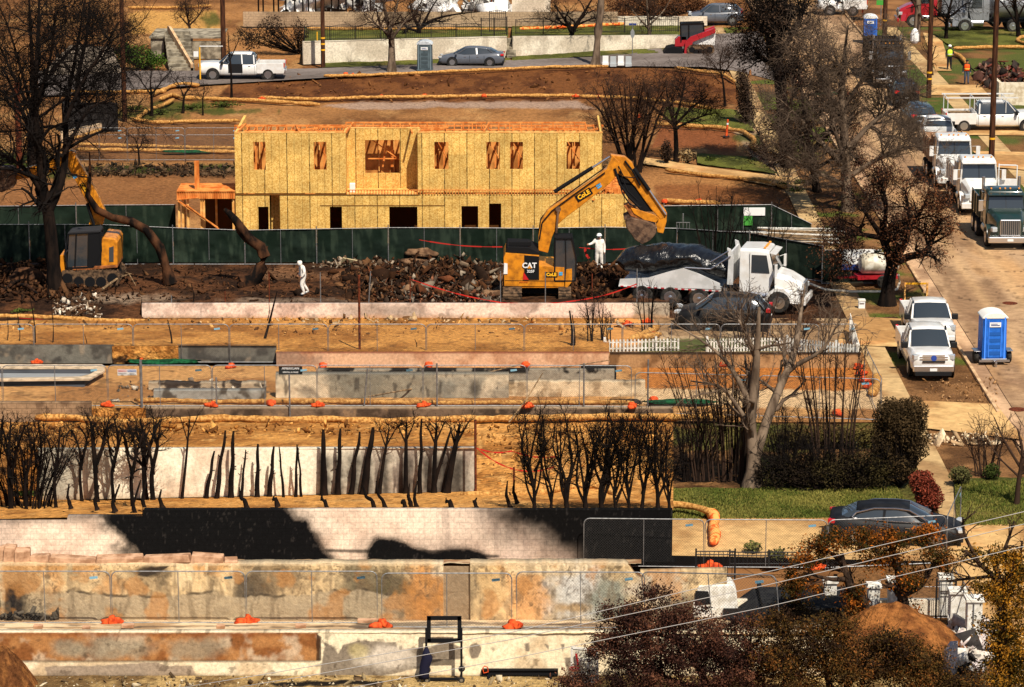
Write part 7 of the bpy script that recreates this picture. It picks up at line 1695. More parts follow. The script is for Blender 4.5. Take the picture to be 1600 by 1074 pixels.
bushy('shrub','small dark oval shrub left of the diagonal garden path','shrub',(1041,256),[(1041,236,10,20)],DK,420,.06,seed=42)
bushy('shrub','spiky dry plant beside the small dark oval shrub','shrub',(1073,255),[(1073,244,15,11)],[C(84,70,50),C(140,116,80)],120,.12,seed=43)
tree('dark_tree','tall dark scorched tree at the top beside the street, dense black crown','tree',(1222,262),[[(1230,262,.42),(1224,180,.38),(1215,90,.34),(1212,20,.26),(1212,-30,.2)],[(1216,110,.2),(1200,60,.12),(1190,10,.05)],[(1216,90,.2),(1245,40,.12),(1262,-10,.05)],[(1214,60,.15),(1192,30,.08),(1180,0,.04)],[(1218,120,.15),(1204,100,.08),(1196,60,.04)],[(1222,180,.12),(1245,140,.06),(1250,100,.03)]],[(16,2.0,50,.3,.03,6),(9,1.2,50,.35,.03,4),(6,.7,50,.4,.02,3)],char_m,char2_m,seed=44,leaf=dict(n=2,s=.08,sp=.15,c=DK),dj=1.2)
tree('bare_tree','wide grey leafless tree spreading over the left edge of the street','tree',(1322,330),[[(1325,332,.34),(1322,280,.3),(1320,230,.26),(1316,160,.2),(1318,100,.12),(1325,40,.05)],[(1320,240,.2),(1355,200,.14),(1390,175,.09),(1425,165,.04)],[(1321,260,.2),(1280,220,.14),(1245,180,.09),(1215,150,.04)],[(1322,280,.16),(1365,250,.12),(1405,225,.07),(1440,220,.03)],[(1317,170,.14),(1350,120,.09),(1375,80,.04)],[(1317,180,.14),(1280,120,.09),(1265,60,.04)],[(1322,290,.15),(1270,265,.1),(1220,235,.05)],[(1320,250,.15),(1300,190,.1),(1290,130,.05)]],[(17,2.4,48,.28,.04,6),(10,1.4,48,.33,.03,4),(8,.75,48,.4,.02,3)],bark_g,mat('grey_brown_twig',C(86,72,60),.95),seed=45,dj=1.4)
tree('brown_tree','gnarled tree with brown dead leaves and dark trunk by the kerb','tree',(1385,478),[[(1386,480,.42),(1388,445,.32),(1394,414,.3),(1388,395,.22),(1375,365,.15),(1350,330,.08),(1330,300,.04)],[(1394,412,.26),(1420,402,.2),(1448,396,.17),(1462,368,.12),(1474,352,.08),(1490,348,.03)],[(1400,404,.22),(1415,375,.16),(1418,335,.1),(1410,290,.05)],[(1378,372,.14),(1335,365,.1),(1300,355,.05)],[(1415,370,.12),(1438,330,.08),(1452,296,.04)],[(1380,370,.14),(1385,320,.1),(1375,275,.04)],[(1350,350,.1),(1320,375,.06),(1300,395,.03)]],[(12,1.5,50,.3,.0,5),(8,.9,50,.35,-.02,4),(5,.45,50,.4,-.03,3)],char_m,char2_m,seed=46,leaf=dict(n=3,s=.06,sp=.10,c=[C(34,24,20),C(66,42,30),C(104,66,42)]),dj=1.1)
tree('brown_tree','brown leaved dead tree tangled with the wide grey tree on its left','tree',(1275,300),[[(1277,302,.24),(1270,260,.2),(1262,215,.15),(1255,170,.1),(1250,120,.04)],[(1268,240,.14),(1235,205,.09),(1215,180,.04)],[(1268,240,.14),(1300,200,.09),(1322,160,.04)],[(1272,265,.12),(1230,250,.08),(1205,235,.04)],[(1272,265,.12),(1310,245,.08),(1340,235,.04)]],[(14,1.7,50,.3,.02,5),(8,1.0,50,.35,.0,4),(6,.5,50,.4,0,3)],char_m,char2_m,seed=48,leaf=dict(n=2,s=.06,sp=.10,c=[C(30,20,17),C(58,36,28),C(92,54,38)]),dj=1)
# mid grey tree and its neighbours
tree('grey_tree','pale grey bare tree rooted at the back of the lawn','tree',(1178,760),[[(1176,762,.38),(1178,715,.27),(1172,665,.22),(1178,610,.19),(1183,545,.13),(1186,480,.06)],[(1180,715,.24),(1192,680,.2),(1218,620,.17),(1246,570,.13),(1258,530,.09),(1272,480,.03)],[(1176,640,.14),(1145,580,.09),(1110,545,.05),(1050,510,.02)],[(1246,570,.1),(1285,545,.06),(1310,500,.03)],[(1182,560,.1),(1160,510,.06),(1140,490,.02)],[(1172,665,.1),(1130,610,.06),(1080,600,.03)]],[(9,1.7,42,.22,.08,6),(5,.9,42,.3,.06,4),(4,.5,42,.3,.04,3)],bark_g,twig_g,seed=47,dj=.8)
def fan(label,bx,by,xs,top,n,seed,m=char_m,z=0.,r=.035,name='charred_shrub',group=None,sub=None):
 rs=random.Random(seed);L=[]
 for k in range(n):
  x1=xs[0]+(xs[1]-xs[0])*(k+.5)/n+rs.uniform(-6,6);x0=bx+(x1-bx)*.5+rs.uniform(-6,6);yt=top+rs.uniform(-12,30)+abs(x1-(xs[0]+xs[1])/2)*.12
  L.append([(x0,by,r),(x0+(x1-x0)*.25,by-(by-yt)*.4,r*.8),(x0+(x1-x0)*.7,by-(by-yt)*.75,r*.5),(x1,yt,r*.25)])
 return tree(name,label,'shrub',(bx,by),L,sub or[(5,.8,32,.22,.12,4),(4,.4,35,.3,.08,3)],m,char2_m if m is char_m else m,z,seed=seed,group=group,dj=.5)
fan('fan of long thin bare stems left of the pale grey tree',1140,752,(1030,1190),545,24,51,twig_b)
fan('dense clump of black stems close left of the pale grey tree',1150,740,(1100,1190),590,18,52)
fan('upright bare stems in front of the fence corner right of the grey tree',1305,750,(1235,1360),530,22,53,twig_b)
fan('dark stems over the low rail between grey tree and hedge',1225,752,(1190,1270),650,18,54)
for k,(x,lb)in enumerate(((1170,'bare twiggy shrub in front of the dark hatchback'),(1240,'bare brown shrub beside the white picket fence'),(1120,'dark burnt shrub behind the tarpaulin load'),(1190,'thick dark burnt shrub between lorry and green fence'))):
 yb=(530,548,430,436)[k];fan(lb,x,yb,(x-45,x+45),(470,490,300,325)[k],12,60+k,char_m if k>1 else twig_b)
for k,(x,yb,yt)in enumerate(((923,548,470),(945,545,475),(1010,520,440))):fan(['thin forked burnt sapling left of the straw heap','twiggy burnt sapling nearest the straw heap','dark sapling in front of the lorry rear wheels'][k],x,yb,(x-12,x+14),yt,5,70+k,char_m,.03)
# charred hedge along the black wall, right part
rs=random.Random(9)
for k,x in enumerate((835,861,886,915,940,962,983,1003,1028,1046)):
 r=rs.uniform(.05,.09);L=[[(x,796,r),(x+rs.uniform(-3,3),765,r*.85),(x+rs.uniform(-10,10),725,r*.6),(x+rs.uniform(-14,14),650+rs.uniform(-10,20),.02)]]
 for q in range(rs.choice((3,4,6,7))):s=rs.choice((-1,1));L.append([(x,790-q*rs.uniform(4,12),r*.7),(x+s*rs.uniform(4,14),755-q*6,r*.5),(x+s*rs.uniform(10,22),700,r*.35),(x+s*rs.uniform(8,34),655+rs.uniform(-5,25),.015)])
 tree('charred_hedge_tree',f'charred hedge tree above the black wall, {ORD[k]} from left of ten','tree',(x,796),L,[(8,.8,38,.32,.10,4),(9,.45,42,.38,.06,3,.008)],char_m,char2_m,HD-.1,seed=80+k,group='charred hedge right of the white wall',dj=.4)
 # left part
for k,(x,yb,yt)in enumerate(((-8,806,650),(18,808,655),(42,806,665),(62,800,660),(88,800,668),(128,785,665),(152,790,660),(178,788,655),(208,798,660),(228,785,655),(240,792,680))):
 r=rs.uniform(.065,.11);L=[[(x,yb,r),(x-3,yb-50,r*.85),(x+rs.uniform(-8,8),yb-95,r*.65),(x+rs.uniform(-14,14),yt,.03)]]
 for q in range(rs.choice((2,3,4))):s=(-1,1)[q%2];L.append([(x,yb-50-q*rs.uniform(6,16),r*.6),(x+s*rs.uniform(3,9),yb-90,r*.5),(x+s*rs.uniform(8,16),yb-115,r*.35),(x+s*rs.uniform(8,24),yt+rs.uniform(-4,22),.02)])
 tree('charred_hedge_tree',f'charred hedge tree left of the white wall, {ORD[k]} from left','tree',(x,yb),L,[(6,.8,42,.3,.08,4),(9,.42,42,.38,.05,3,.008)],char_m,char2_m,.5 if yb>795 else .1,seed=100+k,group='charred hedge left of the white wall',dj=.4)
fan('thicket of fine black stems behind the leftmost charred trees',40,798,(-30,120),690,30,121,char_m,.4)
fan('low green and black scrub below the leftmost charred trees',45,800,(10,90),745,8,120,char_m,.6)
POLES=[(284,781,297,650,.06),(322,783,335,705,.08),(338,783,352,673,.085),(361,781,365,674,.10),(377,778,384,703,.055),(402,780,403,694,.09),(421,780,428,698,.09),(443,780,436,698,.05),(462,780,464,695,.06),(471,780,466,700,.05),(506,770,505,672,.13),(528,768,532,670,.10),(548,768,562,675,.09),(568,766,583,668,.14),(592,768,608,668,.08),(634,770,635,660,.10),(656,772,659,655,.08),(678,766,682,662,.11),(676,772,706,668,.07),(697,770,718,665,.15)]
for k,(x0,y0,x1,y1,r)in enumerate(POLES):
 r*=1.0
 j=rs.uniform(-1.3,1.3);y0=max(y0,785.5-14*(x0-60)/683)
 if k in(14,15,17,19,0):tree('charred_pole',f'charred stem with twigs before the white streaked wall, {ORD[k]} from left','tree trunk',(x0,y0),[[(x0,y0+2,r),(x0+(x1-x0)*.4+j,y0+(y1-y0)*.45,r*.8),(x0+(x1-x0)*.8,y0+(y1-y0)*.8,r*.55),(x1,y1,r*.3)],[(x0+(x1-x0)*.8,y0+(y1-y0)*.75,r*.4),(x1+14,y1-4,.015)],[(x0+(x1-x0)*.7,y0+(y1-y0)*.7,r*.4),(x1-16,y1,.015)]],[(7,.6,45,.3,.1,4),(5,.3,45,.3,.05,3,.008)]if k>13 else[(4,.5,40,.3,.1,4)],char_m,char2_m,.05,seed=130+k,group='charred stems before the white wall',dj=.2,t0=.6)
 else:tree('charred_pole',f'branchless charred stem before the white streaked wall, {ORD[k]} from left','tree trunk',(x0,y0),[[(x0,y0+2,r*1.1),(x0+(x1-x0)*.25+j,y0+(y1-y0)*.3,r*1.05),(x0+(x1-x0)*.5-j,y0+(y1-y0)*.55,r*.75),(x0+(x1-x0)*.8+j,y0+(y1-y0)*.8,r*.7),(x1,y1,r*.4)]],[(5,.16,60,.3,.1,3,.012)],char_m,char_m,.05,seed=130+k,group='charred stems before the white wall',dj=.1)
SPR=[(109,793,108,756),(150,795,155,758),(178,798,187,757),(210,802,220,750),(225,795,228,752),(252,793,252,765),(384,794,374,762),(509,794,503,770),(583,794,567,758),(600,794,588,752),(642,794,640,756),(650,794,652,752),(632,794,630,780),(704,794,697,778),(743,794,745,778),(795,792,793,752),(806,785,804,750),(432,790,428,775)]
for k,(x0,y0,x1,y1)in enumerate(SPR):single('charred_sprout',f'short curved charred sprout just behind the black wall, {ORD[k]} from the left','stump',(x0,y0),[(x0+2,y0+2,.10),(x0-2,y0-12,.07),((x0+x1)/2-3,(y0+y1)/2,.06),(x1,y1,.025)],char_m,HD-.25 if x0>226 else HD-.5,'charred sprouts behind the black wall',seed=160+k,sides=6)
for k,(x0,y0,x1,y1,r)in enumerate(((412,535,433,455,.07),(418,500,420,470,.03),(893,542,890,486,.08),(897,542,894,492,.05),(268,548,262,500,.05),(82,545,80,470,.03),(55,545,47,462,.04),(30,540,27,488,.03),(10,540,12,495,.03),(135,548,132,522,.03),(650,545,648,530,.03),(302,472,298,442,.04))):
 single('burnt_stick',f'thin burnt stick standing in the tan lot, {ORD[k]} of the loose set' if False else['forked burnt stick before the low cream wall','short side stick of the forked one','taller black stub left of the bare saplings','shorter black stub left of the bare saplings','crooked burnt stick under the end of the low cream wall','thin burnt stick at left over the lower straw roll','leaning burnt stick near the left rubble','thin stick by the left straw roll','leftmost thin burnt stick','tiny burnt stick above the grey mossy wall','tiny stub in the middle of the tan lot','pale stick on the dark site near bent trunk'][k],'stick',(x0,y0),[(x0,y0+1,r),((x0*2+x1)/3+2,y0+(y1-y0)*.4,r*.8),(x1,y1,r*.4)],char_m,.45 if y0>500 else HJ,seed=190+k,sides=6)
 # hedges and bushes right
bushy('hedge','tall dark square clipped hedge beside the concrete crossing','hedge',(1408,760),[(1390,650,26,30),(1425,650,26,30),(1385,690,26,34),(1425,690,28,36),(1408,660,34,36),(1400,728,34,30)],[C(26,20,14),C(46,36,22),C(70,55,34)],420,.05,seed=201)
bushy('hedge','low dark twiggy hedge along the back of the lawn','hedge',(1300,764),[(1210,738,34,26),(1255,738,36,28),(1300,735,38,30),(1345,733,38,32),(1375,735,28,30)],[C(20,17,13),C(38,30,20),C(60,52,28)],170,.05,seed=202)
fan('many short black stems poking through the low twiggy hedge',1290,762,(1180,1400),695,56,215)
fan('dark twiggy stems behind the lawn left of the pale grey tree',1080,752,(1052,1140),650,26,216)
bushy('hedge','brownish hedge top with green tips behind the dark rail','hedge',(1290,700),[(1240,682,40,18),(1300,680,44,18),(1350,682,34,20)],[C(54,42,28),C(84,74,38)],170,.06,seed=203)
bushy('shrub','round maroon leaved shrub at the hedge foot beside the pavement','shrub',(1450,800),[(1440,755,20,22),(1450,775,23,26)],[C(60,24,18),C(100,44,32),C(130,62,44)],620,.05,seed=204)
bushy('shrub','grey green low shrub right of the pavement','shrub',(1500,760),[(1500,742,18,14)],[C(56,60,32),C(96,92,54)],420,.05,seed=205)
bushy('shrub','dark green bushy plant at the right edge above the grass strip','shrub',(1548,752),[(1550,738,14,14)],[C(36,44,20),C(66,76,32)],420,.05,seed=206)
fan('bare brown shrub above the grass strip near the right edge',1543,745,(1510,1575),668,12,207,twig_b)
tree('bare_tree','small bare tree at the right edge on the grass strip','tree',(1588,792),[[(1588,794,.12),(1592,750,.09),(1598,710,.07),(1590,670,.03)],[(1594,730,.06),(1570,690,.04),(1555,655,.02)],[(1596,740,.06),(1620,690,.03)],[(1592,745,.05),(1565,720,.03),(1550,700,.02)]],[(7,1.,45,.28,.08,5),(5,.5,45,.3,.05,3)],twig_b,twig_b,seed=208)
bushy('ivy_bush','green ivy covered bank left of the concrete steps','shrub',(225,108),[(215,88,34,18),(245,96,18,12),(195,78,16,12)],[C(30,44,16),C(58,82,28),C(84,106,40)],260,.09,seed=209)
bushy('shrub','dark evergreen shrub left of the white street wall','shrub',(468,84),[(468,55,16,28),(425,50,26,26),(390,60,20,20)],DK,200,.08,seed=210)
bushy('hedge','long dead brown hedge across the top behind the white wall','hedge',(1030,30),[(975,8,26,20),(1015,6,30,22),(1055,6,30,22),(1090,10,22,22)],[C(60,38,26),C(104,66,40)],260,.09,seed=211)
for k,(x,y)in enumerate(((1176,866),(1215,876))):bushy('shrub',['small bare tufted plant behind the drive fence','low green plant beside the drive edge'][k],'shrub',(x,y),[(x,y-10,16,10)],[C(60,66,28),C(104,100,50)],160,.07,seed=212+k)
for k,(x,y,rx)in enumerate(((1110,252,10),(1243,300,14),(1222,292,10),(20,262,30),(300,170,26),(350,166,30),(210,172,20),(1285,275,12),(1250,288,10),(250,178,14),(38,490,20),(40,775,26),(35,752,16))):bushy('weeds','x','weeds',(x,y),[(x,y-3,rx,5)],[C(44,56,24),C(84,96,40)],260,.07,seed=220+k,z=.5 if y>700 else 0);
wl=['low weeds left of the diagonal path','green clump beside the pale crossing below the wide tree','smaller green clump by the pale crossing','weeds behind the far burnt tree at the left edge','green weeds under the bent orchard tree','green strip of weeds under the thin tall sapling','weeds at the foot of the first orchard tree','weeds on the verge below the wide leafless tree','weeds beside the pavement under the wide tree','weeds by the kinked straw roll','green weeds by the left rubble','green scrub under the leftmost charred hedge','upper green scrub among the leftmost charred hedge']
for o,l in zip([o for o in COL.objects if o.get('label')=='x' and o.get('category')=='weeds'],wl):o['label']=l
# foreground trees
RU=[C(26,28,12),C(58,48,18),C(110,62,20),C(168,92,28)]
def clumps(name,label,base,limbs,blobs,cols,dens,s,seed,z=0.,bark=char_m,cat='tree',tw=twig_b):
 t=tree(name,label,cat,base,limbs,[(6,.8,45,.3,.04,4),(5,.45,45,.3,.02,3)],bark,tw,z,seed=seed,dj=.5)
 rs=np.random.RandomState(seed);O=np.array(t.location);Y0=O[1];scl=FPX/(Y0*CP+CH*SP);L=[];LC=[]
 for(px,py,rx,ry)in blobs:
  c0=np.array(vp(px,py,Y0));nsub=max(5,int(rx*ry/32))
  for q in range(nsub):
   d=unit(rs.randn(3));c=c0+d*rs.rand()**.4*np.array([rx,min(rx,ry*1.5),ry])/scl;m=int(dens*(.5+rs.rand()));L.append(c+rs.randn(m,3)*np.array([.17,.17,.13])*(.6+.7*rs.rand()));LC.append(np.full(m,rs.rand()))
 A=np.concatenate(L)-O;g=np.concatenate(LC);M=len(A);u=unit(rs.randn(M,3));v=unit(np.cross(u,rs.randn(M,3)));q=s*(.6+.8*rs.rand(M))[:,None]
 V=np.stack([A-u*q,A+v*q*.5,A+u*q,A-v*q*.5],1).reshape(-1,3);F=np.arange(4*M).reshape(-1,4)
 c=np.array(cols);k=np.clip((g*.75+rs.rand(M)*.35)*(len(c)-1),0,len(c)-1.001);i=k.astype(int);f=(k-i)[:,None]
 np_mesh('foliage',V,[F],leaf_m,t,False,np.repeat((c[i]*(1-f)+c[i+1]*f)*(.7+.6*rs.rand(M))[:,None],4,0))
 return t
clumps('rust_tree','rust and green leaved tree with forked trunks before the gate pillars',(1385,1000),[[(1380,1002,.2),(1362,975,.17),(1350,940,.15),(1330,922,.14),(1322,895,.1),(1316,865,.05)],[(1412,1000,.24),(1412,950,.2),(1408,915,.16),(1402,880,.12),(1392,850,.05)],[(1410,930,.12),(1440,915,.1),(1462,880,.05)],[(1320,905,.1),(1295,905,.07),(1255,895,.03)],[(1318,880,.08),(1290,860,.06),(1262,850,.03)],[(1404,890,.08),(1370,862,.06),(1350,840,.03)]],[(1300,848,36,18),(1355,842,40,18),(1400,848,32,20),(1450,848,26,24),(1470,880,14,26),(1262,870,28,18),(1240,912,18,26),(1275,925,22,10),(1380,872,40,14),(1330,925,22,16),(1420,905,28,20),(1415,965,26,30),(1340,948,16,16),(1370,985,14,16)],RU,78,.05,301,bark=mat('rust_bark',C(70,54,42),.95,0,C(40,30,24),5,.6,16))
clumps('rust_tree','tall ochre leaved tree cut by the right edge of the photo',(1575,1100),[[(1572,1100,.2),(1570,1040,.18),(1565,960,.14),(1560,900,.1),(1545,860,.05)],[(1566,960,.1),(1590,900,.07),(1600,850,.03)],[(1562,910,.1),(1530,880,.07),(1506,858,.04)],[(1556,900,.06),(1520,905,.05),(1482,912,.03)],[(1530,880,.06),(1508,838,.05),(1504,808,.03)],[(1560,880,.06),(1575,845,.05),(1585,815,.03)]],[(1565,880,30,22),(1590,900,22,40),(1555,920,20,26),(1580,960,26,40),(1575,1010,30,34),(1560,1050,34,26),(1530,912,18,8),(1520,868,18,10),(1595,1050,20,40),(1545,985,14,24)],[C(30,30,12),C(66,56,18),C(124,84,24),C(176,120,34)],85,.048,302,bark=_M['rust_bark'])
PU=[C(22,14,13),C(42,26,22),C(70,43,33),C(108,70,50)]
clumps('purple_bush','big dark purple brown bush at the bottom centre hiding the front wall',(1110,1100),[[(1110,1100,.14),(1095,1050,.12),(1060,1000,.08),(1030,950,.03)],[(1110,1090,.12),(1150,1040,.08),(1190,990,.04)],[(1100,1080,.1),(1020,1050,.07),(960,1010,.03)],[(1060,1000,.06),(1000,985,.05),(950,975,.02)]],[(1025,928,32,12),(990,955,50,18),(1010,965,50,18),(945,1010,30,20),(1075,965,44,22),(975,1000,44,26),(1050,1005,70,34),(1130,1000,60,34),(1000,1045,70,34),(1100,1050,90,40),(1190,1040,70,44),(900,1062,34,20),(1170,975,34,18)],PU,105,.040,303)
clumps('purple_bush','brown and green bush in front of the dirt mound',(1300,1110),[[(1300,1110,.12),(1290,1040,.1),(1260,990,.04)],[(1310,1090,.1),(1360,1030,.06),(1390,990,.03)]],[(1250,985,40,24),(1205,970,40,14),(1310,980,36,20),(1400,1010,46,26),(1440,1030,50,22),(1500,1065,50,20),(1225,1020,50,34),(1300,1010,50,30),(1265,1050,70,34),(1350,1045,60,34),(1420,1050,50,28),(1380,1005,36,20),(1450,1075,50,24)],[C(26,18,13),C(48,32,20),C(72,56,24),C(112,68,30)],95,.042,304)
clumps('dark_shrub','dark small leaved shrub left of the rust tree under the wires',(1235,985),[[(1238,985,.12),(1240,945,.1),(1236,905,.05)]],[(1236,930,14,20),(1250,950,22,12),(1215,965,26,10)],[C(28,24,18),C(54,46,26)],70,.04,305)
# ================================================================ POLES, WIRES, DEBRIS, SMALL THINGS
yel=mat('yellow_paint',C(230,170,40),.5)
def pole(px,yb,yt,r,label,bands=0,m=None,name='utility_pole',cat='pole',z=0.):
 P=gp(px,yb,z);h=hz(px,yb,yt,z)-z;t=thing(name,label,cat,P,0);mb=MB();mb.tube([(0,0,-.2),(0,0,h*.5),(0,0,h)],[r,r*.93,r*.85],12);mb.build('shaft',m or pole_m,t,smooth=True)
 for k in range(bands):mb=MB();mb.lathe([(r*1.03,0),(r*1.03,.12)],(0,0,1.3+.45*k),12);mb.build('reflective_band',yel,t)
pole(195,188,-25,.17,'brown timber utility pole left of the far chain link panels');pole(350,119,-25,.20,'brown timber utility pole in front of the white pickup cab');pole(505,106,-25,.17,'brown timber utility pole with yellow bands by the white street wall',3)
pole(1451,153,-25,.19,'brown timber utility pole beside the black estate car',2);pole(1549,250,-25,.19,'brown timber utility pole rising in front of the rack pickup',1);pole(1382,58,-25,.2,'short wide timber pole right of the far blue toilet',1)
pole(31,268,130,.2,'rusty brown post half hidden in the left burnt crown',0,rust);pole(496,98,50,.05,'thin yellow upright pole before the white street wall',0,yel,'yellow_pole')
pole(313,126,74,.06,'yellow post carrying a white arm beside the far white pickup',0,yel,'gauge_post','post')
t=[o for o in COL.objects if o.name.startswith('gauge_post')][0];mb=MB();mb.bb(0,1.7,-.03,.03,2.5,2.56);mb.build('arm',white_p,t);mb=MB();mb.bb(-.45,-.1,-.02,.02,1.75,2.15);mb.build('plate',white_p,t)
mb=MB();a=gp(608,84,.0);mb.cyl((0,0,0),(-.75,0,1.25),.045,n=8);tag(mb.build('leaning_pole',yel,loc=a),'short yellow pole leaning against the white street wall','pole')
# overhead wires, strung between poles outside the picture, about 70 m from the camera
wire_m=mat('cable',C(176,172,166),.5,.3)
for k,pts in enumerate((((200,1088),(400,1056),(800,988),(1160,903),(1582,804),(1800,752)),((300,1086),(488,1055),(800,999),(1200,914),(1600,819),(1800,772)),((400,1100),(553,1074),(800,1029),(1200,948),(1600,854),(1800,808)),((700,1130),(900,1092),(1300,1010),(1330,1004)))[:3]):
 P=[vp(x,y,72+k*.8)for x,y in pts];O=P[0].copy();mb=MB();mb.tube([p-O for p in P],.0095,5);tag(mb.build('overhead_wire',wire_m,loc=O,smooth='all'),['uppermost overhead wire crossing the lower right','middle overhead wire crossing the lower right','lowest overhead wire crossing over the purple bush'][k],'wire','overhead wires')
P=[vp(x,y,140)for x,y in((-60,118),(200,120),(500,125))]
# rubble
def heap(name,label,q,n,s,cols,hh,seed,z=None,kind='stuff',cat='rubble',flatk=.5):
 rs=np.random.RandomState(seed);V=[];F=[];CL=[];off=0;cols=np.array(cols)
 cube=np.array([(-1,-1,-1),(1,-1,-1),(1,1,-1),(-1,1,-1),(-1,-1,1),(1,-1,1),(1,1,1),(-1,1,1)],float)*.5;fc=np.array([(0,3,2,1),(4,5,6,7),(0,1,5,4),(1,2,6,5),(2,3,7,6),(3,0,4,7)])
 for i in range(n):
  a,b=rs.rand(),rs.rand();px=(q[0]*(1-a)+q[1]*a);py=q[2]*(1-b)+q[3]*b;zz=(zsite(py)if z is None else z);p=np.array(gp(px,py,zz));e=min(a,1-a)*4;p[2]+=rs.rand()**1.5*hh*min(1,e)*(.4+.9*fbm(np.array([px]),np.array([py]),.03,3,seed)[0])
  d=s*(.35+rs.rand(3)*.9)*np.array([1.+2.6*rs.rand()**3,1.,flatk*(.5+rs.rand())])*np.exp(rs.randn()*.5)*.8;A=np.linalg.qr(rs.randn(3,3))[0];K=cube*(1+.3*rs.randn(8,3));V.append((K*d)@A.T+p);F.append(fc+off);off+=8;CL.append(np.repeat((cols[rs.randint(len(cols))]*(.7+.6*rs.rand()))[None],8,0))
 o=np_mesh(name,np.concatenate(V),[np.concatenate(F)],rub2_m,None,False,np.concatenate(CL));return tag(o,label,cat,None,kind)
rub2_m=painted('debris',6.,.4,.5,12.)
DB=[C(52,33,20),C(74,46,27),C(34,23,16),C(96,66,42),C(60,37,22),C(44,28,18)]
heap('debris_heap','dark burnt debris heaped between the worker and the large excavator',(535,785,472,405),2600,.15,DB,.5,1)
heap('debris_heap','grey and white debris at the front of the dark heap',(600,790,474,448),800,.12,[C(120,108,94),C(90,78,66),C(60,46,36),C(130,84,60)],.45,2,flatk=.3)
heap('debris_heap','strip of pale debris along the green fence foot',(490,620,420,404),350,.16,[C(150,134,114),C(100,80,62),C(66,46,32)],.35,3)
heap('debris_heap','broken debris under the large excavator and beside the lorry',(885,985,468,420),900,.15,DB,.5,4)
heap('debris_heap','white broken plaster rubble at the left end of the low cream wall',(78,158,498,466),330,.13,[C(204,190,170),C(150,130,108),C(80,58,40),C(70,48,32)],.3,5,z=.05)
heap('debris_heap','heap of roots and burnt wood around the left burnt tree',(-60,150,468,412),1100,.15,DB,.4,6)
heap('debris_heap','low mixed scraps of pipe, board and metal over the dark heap',(560,785,470,412),320,.2,[C(110,92,74),C(80,66,54),C(100,58,36),C(52,38,28),C(136,122,104)],.62,27,flatk=.12)
heap('debris_heap','scattered clods and scraps over the dark demolition site',(150,560,474,415),900,.09,DB,.06,7)
heap('debris_heap','dark debris strip behind the far left panels',(95,370,276,258),900,.1,[C(56,42,30),C(90,70,50),C(40,34,26)],.2,8,z=0)
heap('debris_heap','loose stones along the foot of the low cream wall',(224,1000,512,498),500,.1,[C(150,110,66),C(96,68,42),C(190,160,120)],.12,9,z=0)
heap('debris_heap','broken masonry scraps among the ruined foundations',(180,420,636,596),220,.14,[C(206,190,166),C(110,96,80),C(60,50,42)],.1,10,z=.35)
heap('debris_heap','dark broken bricks and shards along the left foot of the mottled wall',(-60,90,968,962),90,.12,[C(40,36,32),C(84,76,64)],.1,11,z=.2)
heap('debris_heap','burnt timber heap beside the pale block corner at top right',(1525,1600,142,108),260,.3,[C(70,46,38),C(50,42,38),C(120,90,76),C(96,50,40)],.9,12,z=0,flatk=.15)
t=thing('lumber_stack','stack of long grey boards right of the collapsing green fence','lumber',gp(1245,385),R(-12));rs=random.Random(5)
for k in range(22):mb=MB();xo=rs.uniform(-.5,.5);yo=rs.uniform(0,3.4);mb.bar((-2.3+xo,yo,.12+.05*(k%5)),(2.2+xo,yo+rs.uniform(-.25,.25),.12+.05*(k%5)+rs.uniform(0,.1)),.14,.05);mb.build('board',wood_g if k%3 else wpaint,t)
heap('debris_heap','white bags and scrap piled beside the dirt mound',(1478,1532,1050,985),120,.30,[C(226,218,206),C(190,180,166),C(60,56,54),C(210,196,190)],.6,14,z=0)
heap('debris_heap','scraps along the bottom dirt strip',(-50,930,1080,1058),420,.07,[C(150,130,96),C(90,72,52),C(196,180,150)],.06,15,z=0)
heap('debris_heap','broken edge stones along the dirt beside the right crossing',(1450,1560,695,678),120,.12,[C(220,196,160),C(170,140,104)],.06,16,z=.08)
heap('wreckage','crumpled white sheet metal wreckage lying along the top wall',(655,800,24,10),110,.9,[C(232,230,226),C(200,196,190),C(150,144,136)],.7,17,z=0,flatk=.12)
heap('wreckage','white wreckage between black posts at the top left',(445,600,22,-5),160,.9,[C(232,230,226),C(190,186,180),C(60,56,52)],1.2,18,z=0,flatk=.12)
for k in range(16):
 x=402+k*11.6+random.Random(k).uniform(-3,3);post(x,22,-20,.07,char_m,f'black burnt hedge stem against the top edge, {ORD[k]} from the left','burnt_snag',z=0,group='burnt stems at the top edge')
for k in range(6):post((690,740,768,806,840,1073)[k],18,-20,.06,rust,f'rusty upright post among the white wreckage at the top, {ORD[k]} from the left','rusty_post',z=0,group='rusty posts at the top edge')
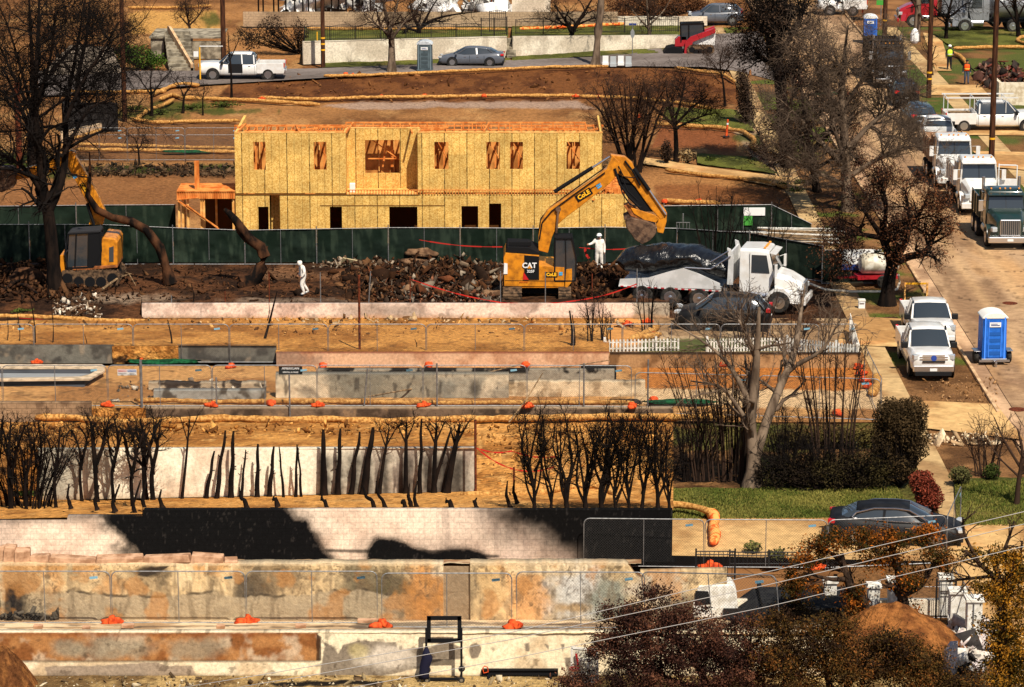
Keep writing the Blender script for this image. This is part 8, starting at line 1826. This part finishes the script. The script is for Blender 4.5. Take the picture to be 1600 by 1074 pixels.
# boulders, slabs, logs on site
def boulder(px,py,sx,sy,sz,m,label,seed,z=None,name='concrete_slab',cat='slab',lift=0.,rz=0.):
 o=lump(name,m,seed,sx,sy,sz);o.location=Vector(gp(px,py,zsite(py)if z is None else z))+Vector((0,0,sz*.5+lift));o.rotation_euler=(0,.05,rz);return tag(o,label,cat)
slabm=mat('broken_slab',C(130,100,74),.9,0,C(80,58,42),3,1.,6)
boulder(662,412,.95,.5,.28,slabm,'large broken brown slab lying on top of the debris heap',3,lift=.45);boulder(650,418,.8,.5,.2,slabm,'lower broken slab under the large brown one',8,lift=.15);tag(MB().box((0,0,.25),(.8,.06,.5),(.5,.25,.3)).build('concrete_slab',mat('pale_slab',C(180,164,126),.9),loc=gp(545,418,.02)),'pale tilted board near the green fence foot','slab')
boulder(770,465,.6,.3,.25,slabm,'grey tilted block beside the large excavator track',6);boulder(44,442,.9,.6,.5,mat('root_wood',C(96,64,42),.9,0,C(44,30,22),3,1.,6),'upturned root ball left of the left burnt tree',7,name='root_ball',cat='roots');boulder(640,462,.45,.3,.35,slabm,'rounded dark stump in the middle of the debris',9,name='stump',cat='stump')
for k,(a,b,r)in enumerate((((160,452),(205,428),.07),((185,422),(212,446),.05),((20,445),(60,460),.12),((0,458),(40,436),.10),((640,450),(665,430),.08),((690,465),(720,440),.06),((560,455),(575,425),.05),((905,445),(940,440),.05))):
 A,B=gp(*a,zsite(a[1])+.15),gp(*b,zsite(b[1])+.4);mb=MB();m_=(A+B)/2+Vector((.1,0,.2));mb.tube([Vector((0,0,0)),m_-A,B-A],[r,r*.8,r*.4],7);tag(mb.build('fallen_branch',wood_g if k<2 else snag_m,loc=A),['pale fallen branch under the left excavator track','second pale branch by the left excavator','thick root at the foot of the left burnt tree','thick log at the left edge','charred branch in the debris heap middle','thin charred branch at the right of the heap','thin branch sticking from the left of the heap','pale branch beside the large excavator'][k],'branch')
for k,(x0,x1,yb)in enumerate(((0,8,878),(6,24,880),(22,46,881),(48,76,881),(78,148,882),(150,222,882),(224,296,882),(299,348,882),(350,370,882))):
 P=gp((x0+x1)/2,yb,HC);w_=(x1-x0)/43.;mb=MB();h=(.5,.55,.45,.25,.2,.22,.26,.28,.12)[k];mb.box((0,.25,h/2),(w_,.5,h),(.1*((k*7)%3-1),.07*((k*5)%3-1),.10*(k%3-1)),.93);tag(mb.build('stone_slab',mat('pink_stone',C(196,156,124),.9,0,C(150,112,84),3,.6,9),loc=P,bevel=.025),f'pinkish coping slab resting on the rubble wall, {ORD[k]} from the left','stone slab','pinkish slabs on the rubble wall')
for k,(x,py,w_)in enumerate(((60,984,.3),(200,983,.4),(345,984,.28),(470,983,.35),(575,975,.7),(135,986,.25))):
 mb=MB();mb.box((0,0,.06),(w_,.2,.12));tag(mb.build('loose_brick',mat('pink_stone',C(200,160,130)),loc=gp(x,py,zled(py))+Vector((0,0,.05)),bevel=.015),f'loose brick on the front ledge, {ORD[[60,135,200,345,470,575].index(x)]} from the left','brick','loose bricks on the front ledge')
 # wheeled frame, drape, beam, hoop
Y5=gp(690,1066).y;Fw=lambda x,y:vp(x,y,Y5);O=Fw(690,1066)
t=thing('display_frame','black steel frame cart on wheels with navy cloth before the cream wall','cart',O,0);v=lambda x,y,d=0:tuple(Fw(x,y)-O+Vector((0,d,0)))
mb=MB()
for a,b in(((670,963),(670,1003)),((718,963),(718,1003)),((668,966),(720,966)),((668,1001),(720,1001))):mb.bar(v(*a),v(*b),.06,.13)
mb.build('upper_frame',mach_k,t)
mb=MB()
for a,b in(((666,982),(666,1062)),((721,982),(721,1058)),((664,1061),(724,1061))):mb.bar(v(*a),v(*b),.1,.07)
mb.bar(v(664,1061,.7),v(724,1061,.7),.05,.05);mb.bar(v(666,1061),v(666,1061,.7),.05,.05);mb.bar(v(721,1061),v(721,1061,.7),.05,.05);mb.build('base_frame',mach_k,t)
for k,(x,y,d)in enumerate(((667,1063,0),(721,1063,0),(721,1056,.7),(667,1058,.7))):mb=MB();mb.lathe([(.09,-.04),(.11,-.02),(.11,.02),(.09,.04)],(0,0,0),18,'y');q=mb.build('wheel',tyre_m,t,smooth=True,loc=v(x,y-1,d-.05));mb=MB();mb.lathe([(.05,-.045),(.05,.045)],(0,0,0),12,'y');mb.build('hub',rim_m,q)
mb=MB();rr=[]
for z_,x0,x1 in((1012,664,668),(1022,660,672),(1028,659,676),(1040,656,672),(1052,655,670),(1060,654,671)):
 a,b=v(x0,z_,-.1),v(x1,z_,.1);rr.append([(a[0],-.10,a[2]),((a[0]+b[0])/2,-.16,a[2]),(b[0],-.08,a[2]),(b[0],.1,a[2]),(a[0],.1,a[2])])
mb.loft(rr);mb.build('cloth',mat('navy_cloth',C(30,30,48),.9),t,smooth='all')
A,B=gp(752,1058),gp(872,1058);mb=MB();mb.bb(0,(B-A).x,0,.12,.05,.22);mb.bb(.05,(B-A).x,-.05,.18,.22,.25);mb.bb(.2,.3,-.2,.3,0,.06);mb.bb((B-A).x-.3,(B-A).x-.2,-.2,.3,0,.06);tag(mb.build('steel_beam',mach_k,loc=A),'black steel beam lying along the foot of the cream wall','beam')
mb=MB();mb.tube([(0,0,0),(.14,0,.04),(.12,0,.2),(.02,0,.24),(-.04,0,.16)],.02,6,closed=True);tag(mb.build('orange_handle',orange_m,loc=gp(756,1052,.15)),'small orange handle standing on the end of the black beam','handle')
t=thing('basketball_hoop','white framed basketball backboard with red rim beside the dark bush','hoop',gp(915,1074),0);O=gp(915,1074);vv=lambda x,y,d=0:tuple(vp(x,y,O.y)-O+Vector((0,d,0)))
mb=MB()
for a,b in(((893,1012),(933,1016)),((893,1012),(894,1068)),((894,1068),(934,1064)),((933,1016),(934,1064)),((904,1030),(919,1031)),((919,1031),(919,1052)),((904,1052),(919,1052))):mb.bar(vv(*a),vv(*b),.03,.07)
mb.build('frame',wpaint,t);mb=MB();mb.add([vv(894,1013,.03),vv(933,1017,.03),vv(934,1064,.03),vv(895,1067,.03)],[(0,1,2,3)]);mb.build('backboard',mat('board',C(206,200,180),.4),t,solid=.02)
mb=MB();mb.cyl(vv(900,1020,-.1),vv(903,1038,-.12),.04,n=8);mb.tube([(vv(897,1041)[0]+.14*math.cos(k*.524),-.25+.16*math.sin(k*.524),vv(897,1041)[2])for k in range(12)],.03,6,closed=True);mb.build('rim',red_car,t)
mb=MB();mb.cyl(vv(915,1045,.1),vv(915,1074,.6),.05,n=8);mb.build('stand',mach_k,t)
# mounds
def mound(label,px0,px1,yb,h,seed,name='dirt_mound',col=(C(176,116,62),C(130,80,42)),z=0.,ry=2.2):
 a,b=gp(px0,yb,z),gp(px1,yb,z);cx=(a.x+b.x)/2;rx=(b.x-a.x)/2;n=70;U,W=np.meshgrid(np.linspace(-1,1,n),np.linspace(-1,1,n));r=np.sqrt(U**2+W**2);Z=h*np.clip(1-r**1.6,-.05,1)*(.85+.3*fbm(U*3,W*3,1.,4,seed))+.10*(fbm(U*12,W*12,1,3,seed)-.5)
 V=np.stack([cx+U*rx,a.y+ry*.6+W*ry,Z+z],-1).reshape(-1,3);c=mixc(cc(U,col[0]),col[1],sst(.4,.65,fbm(U*6,W*6,1.,4,seed+1))).reshape(-1,3);o=np_mesh(name,V,[grid_faces(n,n)],dirt_m,None,True,c);return tag(o,label,'mound')
mound('large orange brown dirt mound behind the rust leaved tree trunks',1275,1530,1036,1.55,3,col=(C(150,96,50),C(104,62,32)));mound('brown dirt mound at the bottom left corner',-70,52,1085,1.3,4,col=(C(130,84,44),C(92,56,30)),ry=1.4)
# white scorched box and dark slab by the bush
P=gp(1116,966);sc2=FPX/(P.y*CP+CH*SP);t=thing('broken_kiosk','white broken masonry box with dark opening behind the purple bush','ruin',P,0)
mb=MB();mb.prism([(-.75,0),(-.72,.55),(-.62,.9),(-.55,1.15),(.6,1.2),(.75,.95),(.85,0)],0,.9);mb.build('shell',wpaint,t,bevel=.05);mb=MB();mb.prism([(-.68,.45),(-.66,.98),(-.22,.96),(-.10,.5)],-.012,-.002);mb.build('opening',dark_in,t)
t=thing('dark_roof','flat black charred roof slab right of the white masonry box','roof',gp(1225,985),0);mb=MB();mb.prism([(-2.0,-.1),(-.9,.72),(-.75,.72),(-.75,.95),(-.62,.95),(-.6,.78),(2.9,.8),(2.9,-.1)],0,2.4);mb.build('slab',mat('charred_felt',(.010,.010,.012),.8,0,(.02,.02,.02),3),t)
# small things around
def small(name,label,cat,px,py,parts,z=0.,rz=0.,group=None):
 t=thing(name,label,cat,gp(px,py,z),rz,group)
 for nm,m,f in parts:mb=MB();f(mb);mb.build(nm,m,t,bevel=.008)
 return t
stopm=mat('sign_back',(.4,.42,.42),.4,.6)
small('stop_sign','grey backed octagonal stop sign with blue street plate seen edge on','sign',988,88,[('post',metal_g,lambda m:m.bb(-.03,.03,-.03,.03,0,2.6)),('plate',stopm,lambda m:m.prism([(.3*math.cos(a)*.55,1.75+.36*math.sin(a))for a in[R(22.5+45*k)for k in range(8)]],-.05,-.035)),('street_name',blue_p,lambda m:m.bb(-.3,.3,-.02,.02,2.4,2.55))])
for k in range(4):small('barricade',f'white and grey water barrier beside the far road, {ORD[k]} from the left','barricade',(946,958,970,982)[k],103+k%2,[('panel',white_p if k%2==0 else mat('barrier_grey',C(170,176,178),.6),lambda m:(m.bb(-.24,.24,-.2,.2,0,.25),m.bb(-.22,.22,-.08,.08,.25,.75)))],group='water barriers by the far road')
small('delineator','orange and white delineator post on the far lawn','post',1135,214,[('base',black_p,lambda m:m.bb(-.2,.2,-.2,.2,0,.06)),('tube',orange_m,lambda m:m.cyl((0,0,.06),(.08,0,1.15),.08,.06)),('band',white_p,lambda m:m.cyl((.055,0,.8),(.065,0,.92),.072,.07))])
small('delineator','orange delineator post at the top left of the far blue toilet','post',1348,22,[('tube',orange_m,lambda m:m.cyl((0,0,0),(0,0,1.1),.09,.07)),('band',white_p,lambda m:m.cyl((0,0,.7),(0,0,.85),.085,.083))])
small('cool_box','white lidded cool box standing left of the brown tree','box',1346,482,[('box',white_p,lambda m:m.box((0,0,.2),(.32,.3,.36))),('lid',wpaint,lambda m:m.box((0,0,.42),(.36,.34,.08))),('handle',rim_m,lambda m:m.bar((-.12,-.18,.3),(.12,-.18,.3),.03,.03))])
for k,(x,y,a,b,h)in enumerate(((1430,480,.3,.3,.28),(1452,487,.8,.3,.22))):small('timber_block',['square timber block by the kerb right of the brown tree','long timber block lying on the kerb'][k],'block',x,y,[('block',wood_g,lambda m:m.box((0,0,h/2),(a,b,h)))],rz=-.3)
small('barrier','yellow taped wooden barrier right of the white tank trailer','barrier',1448,474,[('post',lumber2,lambda m:m.bb(-.05,.05,-.05,.05,0,1.05)),('tape',yel,lambda m:m.bar((-1.1,.2,.95),(0,0,1.0),.01,.1)),('far_post',lumber2,lambda m:m.bb(-1.12,-1.04,.15,.25,0,1.0))])
small('white_bag','white cloth bag tied to a dark trunk at top right','bag',1429,68,[('bag',white_p,lambda m:m.loft([[(.35*s*math.cos(a),.3*s*math.sin(a),z_)for a in[k*.785 for k in range(8)]]for s,z_ in((.6,0),(1,.2),(1,.7),(.7,1.0),(.3,1.2))]))])
tree('bare_tree','thick bare trunk and forks beside the timber pole at top right','tree',(1432,66),[[(1432,68,.3),(1434,20,.26),(1436,-20,.2)]],[(6,1.5,50,.3,.05,4),(4,.8,50,.3,.03,3)],bark_g,twig_b,seed=401)
tree('bare_tree','dark burnt tree above the tanker at the top right corner','tree',(1590,60),[[(1592,60,.2),(1588,20,.16),(1580,-20,.1)],[(1590,40,.1),(1570,10,.06),(1550,-10,.03)],[(1590,30,.1),(1606,-5,.05)]],mid3,char_m,twig_b,seed=402)
tree('bare_tree','leafless dark tree in front of the red lorry','tree',(1480,62),[[(1478,62,.16),(1480,30,.13),(1490,-10,.08)],[(1480,35,.08),(1455,5,.05),(1440,-10,.03)],[(1480,30,.08),(1510,5,.05)]],mid3,char_m,char2_m,seed=403)
tree('bare_tree','small bare sapling beside the worker in the yellow vest','tree',(1458,118),[[(1457,118,.08),(1456,95,.06),(1462,72,.03)],[(1456,95,.05),(1442,72,.02)]],small_ if False else[(6,.8,45,.3,.08,4),(4,.4,45,.3,.05,3)],twig_b,twig_b,seed=404)
w1=thing('block_corner','pale new block wall corner at the far right edge','wall',gp(1560,165),0);mb=MB();mb.bb(0,3.5,0,.2,0,1.6);mb.bb(0,.2,.2,2.5,0,1.6);mb.build('wall',mat('pale_block',C(226,214,190),.9,0,C(190,172,144),3),w1)
mb=MB();mb.bb(0,3.5,-.05,.0,.0,.0+.02)if False else None
small('notice_board','green street sign on a post beside the wide timber pole','sign',1376,40,[('post',metal_g,lambda m:m.bb(-.03,.03,-.03,.03,0,2.2)),('plate',mat('sign_green',C(70,150,60),.5),lambda m:m.bb(-.4,.4,-.05,-.03,1.7,2.1))])
small('yard_fence','black slatted yard fence at the far left behind the curving wall','fence',140,205,[('slats',mat('black_slats',(.014,.013,.013),.8,0,(.03,.026,.024),5),lambda m:(m.bb(-1.8,1.9,0,.08,0,1.9),m.bb(-1.8,-1.7,0,3,0,1.9))),('posts',mach_k,lambda m:m.bb(-.05,.05,-.06,-.01,0,2.05))])
small('utility_box','small white meter box beside the concrete steps','box',268,98,[('box',white_p,lambda m:m.box((0,0,.45),(.3,.25,.5)))])
small('site_sign','small green and white site marker behind the rear green fence','sign',1178,362,[('frame',white_p,lambda m:m.bb(-.6,.6,-.02,.02,.9,1.35)),('panel',mat('sign_green',C(70,150,60)),lambda m:m.bb(-.6,-.1,-.03,-.021,.35,.88)),('post',metal_g,lambda m:m.bb(-.62,-.58,-.02,.02,0,1.3))])
small('mesh_box','grey wire cage box standing behind the green fence right of the bucket','cage',1067,376,[('cage',metal_g,lambda m:[m.bar((x,0,.3),(x,0,1.0),.03,.03)for x in(-.35,-.2,0,.2,.35)]+[m.bb(-.38,.38,-.02,.02,z_,z_+.04)for z_ in(.3,.62,.98)]),('stem',metal_g,lambda m:m.bb(-.03,.03,0,.06,1.0,1.5))])
for k,(x,y)in enumerate(((1578,612),(1590,560))):tag(MB().lathe([(.38,0),(.38,.008)],(0,0,0),24).build('manhole_cover',rust,loc=gp(x,474 if k==0 else 640,.004)),['round manhole cover in the street near the green tipper','round manhole cover in the street below the blue toilet'][k],'manhole cover')
# green nets and dark scraps
net=mat('green_net',C(26,84,50),.9,0,C(16,50,32),6,.8,20)
for k,(x,y,a,z_)in enumerate(((250,567,1.6,.1),(1062,630,1.4,.1),(1300,148,1.5,.0),(290,238,1.6,.05))):
 o=lump('green_net',net if k!=2 else net,60+k,a,.3,.10,rough=.6);o.location=gp(x,y,z_)+Vector((0,0,.05));tag(o,['crumpled dark green net lying behind the fence between the mossy walls','green net lying on the pale path left of the grey tree','green net at the pavement by the black estate car','green netting behind the far left chain link'][k],'net')
def clods(q,n,s,cols,z,lb,seed):return heap('clods',lb,q,n,s,cols,.02,seed,z=z,cat='clods',flatk=.5)
clods((-60,743,700,660),900,.09,[C(150,98,44),C(206,150,80),C(110,70,34)],.9,'clods over the footprinted tan slope above the white wall',31)
clods((400,1180,158,112),500,.1,[C(86,52,26),C(130,86,50)],.0,'clods over the bare brown lot beside the far road',33)
clods((-60,945,546,502),900,.07,[C(140,92,46),C(206,156,92),C(90,60,34)],.3,'clods over the tan lot before the low cream wall',34)
clods((752,1045,775,665),700,.09,[C(150,98,44),C(206,150,80),C(100,64,30)],.25,'clods over the tan ground behind the charred hedge',35)
clods((1445,1560,628,590),160,.06,[C(120,84,50),C(170,130,88)],.05,'clods on the bare parkway beside the pickups',36)
